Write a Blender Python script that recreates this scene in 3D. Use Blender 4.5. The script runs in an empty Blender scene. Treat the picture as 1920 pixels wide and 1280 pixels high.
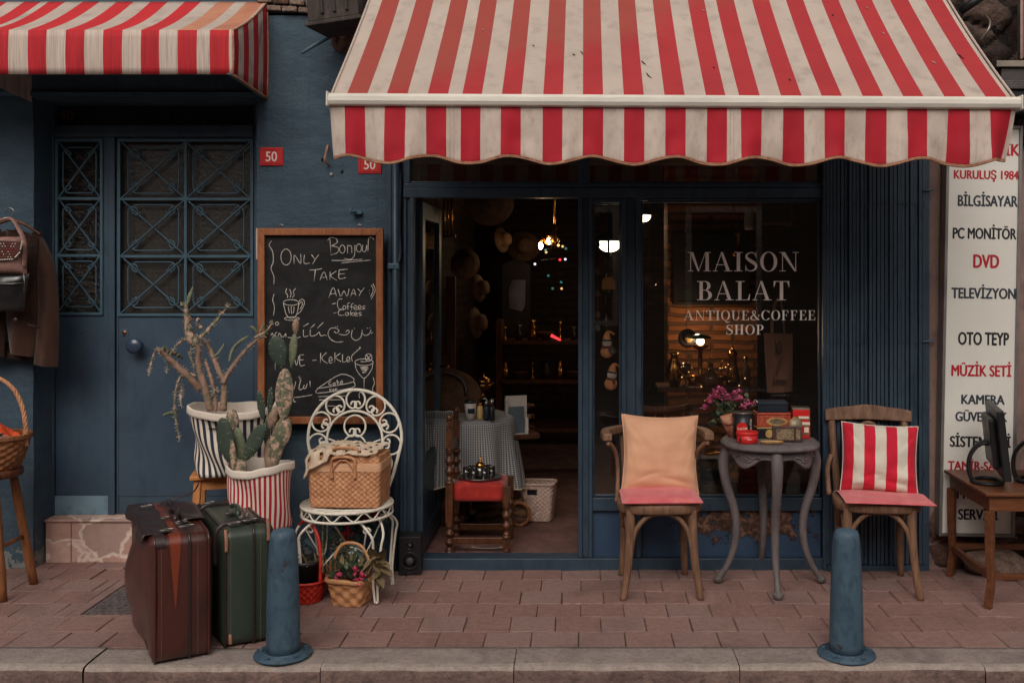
import bpy, bmesh, math, random
from mathutils import Vector, Matrix, Euler, noise
R = math.radians
PI = math.pi
random.seed(7)
sc = bpy.context.scene
COL = sc.collection

# ------------------------------------------------------------------ camera, sky, sun, exposure
F, XV, YV, CH, CY = 1867.0, 1088.0, 510.0, 1.57, -5.28      # focal length in photo pixels, vanishing point, eye height, eye distance
cd = bpy.data.cameras.new('camera')
cam = bpy.data.objects.new('camera', cd); COL.objects.link(cam)
cam.location = (0, CY, CH); cam.rotation_euler = (R(90), 0, 0)
cd.sensor_width = 36; cd.lens = 36 * F / 1920
cd.shift_x = -(XV - 960) / 1920; cd.shift_y = -(640 - YV) / 1920
cd.clip_start = .05; cd.clip_end = 400
sc.camera = cam

w = bpy.data.worlds.new('World'); sc.world = w; w.use_nodes = True
nt = w.node_tree; bg = nt.nodes['Background']
sky = nt.nodes.new('ShaderNodeTexSky'); sky.sky_type = 'NISHITA'; sky.sun_disc = False
sky.sun_elevation = R(43); sky.sun_rotation = R(180); sky.air_density = 1.0; sky.dust_density = 4.0
hs = nt.nodes.new('ShaderNodeHueSaturation'); hs.inputs['Saturation'].default_value = .22
tint = nt.nodes.new('ShaderNodeMixRGB'); tint.blend_type = 'MULTIPLY'; tint.inputs[0].default_value = 1
tint.inputs[2].default_value = (1.0, .93, .87, 1)
nt.links.new(sky.outputs[0], hs.inputs['Color']); nt.links.new(hs.outputs[0], tint.inputs[1]); nt.links.new(tint.outputs[0], bg.inputs[0])
bg.inputs[1].default_value = .11

sd = bpy.data.lights.new('sun', 'SUN'); sd.energy = .78; sd.angle = R(38); sd.color = (1, .94, .87)
so = bpy.data.objects.new('sun', sd); COL.objects.link(so); so.rotation_euler = (R(47), 0, R(-18)); so.location = (0, -6, 9)

sc.view_settings.view_transform = 'Standard'; sc.view_settings.look = 'None'
sc.view_settings.gamma = 1; sc.view_settings.exposure = 0.16
try:
    sc.cycles.use_denoising = True; sc.cycles.max_bounces = 8; sc.cycles.transparent_max_bounces = 12
    sc.cycles.sample_clamp_indirect = 4
except Exception: pass

# ------------------------------------------------------------------ pixel helpers (a measured picture point at a known distance from the eye)
def W(px, py, d): return Vector(((px - XV) * d / F, d + CY, CH - (py - YV) * d / F))
def G(px, py):
    d = F * CH / (py - YV); return Vector(((px - XV) * d / F, d + CY, 0))
def Xp(px, d=5.28): return (px - XV) * d / F
def Zp(py, d=5.28): return CH - (py - YV) * d / F

# ------------------------------------------------------------------ object helpers
def tag(o, label=None, cat=None, group=None, kind=None):
    if label: o['label'] = label
    if cat: o['category'] = cat
    if group: o['group'] = group
    if kind: o['kind'] = kind
    return o
def thing(name, label, cat, loc=(0, 0, 0), group=None):
    o = bpy.data.objects.new(name, None); COL.objects.link(o); o.location = loc
    o.empty_display_size = .05
    return tag(o, label, cat, group)
def origin_of(o):
    while o.parent: o = o.parent
    return o.location.copy()
def copy_tree(o, parent=None):
    c = o.copy(); COL.objects.link(c); c.parent = parent
    for ch in list(o.children): copy_tree(ch, c)
    return c

class MB:
    def __init__(s): s.v = []; s.f = []; s.m = []; s.sm = []; s.uv = []; s.M = Matrix.Identity(4)
    def add(s, vs, fs, mi=0, smooth=False, uv=None):
        b = len(s.v)
        s.v += [s.M @ Vector(p) for p in vs]
        s.uv += uv if uv else [(0, 0)] * len(vs)
        for k, f in enumerate(fs):
            s.f.append([b + i for i in f]); s.m.append(mi[k] if isinstance(mi, list) else mi); s.sm.append(smooth)
        return s
    def box(s, x0, x1, y0, y1, z0, z1, mi=0):
        vs = [(x, y, z) for z in (z0, z1) for y in (y0, y1) for x in (x0, x1)]
        return s.add(vs, [(0, 2, 3, 1), (4, 5, 7, 6), (0, 1, 5, 4), (2, 6, 7, 3), (0, 4, 6, 2), (1, 3, 7, 5)], mi)
    def cbox(s, c, size, mi=0, rot=None):
        old = s.M
        s.M = s.M @ Matrix.Translation(Vector(c)) @ (Euler(rot).to_matrix().to_4x4() if rot else Matrix.Identity(4))
        a, b, d = [q / 2 for q in size]; s.box(-a, a, -b, b, -d, d, mi); s.M = old
        return s
    def bar(s, a, b, wx, wy, mi=0, up=(0, 0, 1)):
        a = Vector(a); b = Vector(b); t = (b - a).normalized(); u = Vector(up)
        if abs(t.dot(u)) > .95: u = Vector((0, 1, 0))
        x = t.cross(u).normalized(); y = x.cross(t).normalized()
        vs = [p + x * i * wx / 2 + y * j * wy / 2 for p in (a, b) for i, j in ((-1, -1), (1, -1), (1, 1), (-1, 1))]
        return s.add(vs, [(0, 1, 2, 3), (7, 6, 5, 4), (0, 4, 5, 1), (1, 5, 6, 2), (2, 6, 7, 3), (3, 7, 4, 0)], mi)
    def tube(s, pts, r, n=8, closed=False, mi=0, sx=1.0, sy=1.0, up=None, smooth=True):
        P = [Vector(p) for p in pts]; k = len(P)
        rr = r if isinstance(r, (list, tuple)) else [r] * k
        vs = []; fs = []; prev = None
        for i in range(k):
            a = P[(i - 1) % k] if (closed or i) else P[0]; b = P[(i + 1) % k] if (closed or i < k - 1) else P[-1]
            t = b - a; t = t.normalized() if t.length > 1e-9 else Vector((0, 0, 1))
            if prev is None:
                u = Vector(up) if up else (Vector((0, 0, 1)) if abs(t.z) < .9 else Vector((0, 1, 0)))
                x = t.cross(u).normalized()
            else:
                x = prev - t * prev.dot(t); x = x.normalized() if x.length > 1e-6 else t.orthogonal().normalized()
            prev = x; y = t.cross(x)
            for j in range(n):
                c = 2 * PI * j / n; vs.append(P[i] + x * math.cos(c) * rr[i] * sx + y * math.sin(c) * rr[i] * sy)
        for i in range(k if closed else k - 1):
            for j in range(n):
                i2 = (i + 1) % k; j2 = (j + 1) % n
                fs.append((i * n + j, i * n + j2, i2 * n + j2, i2 * n + j))
        if not closed: fs += [tuple(reversed(range(n))), tuple((k - 1) * n + j for j in range(n))]
        return s.add(vs, fs, mi, smooth)
    def lathe(s, prof, n=24, c=(0, 0, 0), mi=0, smooth=True, wob=None, mis=None, ex=1.0, ey=1.0):
        vs = []; fs = []; ms = []; k = len(prof); c = Vector(c)
        for i, (r, z) in enumerate(prof):
            for j in range(n):
                a = 2 * PI * j / n; q = r * (wob(a, i / (k - 1)) if wob else 1)
                vs.append(c + Vector((q * math.cos(a) * ex, q * math.sin(a) * ey, z)))
        for i in range(k - 1):
            for j in range(n):
                j2 = (j + 1) % n; fs.append((i * n + j, i * n + j2, (i + 1) * n + j2, (i + 1) * n + j)); ms.append(mis(j, i) if mis else mi)
        if prof[0][0] > 1e-4: fs.append(tuple(reversed(range(n)))); ms.append(mi)
        if prof[-1][0] > 1e-4: fs.append(tuple((k - 1) * n + j for j in range(n))); ms.append(mi)
        return s.add(vs, fs, ms, smooth)
    def grid(s, fn, nu, nv, mi=0, smooth=True, mf=None, flip=False):
        vs = []; uv = []; fs = []; ms = []
        for j in range(nv + 1):
            for i in range(nu + 1):
                u, v = i / nu, j / nv; vs.append(fn(u, v)); uv.append((u, v))
        for j in range(nv):
            for i in range(nu):
                a = j * (nu + 1) + i; q = (a, a + 1, a + nu + 2, a + nu + 1)
                fs.append(tuple(reversed(q)) if flip else q); ms.append(mf(i, j) if mf else mi)
        return s.add(vs, fs, ms, smooth, uv)
    def ell(s, c, r, n=12, mi=0, rot=None, fn=None):
        M = Matrix.Translation(Vector(c)) @ (Euler(rot).to_matrix().to_4x4() if rot else Matrix.Identity(4))
        vs = []; fs = []; h = max(4, n // 2 + 1)
        for i in range(h + 1):
            th = PI * i / h
            for j in range(n):
                a = 2 * PI * j / n; p = Vector((r[0] * math.sin(th) * math.cos(a), r[1] * math.sin(th) * math.sin(a), r[2] * math.cos(th)))
                if fn: p = fn(p)
                vs.append(M @ p)
        for i in range(h):
            for j in range(n):
                j2 = (j + 1) % n; fs.append((i * n + j, (i + 1) * n + j, (i + 1) * n + j2, i * n + j2))
        return s.add(vs, fs, mi, True)
    def prism(s, poly, y0, y1, mi=0):
        """outline in the XZ plane pushed from y0 to y1"""
        k = len(poly); vs = [(x, y0, z) for x, z in poly] + [(x, y1, z) for x, z in poly]
        fs = [tuple(range(k)), tuple(reversed(range(k, 2 * k)))] + [(i, i + k, (i + 1) % k + k, (i + 1) % k) for i in range(k)]
        return s.add(vs, fs, mi)
    def build(s, name, mats, parent=None, org=None, bevel=0, seg=2, sub=0, solid=0, uvscale=(1, 1)):
        if not isinstance(mats, (list, tuple)): mats = [mats]
        o0 = Vector(org) if org is not None else (origin_of(parent) if parent else Vector((0, 0, 0)))
        me = bpy.data.meshes.new(name); me.from_pydata([p - o0 for p in s.v], [], s.f)
        for m in mats: me.materials.append(m)
        me.polygons.foreach_set('material_index', s.m); me.polygons.foreach_set('use_smooth', s.sm)
        ul = me.uv_layers.new(name='UVMap')
        for l in me.loops: q = s.uv[l.vertex_index]; ul.data[l.index].uv = (q[0] * uvscale[0], q[1] * uvscale[1])
        bm = bmesh.new(); bm.from_mesh(me); bmesh.ops.recalc_face_normals(bm, faces=bm.faces); bm.to_mesh(me); bm.free()
        o = bpy.data.objects.new(name, me); COL.objects.link(o)
        if parent: o.parent = parent
        else: o.location = o0
        if solid: q = o.modifiers.new('solid', 'SOLIDIFY'); q.thickness = solid; q.offset = 0
        if bevel:
            q = o.modifiers.new('bevel', 'BEVEL'); q.width = bevel; q.segments = seg; q.limit_method = 'ANGLE'; q.angle_limit = R(40); q.harden_normals = False
            for p in me.polygons: pass
        if sub: q = o.modifiers.new('sub', 'SUBSURF'); q.levels = sub; q.render_levels = sub
        return o

def catmull(pts, k=6, closed=False):
    P = [Vector(p) for p in pts]; n = len(P); out = []
    for i in range(n if closed else n - 1):
        a = P[(i - 1) % n] if closed or i else P[0]; b = P[i]; c = P[(i + 1) % n]; d = P[(i + 2) % n] if closed or i < n - 2 else P[-1]
        for j in range(k):
            t = j / k
            out.append(.5 * ((2 * b) + (c - a) * t + (2 * a - 5 * b + 4 * c - d) * t * t + (3 * b - a - 3 * c + d) * t ** 3))
    if not closed: out.append(P[-1])
    return out
def smooth_r(rs, k=6):
    out = []
    for a, b in zip(rs, rs[1:]): out += [a + (b - a) * j / k for j in range(k)]
    return out + [rs[-1]]

# ------------------------------------------------------------------ materials
def L(r, g, b):
    f = lambda c: (c / 12.92 if c <= .04045 else ((c + .055) / 1.055) ** 2.4)
    return (f(r / 255), f(g / 255), f(b / 255))
class NM:
    def __init__(s, name):
        s.m = bpy.data.materials.new(name); s.m.use_nodes = True; s.t = s.m.node_tree; s.n = s.t.nodes; s.l = s.t.links
        s.b = s.n['Principled BSDF']; s.tc = s.n.new('ShaderNodeTexCoord')
    def node(s, t, **k):
        q = s.n.new(t)
        for a, b in k.items(): setattr(q, a, b)
        return q
    def link(s, a, b): s.l.new(a, b)
    def mapping(s, scale=(1, 1, 1), rot=(0, 0, 0), out='Object', loc=(0, 0, 0)):
        q = s.node('ShaderNodeMapping'); q.inputs['Scale'].default_value = scale; q.inputs['Rotation'].default_value = rot; q.inputs['Location'].default_value = loc
        s.link(s.tc.outputs[out], q.inputs[0]); return q.outputs[0]
    def noise(s, scale=5, detail=6, vec=None, rough=.6, dist=0):
        q = s.node('ShaderNodeTexNoise'); q.inputs['Scale'].default_value = scale; q.inputs['Detail'].default_value = detail; q.inputs['Roughness'].default_value = rough
        q.inputs['Distortion'].default_value = dist
        s.link(vec if vec else s.tc.outputs['Object'], q.inputs['Vector']); return q.outputs[0]
    def ramp(s, fac, stops):
        q = s.node('ShaderNodeValToRGB'); e = q.color_ramp.elements
        while len(e) < len(stops): e.new(.5)
        for el, (p, c) in zip(e, stops): el.position = p; el.color = (*c, 1) if len(c) == 3 else c
        s.link(fac, q.inputs[0]); return q.outputs[0]
    def mix(s, fac, a, b, bt='MIX'):
        q = s.node('ShaderNodeMixRGB'); q.blend_type = bt
        for i, x in ((0, fac), (1, a), (2, b)):
            if isinstance(x, (int, float)): q.inputs[i].default_value = x
            elif isinstance(x, tuple): q.inputs[i].default_value = (*x[:3], 1)
            else: s.link(x, q.inputs[i])
        return q.outputs[0]
    def math(s, op, a, b=0.0):
        q = s.node('ShaderNodeMath'); q.operation = op
        for i, x in ((0, a), (1, b)):
            if isinstance(x, (int, float)): q.inputs[i].default_value = x
            else: s.link(x, q.inputs[i])
        return q.outputs[0]
    def bump(s, h, strength=.3, dist=.01):
        q = s.node('ShaderNodeBump'); q.inputs['Strength'].default_value = strength; q.inputs['Distance'].default_value = dist
        s.link(h, q.inputs['Height'])
        if s.b.inputs['Normal'].is_linked: s.link(s.b.inputs['Normal'].links[0].from_socket, q.inputs['Normal'])
        s.link(q.outputs[0], s.b.inputs['Normal'])
    def col(s, c):
        if isinstance(c, tuple): s.b.inputs['Base Color'].default_value = (*c[:3], 1)
        else: s.link(c, s.b.inputs['Base Color'])
    def set(s, rough=.6, metal=0, spec=.5, coat=0, sheen=0):
        s.b.inputs['Roughness'].default_value = rough; s.b.inputs['Metallic'].default_value = metal
        s.b.inputs['Specular IOR Level'].default_value = spec; s.b.inputs['Coat Weight'].default_value = coat; s.b.inputs['Sheen Weight'].default_value = sheen
        return s

def mk(name, a, b=None, c=None, scale=6, stretch=(1, 1, 1), rough=.6, metal=0, spec=.4, bump=.2, bscale=60, bdist=.004, lo=.35, hi=.65, rvar=.15, coat=0, sheen=0, detail=6, chip=None, chipscale=9, chiplo=.66, stain=None):
    """a surface whose colour wanders between a and b, with fine relief, uneven gloss and, where asked, chips of another colour"""
    q = NM(name); q.set(rough, metal, spec, coat, sheen)
    b = b or tuple(x * .75 for x in a)
    vec = q.mapping(stretch)
    n = q.noise(scale, detail, vec, dist=.3)
    col = q.ramp(n, [(lo, a), (hi, b)])
    if c: col = q.mix(q.ramp(q.noise(scale * 3.1, 5, vec), [(.5, (0, 0, 0)), (.75, (1, 1, 1))]), col, c)
    if chip:
        cn = q.noise(chipscale, 9, None, .7, .4)
        f = q.ramp(cn, [(chiplo, (0, 0, 0)), (chiplo + .025, (1, 1, 1))])
        col = q.mix(f, col, chip)
    if stain:
        sn_ = q.noise(stain[1], 8, None, .68, .8); col = q.mix(q.ramp(sn_, [(.5, (0, 0, 0)), (.72, (.75, .75, .75))]), col, stain[0])
    q.col(col)
    if bump: q.bump(q.noise(bscale, 5, vec), bump, bdist)
    if rvar:
        rr = q.node('ShaderNodeMapRange'); q.link(q.noise(scale * 1.7, 4, vec), rr.inputs[0])
        rr.inputs[3].default_value = max(.03, rough - rvar); rr.inputs[4].default_value = min(1, rough + rvar); q.link(rr.outputs[0], q.b.inputs['Roughness'])
    return q.m

def plaster_blue():
    q = NM('blue_plaster'); q.set(.72, 0, .3)
    big = q.noise(1.3, 8, q.mapping((1, 1, .7)), .65, .5)
    col = q.ramp(big, [(.32, L(56, 73, 88)), (.5, L(63, 82, 96)), (.68, L(76, 95, 107))])
    streak = q.noise(7, 6, q.mapping((.8, 1, 1.3)), .7)
    col = q.mix(q.ramp(streak, [(.45, (0, 0, 0)), (.8, (.6, .6, .6))]), col, L(48, 60, 78))
    drip = q.noise(5, 6, q.mapping((4.5, 1, .18)), .7)
    col = q.mix(q.ramp(drip, [(.56, (0, 0, 0)), (.8, (.6, .6, .6))]), col, L(40, 52, 68))
    worn = q.noise(16, 9, None, .75)
    col = q.mix(q.ramp(worn, [(.68, (0, 0, 0)), (.74, (.6, .6, .6))]), col, L(92, 110, 120))
    # the paint has flaked off low down, where feet and rain reach
    sep = q.node('ShaderNodeSeparateXYZ'); q.link(q.tc.outputs['Object'], sep.inputs[0])
    low = q.math('SUBTRACT', .33, sep.outputs[2]); low = q.math('MULTIPLY', low, 1.1)
    fl = q.math('ADD', q.noise(11, 9, None, .7, .6), low)
    col = q.mix(q.ramp(fl, [(.78, (0, 0, 0)), (.81, (1, 1, 1))]), col, L(128, 132, 128))
    q.col(col)
    q.bump(q.noise(9, 9, q.mapping((.8, 1, 1.2)), .62), .8, .02)
    q.bump(q.noise(75, 4), .25, .003)
    vo = q.node('ShaderNodeTexVoronoi', feature='DISTANCE_TO_EDGE'); vo.inputs['Scale'].default_value = 1.5
    wv = q.node('ShaderNodeVectorMath', operation='ADD'); nz = q.node('ShaderNodeTexNoise'); nz.inputs['Scale'].default_value = 5; nz.inputs['Detail'].default_value = 8
    q.link(q.tc.outputs['Object'], nz.inputs[0]); q.link(q.tc.outputs['Object'], wv.inputs[0])
    sc_ = q.node('ShaderNodeVectorMath', operation='SCALE'); sc_.inputs[3].default_value = .5; q.link(nz.outputs[1], sc_.inputs[0]); q.link(sc_.outputs[0], wv.inputs[1]); q.link(wv.outputs[0], vo.inputs[0])
    q.bump(q.ramp(vo.outputs[0], [(0, (0, 0, 0)), (.008, (1, 1, 1))]), .35, .006)
    return q.m
def brick(name, a, b, mortar, sc_=1.0, axes='XZ', row=.07, w_=.22, bump=.9, ms=.012):
    q = NM(name); q.set(.85, 0, .25)
    sep = q.node('ShaderNodeSeparateXYZ'); q.link(q.tc.outputs['Object'], sep.inputs[0])
    cmb = q.node('ShaderNodeCombineXYZ'); q.link(sep.outputs['XYZ'.index(axes[0])], cmb.inputs[0]); q.link(sep.outputs['XYZ'.index(axes[1])], cmb.inputs[1])
    nz = q.node('ShaderNodeTexNoise'); nz.inputs['Scale'].default_value = 6; q.link(q.tc.outputs['Object'], nz.inputs[0])
    ad = q.node('ShaderNodeVectorMath', operation='MULTIPLY_ADD'); ad.inputs[1].default_value = (.035, .035, .035); q.link(nz.outputs[1], ad.inputs[0]); q.link(cmb.outputs[0], ad.inputs[2])
    bt = q.node('ShaderNodeTexBrick'); q.link(ad.outputs[0], bt.inputs[0])
    bt.inputs['Color1'].default_value = (*a, 1); bt.inputs['Color2'].default_value = (*b, 1); bt.inputs['Mortar'].default_value = (*mortar, 1)
    bt.inputs['Scale'].default_value = sc_; bt.inputs['Row Height'].default_value = row; bt.inputs['Brick Width'].default_value = w_; bt.inputs['Mortar Size'].default_value = ms; bt.inputs['Mortar Smooth'].default_value = .4
    col = q.mix(q.ramp(q.noise(9, 7), [(.4, (0, 0, 0)), (.75, (.8, .8, .8))]), bt.outputs[0], tuple(x * .45 for x in a))
    q.col(col); h = q.math('SUBTRACT', q.math('MULTIPLY', q.noise(25, 7), .5), bt.outputs[1]); q.bump(h, bump, .02)
    return q.m
def glass(name, tintc=(1, 1, 1), refl=1.0, rough=.02, dust=.03):
    q = NM(name); n = q.n; n.remove(q.b)
    out = n['Material Output']
    fr = q.node('ShaderNodeFresnel'); fr.inputs[0].default_value = 1.5
    tr = q.node('ShaderNodeBsdfTransparent'); tr.inputs[0].default_value = (*tintc, 1)
    gl = q.node('ShaderNodeBsdfGlossy'); gl.inputs['Roughness'].default_value = rough
    fac = q.math('MULTIPLY', fr.outputs[0], refl)
    ms = q.node('ShaderNodeMixShader'); q.link(fac, ms.inputs[0]); q.link(tr.outputs[0], ms.inputs[1]); q.link(gl.outputs[0], ms.inputs[2])
    df = q.node('ShaderNodeBsdfDiffuse'); df.inputs[0].default_value = (.35, .31, .28, 1)
    m2 = q.node('ShaderNodeMixShader')
    q.link(q.math('MULTIPLY', q.noise(4, 6), dust), m2.inputs[0]); q.link(ms.outputs[0], m2.inputs[1]); q.link(df.outputs[0], m2.inputs[2])
    q.link(m2.outputs[0], out.inputs[0]); return q.m
def emis(name, c, s):
    q = NM(name); q.col(c); q.b.inputs['Emission Color'].default_value = (*c, 1); q.b.inputs['Emission Strength'].default_value = s; return q.m
def checks(name, a, b, n=1.0):
    """small woven checks from the cloth's own UV (in metres)"""
    q = NM(name); q.set(.85, 0, .2, sheen=.2)
    sep = q.node('ShaderNodeSeparateXYZ'); q.link(q.tc.outputs['UV'], sep.inputs[0])
    u = q.math('LESS_THAN', q.math('FRACT', q.math('MULTIPLY', sep.outputs[0], n)), .5); v = q.math('LESS_THAN', q.math('FRACT', q.math('MULTIPLY', sep.outputs[1], n)), .5)
    s_ = q.math('MULTIPLY', q.math('ADD', u, v), .5)
    q.col(q.mix(s_, a, b)); q.bump(q.noise(300, 2), .2, .002); return q.m
def weave(name, a, b, fx=60, fz=90, bump=.8, rough=.65, coat=0):
    """basket weave: over-and-under strips laid out on the surface's own UV"""
    q = NM(name); q.set(rough, 0, .35, coat)
    sep = q.node('ShaderNodeSeparateXYZ'); q.link(q.tc.outputs['UV'], sep.inputs[0])
    u = q.math('MULTIPLY', sep.outputs[0], fx); v = q.math('MULTIPLY', sep.outputs[1], fz)
    row = q.math('FLOOR', v); ph = q.math('MULTIPLY', q.math('MODULO', row, 2.0), .5)
    su = q.math('ABSOLUTE', q.math('SINE', q.math('MULTIPLY', q.math('ADD', u, ph), PI)))
    sv = q.math('ABSOLUTE', q.math('SINE', q.math('MULTIPLY', v, PI)))
    h = q.math('MULTIPLY', q.math('POWER', su, .6), q.math('POWER', sv, .5))
    n = q.noise(30, 5)
    col = q.mix(n, a, b); col = q.mix(q.ramp(h, [(.12, (.72, .72, .72)), (.42, (0, 0, 0))]), col, tuple(x * .35 for x in b))  # gaps between strips darkened, their shade mixed into the colour
    q.col(col); q.bump(h, bump, .006); return q.m
# ------------------------------------------------------------------ shared materials
M_plaster = plaster_blue()
M_blue = mk('blue_paint', L(46, 63, 79), L(55, 74, 89), L(37, 51, 67), scale=9, stretch=(1, 1, .35), rough=.42, spec=.5, bump=.25, bscale=45, bdist=.003, chip=L(96, 104, 106), chiplo=.69, chipscale=22, stain=(L(32, 44, 58), 3))
M_bluedoor = mk('door_paint', L(55, 72, 89), L(63, 81, 97), L(46, 61, 78), scale=3, stretch=(1, 1, .4), rough=.5, bump=.2, bscale=50, bdist=.003, chip=L(38, 48, 60), chiplo=.66, chipscale=18, stain=(L(42, 56, 74), 2.5))
M_kick = mk('pale_blue_metal', L(122, 150, 164), L(106, 134, 152), L(90, 114, 132), scale=6, rough=.5, bump=.1)
M_iron = mk('blue_iron', L(74, 102, 116), L(62, 88, 104), scale=12, rough=.45, bump=.2, bscale=80, bdist=.002)
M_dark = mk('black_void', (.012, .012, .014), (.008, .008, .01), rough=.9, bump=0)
M_glass = glass('shop_glass', (.88, .86, .84), 1.0, .015, .025)
M_glassd = glass('transom_glass', (.8, .78, .76), 3.2, .02, .05)
M_red = mk('awning_red', L(196, 42, 46), L(178, 34, 42), scale=3, stretch=(1, .4, .4), rough=.78, bump=.15, bscale=180, bdist=.002, chip=L(150, 60, 52), chiplo=.74, chipscale=14)
M_redv = mk('valance_red', L(182, 24, 44), L(164, 20, 38), scale=4, stretch=(1.5, 1, .8), rough=.75, bump=.15, bscale=180, bdist=.002)
M_cream = mk('awning_cream', L(188, 173, 161), L(176, 161, 150), L(160, 146, 136), scale=4, stretch=(1, .8, .8), rough=.8, bump=.15, bscale=180, bdist=.002, chip=L(166, 151, 141), chiplo=.72, chipscale=11)
M_creamdirty = mk('weathered_cream', L(206, 190, 178), L(184, 167, 155), L(132, 116, 109), scale=7, stretch=(13, 1, .25), rough=.8, bump=.15, bscale=150)
M_reddirty = mk('weathered_red', L(190, 34, 44), L(168, 28, 38), L(128, 30, 36), scale=6, stretch=(6, 1, .3), rough=.78, bump=.15, bscale=150)
M_tan = mk('faded_orange_canvas', L(190, 132, 104), L(172, 112, 88), scale=5, rough=.8, bump=.15)
M_white = mk('white_metal', L(226, 220, 208), L(206, 200, 190), scale=7, stretch=(.4, 1, 2), rough=.38, bump=.06, bscale=30)
M_trim = mk('hem_braid', L(186, 138, 110), L(150, 104, 82), scale=40, rough=.8, bump=.3, bscale=200)
M_paver = [mk('paver_' + n, a, b, c, scale=26, rough=.82, spec=.25, bump=.9, bscale=90, bdist=.005, detail=9, stain=(L(106, 86, 81), 2.2)) for n, a, b, c in (
    ('rose', L(150, 119, 111), L(136, 106, 99), L(162, 132, 123)), ('brown', L(144, 112, 104), L(128, 98, 92), L(156, 126, 117)), ('grey', L(146, 119, 112), L(134, 108, 102), L(160, 134, 126)))]
M_sand = mk('joint_sand', L(74, 56, 52), L(56, 42, 40), scale=30, rough=.95, bump=.6, bscale=150)
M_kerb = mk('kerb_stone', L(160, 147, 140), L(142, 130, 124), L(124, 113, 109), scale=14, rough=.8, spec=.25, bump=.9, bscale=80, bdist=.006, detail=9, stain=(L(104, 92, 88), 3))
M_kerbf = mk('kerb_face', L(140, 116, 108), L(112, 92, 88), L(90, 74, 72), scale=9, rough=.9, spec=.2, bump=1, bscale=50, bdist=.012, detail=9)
M_asphalt = mk('granite_setts', L(138, 130, 124), L(112, 106, 102), scale=8, rough=.9, bump=.7, bscale=200)
M_pink = mk('pink_plaster', L(146, 120, 112), L(126, 102, 96), L(104, 86, 82), scale=4, stretch=(1, 1, .5), rough=.85, bump=.5, bscale=40, bdist=.01, chip=L(92, 78, 74), chiplo=.7, chipscale=8)
M_stone = [mk('rubble_' + n, a, b, c, scale=16, rough=.9, spec=.2, bump=1, bscale=70, bdist=.012, detail=9) for n, a, b, c in (
    ('buff', L(150, 128, 114), L(112, 92, 82), L(86, 70, 64)), ('brown', L(112, 84, 72), L(84, 62, 54), L(60, 46, 42)), ('mortar', L(92, 80, 74), L(70, 60, 56), L(52, 44, 42)))]
M_wood = mk('dark_wood', L(112, 66, 40), L(70, 40, 26), L(52, 30, 20), scale=8, stretch=(6, 6, .7), rough=.45, bump=.3, bscale=40)
M_oak = mk('chair_wood', L(140, 106, 82), L(106, 76, 58), L(82, 60, 48), scale=9, stretch=(5, 5, .6), rough=.55, bump=.4, bscale=50, chip=L(172, 130, 104), chiplo=.68, chipscale=20)
M_pine = mk('orange_pine', L(206, 140, 84), L(184, 116, 66), scale=8, stretch=(5, 5, .6), rough=.5, bump=.2)
M_frame = mk('board_frame_wood', L(160, 100, 62), L(134, 78, 46), L(112, 64, 40), scale=10, stretch=(4, 4, .8), rough=.5, bump=.25)
M_wicker = mk('wicker', L(206, 152, 112), L(178, 122, 86), L(150, 98, 66), scale=20, rough=.6, bump=.3, bscale=120)
M_wickerd = mk('brown_wicker', L(168, 112, 72), L(124, 78, 48), L(90, 54, 34), scale=18, rough=.5, bump=.3, bscale=120)
M_blackpl = mk('black_plastic', (.018, .018, .02), (.012, .012, .013), rough=.42, bump=.05, rvar=.08)
M_brass = mk('brass', L(180, 130, 70), L(150, 100, 50), rough=.3, metal=1, bump=.05)
M_steel = mk('steel', L(170, 165, 160), L(130, 126, 124), rough=.32, metal=1, bump=.05)

# ------------------------------------------------------------------ ground: road, kerb, paved sidewalk
m = MB(); m.add([(-60, -60, -.13), (60, -60, -.13), (60, -1.36, -.13), (-60, -1.36, -.13)], [(0, 1, 2, 3)])
tag(m.build('road', M_asphalt), kind='structure')
m = MB(); m.add([(-6, -1.2, -.012), (6, -1.2, -.012), (6, .4, -.012), (-6, .4, -.012)], [(0, 1, 2, 3)])
tag(m.build('sidewalk_bed', M_sand), kind='structure')
rng = random.Random(3)
DX0, DX1, DY0, DY1 = -2.345, -1.83, -.741, -.1905
m = MB()
PW, rows = .201, [-1.108 + .1835 * k for k in range(7)]
for k, y0 in enumerate(rows):
    off = (.10 if k % 2 else 0) + rng.uniform(-.015, .015)
    y1 = rows[k + 1] if k < len(rows) - 1 else .12
    for i in range(-23, 24):
        x0 = i * PW + off; x1 = x0 + PW
        g = .0008 + rng.random() ** 3 * .0024; dz = rng.uniform(-.0016, .0016); tx = rng.uniform(-.002, .002); ty = rng.uniform(-.0016, .0016)
        a, b, c, d = x0 + g, x1 - g, y0 + .0009, y1 - .0009
        if 2 <= k <= 4 and b > DX0 and a < DX1:      # leave room for the drain cover
            if a < DX0 - .02: b = DX0 - .002
            elif b > DX1 + .02: a = DX1 + .002
            else: continue
        e = .003; j = lambda: rng.uniform(-.0012, .0012)
        top = [(a + e + j(), c + e + j(), dz - tx - ty), (b - e + j(), c + e + j(), dz + tx - ty), (b - e + j(), d - e + j(), dz + tx + ty), (a + e + j(), d - e + j(), dz - tx + ty)]
        mid = [(a, c, dz - .004), (b, c, dz - .004), (b, d, dz - .004), (a, d, dz - .004)]
        low = [(a, c, -.02), (b, c, -.02), (b, d, -.02), (a, d, -.02)]
        fs = [(0, 1, 2, 3)] + [(4 + q, 4 + (q + 1) % 4, (q + 1) % 4, q) for q in range(4)] + [(8 + q, 8 + (q + 1) % 4, 4 + (q + 1) % 4, 4 + q) for q in range(4)]
        m.add(top + mid + low, fs, rng.randrange(3))
tag(m.build('sidewalk', M_paver), kind='structure')
m = MB(); x = -4.6
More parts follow.
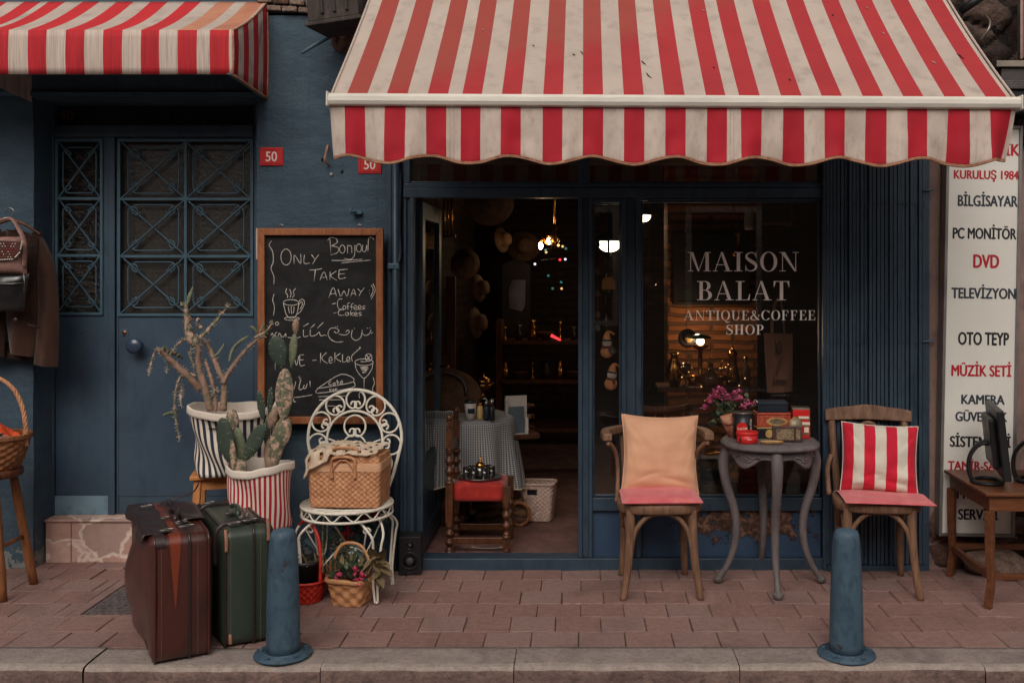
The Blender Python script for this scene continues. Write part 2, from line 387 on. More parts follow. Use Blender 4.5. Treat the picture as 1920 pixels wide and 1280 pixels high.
while x < 4.6:
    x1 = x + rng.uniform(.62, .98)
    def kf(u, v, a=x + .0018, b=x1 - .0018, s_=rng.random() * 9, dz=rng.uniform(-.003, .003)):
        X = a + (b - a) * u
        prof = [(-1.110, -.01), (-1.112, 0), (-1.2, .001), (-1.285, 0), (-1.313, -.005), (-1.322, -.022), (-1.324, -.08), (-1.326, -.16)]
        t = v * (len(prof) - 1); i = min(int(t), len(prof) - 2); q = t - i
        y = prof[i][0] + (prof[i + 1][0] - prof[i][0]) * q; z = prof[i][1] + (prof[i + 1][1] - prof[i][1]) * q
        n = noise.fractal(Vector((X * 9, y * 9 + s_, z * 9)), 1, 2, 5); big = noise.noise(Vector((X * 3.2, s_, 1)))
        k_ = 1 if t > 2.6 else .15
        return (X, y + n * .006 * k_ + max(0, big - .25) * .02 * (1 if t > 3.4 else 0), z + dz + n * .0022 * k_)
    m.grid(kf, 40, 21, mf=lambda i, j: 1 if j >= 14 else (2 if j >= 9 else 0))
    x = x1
tag(m.build('kerb', [M_kerb, M_kerbf, mk('kerb_pale_edge', L(172, 158, 148), L(150, 136, 128), L(132, 118, 112), scale=22, rough=.85, bump=.8, bscale=90, bdist=.005)]), kind='structure')  # third stone is a paler strip along the front top edge
# drain grate let into the paving behind the suitcase
t = thing('drain_cover', 'dark cast iron drain cover let into the paving behind the brown suitcase', 'drain cover', (-2.09, -.47, 0))
m = MB(); m.box(DX0, DX1, DY0, DY1, -.0115, -.006)
for s0, s1, u0, u1 in ((DX0, DX0 + .05, DY0, DY1), (DX1 - .04, DX1, DY0, DY1), (DX0 + .05, DX1 - .04, DY0, DY0 + .03), (DX0 + .05, DX1 - .04, DY1 - .03, DY1)): m.box(s0, s1, u0, u1, -.006, .001)
m.build('cover_frame', M_paver[2], t, bevel=.002)
m = MB(); m.box(DX0 + .052, DX1 - .042, DY0 + .032, DY1 - .032, -.011, -.004)
for i in range(11):
    for j in range(12):
        m.cbox((DX0 + .07 + i * .037 + (.012 if j % 2 else 0), DY0 + .05 + j * .040, -.002), (.022, .012, .006), rot=(0, 0, .7 if (i + j) % 2 else -.7))
m.build('cover_plate', mk('cast_iron', L(112, 102, 99), L(84, 77, 76), scale=20, rough=.6, bump=.4), t, bevel=.0015)

# ------------------------------------------------------------------ the shop building
bld = thing('shop_building', 'dark blue plastered old building housing the antique and coffee shop', 'building', (0, 0, 0))
XL, XR = Xp(62), Xp(481)            # recess of the old double door
XA, XB = Xp(729), Xp(1746)          # shop opening
ZT = 2.27
def wallgrid(m, x0, x1, z0, z1, y=0.0, amp=.006, res=.035, seed=0):
    nx = max(2, int((x1 - x0) / res)); nz_ = max(2, int((z1 - z0) / res))
    def fn(u, v):
        X = x0 + (x1 - x0) * u; Z = z0 + (z1 - z0) * v
        n = noise.fractal(Vector((X * 2.3 + seed, 3, Z * 3)), 1, 2, 6) * amp * 1.2 + noise.fractal(Vector((X * 12, 9 + seed, Z * 16)), 1, 2, 3) * amp * .3
        ex = min(u, 1 - u, v, 1 - v); edge = .004 * math.exp(-ex * 40)
        return (X, y - n + edge, Z)
    m.grid(fn, nx, nz_)
def pier(name, x0, x1, z0, z1, depth=.24):
    m = MB(); wallgrid(m, x0, x1, z0, z1, seed=x0)
    m.box(x0, x1, .012, depth, z0, z1); return m.build(name, M_plaster, bld)
pier('wall', -4.6, XL, 0, 3.7); pier('wall', XR, XA, 0, 2.93)
pier('wall', XL + .001, XR - .001, 2.49, 3.7); pier('wall', XR + .002, XA, 2.945, 3.7)
pier('wall', XA + .001, XB, ZT, 3.7)
m = MB(); m.box(XL - .12, XL - .002, .24, 1.6, 0, 2.5); m.box(XR + .002, XR + .1, .24, .34, 0, 2.5); m.build('door_reveal', M_plaster, bld)
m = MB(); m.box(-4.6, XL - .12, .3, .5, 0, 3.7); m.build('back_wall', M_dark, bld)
m = MB(); m.box(XL - .12, XR + .1, .36, .42, 0, 2.6); m.build('hall_dark_sheet', M_dark, bld)  # near-black sheet standing in for the darkness of the hall
# exposed brick where the plaster has come away above the pier
m = MB()
for i in range(9):
    for j in range(2):
        m.cbox((Xp(485) + i * .085 + (.04 if j else 0), -.012 + rng.uniform(-.006, .006), 2.97 + j * .036 - i * .006), (.078, .03, .028), mi=rng.randrange(2), rot=(0, rng.uniform(0, .1), rng.uniform(-.06, .06)))
m.build('exposed_brick', [M_stone[0], M_stone[1]], bld, bevel=.006)
# patch of bare masonry by the awning
def rubble(m, x0, x1, z0, z1, y, cell=.16, amp=.05, res=.013, seed=0, mask=None):
    nx = int((x1 - x0) / res); nz_ = int((z1 - z0) / res); info = {}
    def fn(u, v):
        X = x0 + (x1 - x0) * u; Z = z0 + (z1 - z0) * v
        wv = noise.noise_vector(Vector((X * 7, seed, Z * 7))) * .16
        d, p = noise.voronoi(Vector((X / cell + wv.x, seed, Z / (cell * .72) + wv.z)))
        e = min(1, (d[1] - d[0]) * 2.6); r = noise.cell(p[0] * 3.3 + Vector((.5, seed, .5)))
        h = (e ** .5) * (.55 + .45 * r) + noise.fractal(Vector((X * 14, seed, Z * 14)), 1, 2, 4) * .22
        info[(round(u * nx), round(v * nz_))] = (e, r)
        return (X, y - h * amp, Z)
    def mf(i, j):
        e, r = info[(i, j)]; return 2 if e < .16 else (0 if r > .5 else 1)
    # build points first so that the stone of each face is known
    pts = [[fn(i / nx, j / nz_) for i in range(nx + 1)] for j in range(nz_ + 1)]
    vs = [p for r_ in pts for p in r_]; fs = []; ms = []
    for j in range(nz_):
        for i in range(nx):
            a = j * (nx + 1) + i; fs.append((a, a + 1, a + nx + 2, a + nx + 1)); ms.append(mf(i, j))
    m.add(vs, fs, ms, True)
m = MB()
def ragged(x0, x1, z0, z1, y, seed):
    def fn(u, v):
        a = 2 * PI * u; r = v * (1 + .25 * noise.noise(Vector((math.cos(a) * 1.5, math.sin(a) * 1.5, seed))))
        X = (x0 + x1) / 2 + math.cos(a) * r * (x1 - x0) / 2; Z = (z0 + z1) / 2 + math.sin(a) * r * (z1 - z0) / 2
        return (X, y - .012 * (1 - v) - .01 * noise.fractal(Vector((X * 20, seed, Z * 20)), 1, 2, 4), Z)
    m.grid(fn, 40, 10, 0)
ragged(Xp(622), Xp(668), Zp(102), Zp(46), -.006, 1)
m.build('bare_masonry', M_stone[1], bld)

# ---- double door of the left entrance
dd = 5.5; Y0 = dd + CY
def Dx(px): return Xp(px, dd)
def Dz(py): return Zp(py, dd)
ZS = .235
m = MB()
m.box(Dx(92), Dx(106), Y0 - .03, Y0 + .06, ZS, 2.49); m.box(Dx(478), XR + .03, Y0 - .02, Y0 + .06, ZS, 2.49)
m.box(Dx(106), Dx(478), Y0 - .03, Y0 + .06, Dz(258), Dz(236)); m.box(Dx(106), Dx(478), Y0 - .02, Y0 + .06, Dz(186), Dz(176))
m.box(Dx(60), Dx(92), Y0 - .018, Y0 + .05, ZS, 2.49)
m.build('door_frame', M_bluedoor, bld, bevel=.004)
m = MB(); m.box(Dx(106), Dx(478), Y0 + .02, Y0 + .03, Dz(236), Dz(186)); fan = m.build('fanlight', mk('fanlight_glass', (.012, .012, .014), (.02, .019, .018), rough=.25, bump=.05), bld)
def text_mesh(body, size, bold=0.0, shear=0.0, spacing=1.0, sx=1.0, res=4):
    cu = bpy.data.curves.new('lettering', 'FONT'); cu.body = body; cu.size = size; cu.offset = bold; cu.shear = shear; cu.space_character = spacing
    cu.align_x = 'CENTER'; cu.align_y = 'CENTER'; cu.resolution_u = res; cu.extrude = 0
    ob = bpy.data.objects.new('lettering', cu); COL.objects.link(ob)
    dg = bpy.context.evaluated_depsgraph_get(); dg.update(); me = bpy.data.meshes.new_from_object(ob.evaluated_get(dg))
    vs = [(v.co.x * sx, v.co.y) for v in me.vertices]; fs = [tuple(p.vertices) for p in me.polygons]
    bpy.data.objects.remove(ob); bpy.data.curves.remove(cu); bpy.data.meshes.remove(me)
    return vs, fs
def put_text(m, body, c, height, width=None, mi=0, bold=.0, rot=0.0, shear=0, face=None):
    """lay letters on a vertical face at c: cap height and, if given, total width in metres; bold thickens the stems"""
    vs, fs = text_mesh(body, 1.0, 0, shear)
    xs = [v[0] for v in vs]; ref, _ = text_mesh('H', 1.0); hh = max(v[1] for v in ref) - min(v[1] for v in ref); y0 = min(v[1] for v in ref)
    k = height / hh; kx = (width / (max(xs) - min(xs) + 2 * bold)) if width else k; cx = (max(xs) + min(xs)) / 2; c = Vector(c)
    sh = [(0, 0)] if not bold else [(-bold, 0), (bold, 0), (-bold / 3, bold * .45), (bold / 3, -bold * .45)]
    for n, (ox, oy) in enumerate(sh):
        P = []
        for x, y in vs:
            X = (x + ox - cx) * kx; Z = (y + oy - y0 - hh / 2) * k
            X, Z = X * math.cos(rot) + Z * math.sin(rot), -X * math.sin(rot) + Z * math.cos(rot)
            q = face(X, Z) if face else c + Vector((X, 0, Z))
            P.append(q + Vector((0, -.00006 * n, 0)))
        m.add(P, fs, mi)
M_faint = mk('worn_lettering', L(120, 62, 52), L(90, 46, 40), scale=30, rough=.7, bump=0)
m = MB(); put_text(m, '50', (Dx(122), Y0 + .0185, Dz(216)), .052, .07, bold=.02); m.build('faint_number', M_faint, fan)

M_oldglass = NM('figured_glass'); M_oldglass.set(.28, 0, .6)
vo = M_oldglass.node('ShaderNodeTexVoronoi'); vo.inputs['Scale'].default_value = 38; M_oldglass.link(M_oldglass.tc.outputs['Object'], vo.inputs[0])
ck = M_oldglass.node('ShaderNodeTexChecker'); ck.inputs['Scale'].default_value = 44; M_oldglass.link(M_oldglass.mapping((1, 1, 1), (0, R(45), 0)), ck.inputs[0])
M_oldglass.col(M_oldglass.mix(M_oldglass.noise(7, 7), M_oldglass.mix(ck.outputs[1], L(38, 37, 37), L(46, 44, 42)), L(62, 58, 54)))
M_oldglass.bump(ck.outputs[1], .4, .004); M_oldglass.bump(M_oldglass.noise(60, 4), .5, .004); M_oldglass = M_oldglass.m
M_ripple = NM('rippled_glass'); M_ripple.set(.2, 0, .6)
M_ripple.col(M_ripple.ramp(M_ripple.noise(9, 5, M_ripple.mapping((1, 1, 5))), [(.4, (.006, .006, .007)), (.8, L(70, 58, 46))])); M_ripple.bump(M_ripple.noise(22, 3, M_ripple.mapping((1, 1, 3.2))), 1, .03); M_ripple = M_ripple.m

def scroll_grille(m, x0, x1, z0, z1, y, r=.0038):
    w_, h_ = x1 - x0, z1 - z0; P = lambda u, v, dy=0: Vector((x0 + u * w_, y + dy, z0 + v * h_))
    m.bar(P(0, 0, -.004), P(1, 1, -.004), .010, .006); m.bar(P(0, 1, .004), P(1, 0, .004), .010, .006)
    rad = .029 if w_ > .3 else .022
    def hook(cx, cz, a0, turns, sgn, rr=rad):
        return [Vector((cx + math.cos(a0 + sgn * q) * (rr - .007 * q / 6), y, cz + math.sin(a0 + sgn * q) * (rr - .007 * q / 6))) for q in [turns * i / 12 for i in range(13)]]
    inx, inz = .11 * w_, .10 * h_
    xa, xb, za, zb = x0 + inx, x1 - inx, z0 + inz, z1 - inz; g = .10 * w_ + rad * .4; k = .09 * h_ + rad * .4
    for z, sg in ((za, 1), (zb, -1)):          # bottom and top bars, ends curled back to the middle of the cell
        l = hook(xa + g, z + sg * rad, -sg * PI / 2, 4.2, -sg); r_ = hook(xb - g, z + sg * rad, -sg * PI / 2, 4.2, sg)
        m.tube(list(reversed(l)) + r_, r, 5)
    for x, sg in ((xa, 1), (xb, -1)):
        l = hook(x + sg * rad, za + k, PI if sg > 0 else 0, 4.2, sg); r_ = hook(x + sg * rad, zb - k, PI if sg > 0 else 0, 4.2, -sg)
        m.tube(list(reversed(l)) + r_, r, 5)
def leaf(x0, x1, gx, gz, cells, gm, parts):
    """one door leaf: frame round a glazed opening, flat panel below"""
    d = bld
    m = MB(); zt = Dz(258); a, b = gx; z1, z0 = gz
    m.box(x0, a, Y0 - .012, Y0 + .04, ZS, zt); m.box(b, x1, Y0 - .012, Y0 + .04, ZS, zt)
    m.box(a, b, Y0 - .012, Y0 + .04, z1, zt); m.box(a, b, Y0 - .012, Y0 + .04, ZS + .1, z0); m.box(a, b, Y0 - .008, Y0 + .04, ZS, ZS + .1)
    o = m.build('door_leaf', M_bluedoor, d, bevel=.003)
    m = MB(); m.box(a, b, Y0 + .022, Y0 + .03, z0, z1); m.build('pane', gm, o)
    m = MB(); e = .014
    for p in ((a, a + e, z0, z1), (b - e, b, z0, z1), (a + e, b - e, z0, z0 + e), (a + e, b - e, z1 - e, z1)): m.box(p[0], p[1], Y0 - .024, Y0 - .0125, p[2], p[3])
    nx, nz_ = cells; cw = (b - a - 2 * e) / nx; chh = (z1 - z0 - 2 * e) / nz_
    for i in range(1, nx): m.box(a + e + i * cw - .007, a + e + i * cw + .007, Y0 - .022, Y0 - .006, z0 + e, z1 - e)
    for j in range(1, nz_): m.box(a + e, b - e, Y0 - .0215, Y0 - .0065, z0 + e + j * chh - .007, z0 + e + j * chh + .007)
    for i in range(nx):
        for j in range(nz_): scroll_grille(m, a + e + i * cw, a + e + (i + 1) * cw, z0 + e + j * chh, z0 + e + (j + 1) * chh, Y0 - .014)
    m.build('grille', M_iron, o)
    return o
lf = leaf(Dx(107), Dx(213), (Dx(106.5) + .002, Dx(196)), (Dz(262), Dz(590)), (1, 3), M_ripple, 0)
m = MB(); m.box(Dx(98), Dx(205), Y0 - .0165, Y0 - .0125, Dz(963), Dz(928)); kp = m.build('kick_plate', M_kick, lf)
for px in (102, 201):
    for py in (932, 958): m = MB(); m.ell((Dx(px), Y0 - .017, Dz(py)), (.003, .002, .003), 6); m.build('screw', M_steel, lf)
m = MB(); m.box(Dx(206), Dx(219), Y0 - .026, Y0 - .0125, ZS, Dz(258)); m.build('meeting_strip', M_bluedoor, lf, bevel=.005)
rf = leaf(Dx(220), Dx(481), (Dx(224), Dx(477)), (Dz(262), Dz(592)), (2, 3), M_oldglass, 0)
m = MB(); m.M = Matrix.Translation((Dx(263), Y0 - .0125, Dz(646))) @ Matrix.Rotation(R(90), 4, 'X')
m.lathe([(.022, -.001), (.024, .006), (.014, .012), (.013, .03), (.03, .04), (.043, .056), (.044, .068), (.034, .08), (.012, .086), (.0, .087)], 24); m.build('door_knob', mk('worn_knob', L(62, 80, 102), L(50, 64, 84), rough=.25, spec=.6, bump=.1, chip=L(122, 84, 66), chiplo=.62, chipscale=20), rf)
m = MB(); m.cbox((Dx(236), Y0 - .015, Dz(623)), (.036, .004, .036)); m.build('lock_plate', M_iron, rf, bevel=.0015)
m = MB(); m.M = Matrix.Translation((Dx(236), Y0 - .017, Dz(623))) @ Matrix.Rotation(R(90), 4, 'X'); m.lathe([(.013, 0), (.012, .004), (0, .004)], 16); m.build('keyhole', mk('copper', L(176, 112, 84), L(140, 86, 64), rough=.4, metal=1, bump=0), rf)
# stone step
st = NM('crazy_stone'); st.set(.75, 0, .3)
v1 = st.node('ShaderNodeTexVoronoi', feature='DISTANCE_TO_EDGE'); v2 = st.node('ShaderNodeTexVoronoi'); mp = st.mapping((4.6, 4.6, 6.2), loc=(.3, .2, .1))
wn = st.node('ShaderNodeTexNoise'); wn.inputs['Scale'].default_value = 3; st.link(mp, wn.inputs[0])
va = st.node('ShaderNodeVectorMath', operation='MULTIPLY_ADD'); va.inputs[1].default_value = (.35, .35, .35); st.link(wn.outputs[1], va.inputs[0]); st.link(mp, va.inputs[2])
for v_ in (v1, v2): v_.inputs['Scale'].default_value = 1; st.link(va.outputs[0], v_.inputs[0])
cell = st.ramp(v2.outputs[1], [(.2, L(206, 172, 158)), (.5, L(184, 146, 132)), (.62, L(196, 164, 152)), (.8, L(122, 108, 104))])
cell = st.mix(st.ramp(st.noise(22, 8), [(.4, (0, 0, 0)), (.8, (.6, .6, .6))]), cell, L(150, 120, 110))
st.col(st.mix(st.ramp(v1.outputs[0], [(.02, (1, 1, 1)), (.045, (0, 0, 0))]), cell, L(216, 196, 184))); st.bump(st.noise(40, 6), .35, .006); st.bump(st.ramp(v1.outputs[0], [(.0, (0, 0, 0)), (.05, (1, 1, 1))]), .4, .006)
m = MB(); m.box(XL + .012, Dx(154) - .002, .1, Y0 - .035, 0, ZS - .014); m.box(Dx(154), XR - .012, .104, Y0 - .035, .0, ZS - .014); m.box(XL + .008, XR - .008, .092, Y0 + .05, ZS - .0138, ZS)
m.build('door_step', st.m, bld, bevel=.004)
# ------------------------------------------------------------------ shop front (timber frame, glazing) and its letters
def V(pxa, pxb, pya, pyb, y0, y1, m): m.box(Xp(pxa), Xp(pxb), y0, y1, Zp(pyb), Zp(pya))
m = MB()
for a, b, y0 in ((757, 763, -.012), (763, 769, .0), (769, 777, -.02), (1084, 1092, -.018), (1092, 1104, -.006), (1104, 1111, -.018), (1165, 1174, -.018), (1174, 1192, -.004), (1192, 1202, -.018), (1540, 1549, -.01)):
    V(a, b, 371.4, 1043, y0, .075, m)
V(757, 1548, 353, 371, -.022, .075, m); V(757, 1548, 344, 352.7, -.012, .07, m)
V(757, 769, 240, 343.6, -.01, .075, m); V(1084, 1106, 240, 343.6, -.012, .075, m); V(1540, 1549, 240, 343.6, -.01, .075, m)
V(769.5, 1083.5, 340, 343.8, .0, .06, m); V(1106.5, 1539.5, 340, 343.8, .0, .06, m)
V(757, 1548, 1044, 1068.5, -.028, .09, m)
V(1111.4, 1164.6, 932, 956, -.016, .07, m); V(1202.4, 1539.6, 932, 956, -.016, .07, m)
V(1111.4, 1164.6, 371.6, 380, -.0, .07, m); V(1202.4, 1539.6, 371.6, 376, 0, .07, m)
for a, b, t_, u_ in ((1111.5, 1164.5, 380.5, 931.5), (1202.5, 1539.5, 376.5, 931.5)):   # glazing beads
    V(a, a + 3.5, t_, u_, .01, .04, m); V(b - 3.5, b, t_, u_, .01, .04, m); V(a + 3.6, b - 3.6, u_ - 4, u_, .01, .04, m); V(a + 3.6, b - 3.6, t_, t_ + 3, .01, .04, m)
sf = m.build('shopfront_frame', M_blue, bld, bevel=.003)
m = MB(); V(1111.4, 1164.6, 956.4, 1043.6, .012, .05, m); V(1202.4, 1539.6, 956.4, 1043.6, .012, .05, m)
pn = NM('rotten_panel'); pn.set(.55, 0, .4)
pc = pn.ramp(pn.noise(4, 6), [(.35, L(46, 66, 94)), (.65, L(54, 78, 104))])
sep = pn.node('ShaderNodeSeparateXYZ'); pn.link(pn.tc.outputs['Object'], sep.inputs[0])
hz = pn.math('MULTIPLY', pn.math('SUBTRACT', .15, pn.math('ABSOLUTE', pn.math('SUBTRACT', sep.outputs[2], .25))), 3.6)
hx = pn.math('MULTIPLY', pn.math('SUBTRACT', .45, pn.math('ABSOLUTE', pn.math('SUBTRACT', sep.outputs[0], .88))), 1.5)
hh = pn.math('ADD', pn.math('MINIMUM', hz, hx), pn.math('MULTIPLY', pn.math('SUBTRACT', pn.noise(9, 9, None, .7), .5), 1.7))
fc = pn.ramp(hh, [(.24, (0, 0, 0)), (.27, (1, 1, 1))])
bare = pn.ramp(pn.noise(30, 8, None, .75), [(.38, L(52, 36, 30)), (.52, L(104, 72, 58)), (.6, L(150, 116, 98)), (.68, L(70, 50, 42))])
pn.col(pn.mix(fc, pc, bare)); pn.bump(pn.math('SUBTRACT', pn.math('MULTIPLY', pn.noise(26, 8, None, .7), pn.math('ADD', .08, fc)), fc), .9, .02)
m.build('stall_riser', pn.m, bld)
m = MB(); V(1115, 1161, 383, 928, .024, .030, m); m.build('window_pane', M_glass, bld)
m = MB(); V(1206, 1536, 379, 928, .024, .030, m); big = m.build('window_pane', M_glass, bld)
m = MB(); V(769.5, 1083.5, 240, 340, .03, .036, m); m.build('transom_pane', M_glassd, bld)
m = MB(); V(1106.5, 1539.5, 240, 340, .03, .036, m); m.build('transom_pane', M_glassd, bld)

# ---- serif lettering on the glass, every letter drawn stroke by stroke
class Serif:
    T, H = .17, .036
    def __init__(s): s.p = []
    def poly(s, pts): s.p.append(pts)
    def vb(s, x, w_, a=0, b=1): s.poly([(x, a), (x + w_, a), (x + w_, b), (x, b)])
    def hb(s, x0, x1, z, h=None): h = h or s.H; s.poly([(x0, z), (x1, z), (x1, z + h), (x0, z + h)])
    def dg(s, x0, z0, x1, z1, w_): s.poly([(x0, z0), (x0 + w_, z0), (x1 + w_, z1), (x1, z1)])
    def tick(s, x, z, w_, h): s.poly([(x, z), (x + w_, z), (x + w_ * .5, z + h)])
    def ring(s, cx, cz, rx, rz, t, h, a0=0, a1=360, n=36):
        for i in range(n):
            a, b = R(a0 + (a1 - a0) * i / n), R(a0 + (a1 - a0) * (i + 1) / n)
            s.poly([(cx + math.cos(a) * rx, cz + math.sin(a) * rz), (cx + math.cos(b) * rx, cz + math.sin(b) * rz), (cx + math.cos(b) * (rx - t), cz + math.sin(b) * (rz - h)), (cx + math.cos(a) * (rx - t), cz + math.sin(a) * (rz - h))])
    def rib(s, pts, ws):
        P = [Vector((p[0], p[1], 0)) for p in pts]; P = catmull(P, 6); ws = smooth_r(ws, 6)
        N = []
        for i in range(len(P)):
            t = (P[min(i + 1, len(P) - 1)] - P[max(i - 1, 0)]).normalized(); N.append(Vector((-t.y, t.x, 0)))
        for i in range(len(P) - 1):
            a, b = P[i] + N[i] * ws[i] / 2, P[i] - N[i] * ws[i] / 2; c, d = P[i + 1] - N[i + 1] * ws[i + 1] / 2, P[i + 1] + N[i + 1] * ws[i + 1] / 2
            s.poly([tuple(q[:2]) for q in (a, b, c, d)])
    def glyph(s, ch):
        T, H = s.T, s.H; s.p = []
        if ch == 'M':
            s.vb(.12, .04); s.dg(.16, 1, .5, 0, 0); s.poly([(.1, 1), (.27, 1), (.58, 0), (.5, 0)]); s.dg(.52, 0, .87, 1, .035); s.vb(.88, T); s.hb(.0, .27, 0); s.hb(0, .27, 1 - H); s.hb(.78, 1.15, 0); s.hb(.87, 1.15, 1 - H); return 1.15
        if ch == 'A':
            s.dg(.08, 0, .42, 1, .04); s.poly([(.38, 1), (.50, 1), (.86, 0), (.68, 0)]); s.hb(.17, .68, .32); s.hb(0, .24, 0); s.hb(.56, .97, 0); return .97
        if ch == 'I': s.vb(.12, T); s.hb(0, .41, 0); s.hb(0, .41, 1 - H); return .41
        if ch == 'S':
            s.rib([(.56, .78), (.48, .93), (.32, .975), (.13, .88), (.10, .73), (.22, .60), (.42, .46), (.56, .32), (.53, .12), (.33, .02), (.14, .07), (.06, .24)], [.03, .04, .05, .09, .13, .16, .18, .15, .10, .05, .04, .03]); s.vb(.56, .03, .68, 1); s.vb(.04, .03, 0, .32); return .66
        if ch in 'OQ':
            s.ring(.44, .5, .43, .52, T, H)
            if ch == 'Q': s.rib([(.36, .02), (.46, -.1), (.62, -.22), (.84, -.16)], [.05, .1, .1, .03])
            return .88
        if ch == 'N': s.vb(.13, .04); s.poly([(.06, 1), (.28, 1), (.83, 0), (.74, 0)]); s.vb(.79, .04); s.hb(0, .3, 0); s.hb(0, .2, 1 - H); s.hb(.66, .96, 1 - H); return .96
        if ch == 'B':
            s.vb(.12, T); s.hb(0, .45, 0); s.hb(0, .42, 1 - H); s.hb(.25, .45, .51)
            s.ring(.4, .755, .28, .245, T, H, -90, 90, 20); s.ring(.42, .265, .33, .265, T + .01, H, -90, 90, 20); return .78
        if ch == 'L': s.vb(.12, T); s.hb(0, .45, 1 - H); s.hb(0, .7, 0); s.poly([(.7, 0), (.72, .34), (.7, .34), (.6, .03)]); return .74
        if ch == 'T': s.vb(.31, T); s.hb(.16, .63, 0); s.hb(0, .79, 1 - H); s.poly([(0, 1), (0, .68), (.025, .68), (.12, .97)]); s.poly([(.79, 1), (.79, .68), (.765, .68), (.67, .97)]); return .8
        if ch in 'EF':
            s.vb(.12, T); s.hb(0, .42, 0); s.hb(0, .66, 1 - H); s.hb(.25, .5, .5); s.vb(.48, .03, .37, .66); s.poly([(.66, 1), (.66, .7), (.635, .7), (.55, .97)])
            if ch == 'E': s.hb(.3, .7, 0); s.poly([(.7, 0), (.72, .33), (.695, .33), (.58, .03)])
            return .74
        if ch == 'U': s.vb(.12, T, .3); s.ring(.435, .3, .315, .32, T * .8, H, 180, 360, 20); s.vb(.71, .04, .3); s.hb(0, .41, 1 - H); s.hb(.58, .88, 1 - H); return .88
        if ch == 'C': s.ring(.44, .5, .43, .52, T, H, 38, 322); s.vb(.76, .035, .68, 1); s.poly([(.76, .2), (.79, .26), (.78, .12), (.72, .1)]); return .84
        if ch == 'H': s.vb(.12, T); s.vb(.62, T); s.hb(.25, .65, .5); [s.hb(a, a + .4, z) for a in (0, .5) for z in (0, 1 - H)]; return .92
        if ch == 'P': s.vb(.12, T); s.hb(0, .44, 0); s.hb(0, .42, 1 - H); s.hb(.25, .42, .44); s.ring(.4, .72, .3, .28, T, H, -90, 90, 20); return .72
        if ch == '&':
            s.rib([(.84, .5), (.74, .28), (.56, .08), (.3, .02), (.1, .14), (.1, .32), (.28, .5), (.46, .66), (.48, .86), (.36, .97), (.24, .88), (.25, .72), (.42, .45), (.64, .16), (.86, .02)], [.03, .04, .05, .07, .14, .14, .07, .06, .08, .05, .09, .1, .14, .15, .07]); s.hb(.7, .95, .5); return .95
        return .4
def serif_line(m, text, xc, z0, h, width, y, mi=0):
    S = Serif(); items = []; x = 0
    for ch in text: wd = S.glyph(ch); items.append((x, list(S.p))); x += wd + .1
    k = width / (x - .1); n = 0
    for gx, polys in items:
        for p in polys:
            n += 1; dy = -(n % 40) * .00002
            m.add([(xc + ((gx + a) - (x - .1) / 2) * k, y + dy, z0 + b * h) for a, b in p], [tuple(range(len(p)))], mi)
M_letter = mk('window_lettering', L(250, 238, 228), L(240, 226, 216), scale=9, rough=.6, bump=0, rvar=.05)
m = MB(); yl = .0235
serif_line(m, 'MAISON', Xp(1395), Zp(508.5), 36 / 353.6, 209 / 353.6, yl)
serif_line(m, 'BALAT', Xp(1395), Zp(563), 36 / 353.6, 174 / 353.6, yl)
serif_line(m, 'ANTIQUE&COFFEE', Xp(1407), Zp(600.5), 18.5 / 353.6, 248 / 353.6, yl)
serif_line(m, 'SHOP', Xp(1398), Zp(627.5), 18.5 / 353.6, 71 / 353.6, yl)
m.build('window_lettering', M_letter, big)

# ---- open glazed door leaf swung into the shop
xd = Xp(777) + .012
m = MB(); ya, yb = .08, .80; zb, zt = .05, Zp(372) - .01
for a, b in ((ya, ya + .09), (yb - .09, yb)): m.box(xd - .02, xd + .02, a, b, zb, zt)
m.box(xd - .018, xd + .018, ya + .09, yb - .09, zb, zb + .11); m.box(xd - .018, xd + .018, ya + .09, yb - .09, .44, .54); m.box(xd - .018, xd + .018, ya + .09, yb - .09, zt - .09, zt)
m.box(xd - .01, xd + .01, ya + .09, yb - .09, zb + .11, .44)
dl = m.build('shop_door', M_blue, bld, bevel=.003)
m = MB(); m.box(xd - .003, xd + .003, ya + .09, yb - .09, .54, zt - .09); m.build('pane', glass('door_glass', (.75, .74, .72), 1.6), dl)
m = MB(); m.M = Matrix.Translation((xd + .02, yb - .045, 1.0)); m.tube([(0, 0, 0), (.05, 0, 0), (.05, -.09, 0)], .008, 8); m.build('handle', M_brass, dl)

# ---- interior shell
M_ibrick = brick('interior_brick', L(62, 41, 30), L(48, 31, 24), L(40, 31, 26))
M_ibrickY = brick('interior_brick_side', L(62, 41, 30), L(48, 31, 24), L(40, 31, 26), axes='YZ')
IXL, IXR, IYB, IZ = -.93, 1.98, 3.7, 2.62
m = MB(); m.add([(IXL, .0, .018), (IXR, .0, .018), (IXR, IYB, .018), (IXL, IYB, .018)], [(0, 1, 2, 3)])
tag(m.build('floor', mk('shop_carpet', L(128, 92, 84), L(100, 70, 64), L(84, 58, 54), scale=9, rough=.95, bump=.6, bscale=240, bdist=.004)), kind='structure')
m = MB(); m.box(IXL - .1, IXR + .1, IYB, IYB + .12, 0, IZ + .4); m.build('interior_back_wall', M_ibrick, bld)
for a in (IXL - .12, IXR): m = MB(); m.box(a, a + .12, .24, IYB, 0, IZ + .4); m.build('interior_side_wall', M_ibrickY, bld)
def vault(u, v):
    a = PI * u; return ((IXL + IXR) / 2 - math.cos(a) * (IXR - IXL + .1) / 2, .24 + v * (IYB - .24), 2.12 + math.sin(a) * .75)
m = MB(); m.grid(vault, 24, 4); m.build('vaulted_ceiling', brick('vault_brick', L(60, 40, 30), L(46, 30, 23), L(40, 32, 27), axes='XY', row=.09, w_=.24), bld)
m = MB(); m.box(-4.6, 4.6, .3, IYB + .3, 3.7, 3.75); m.build('roof', M_dark, bld)

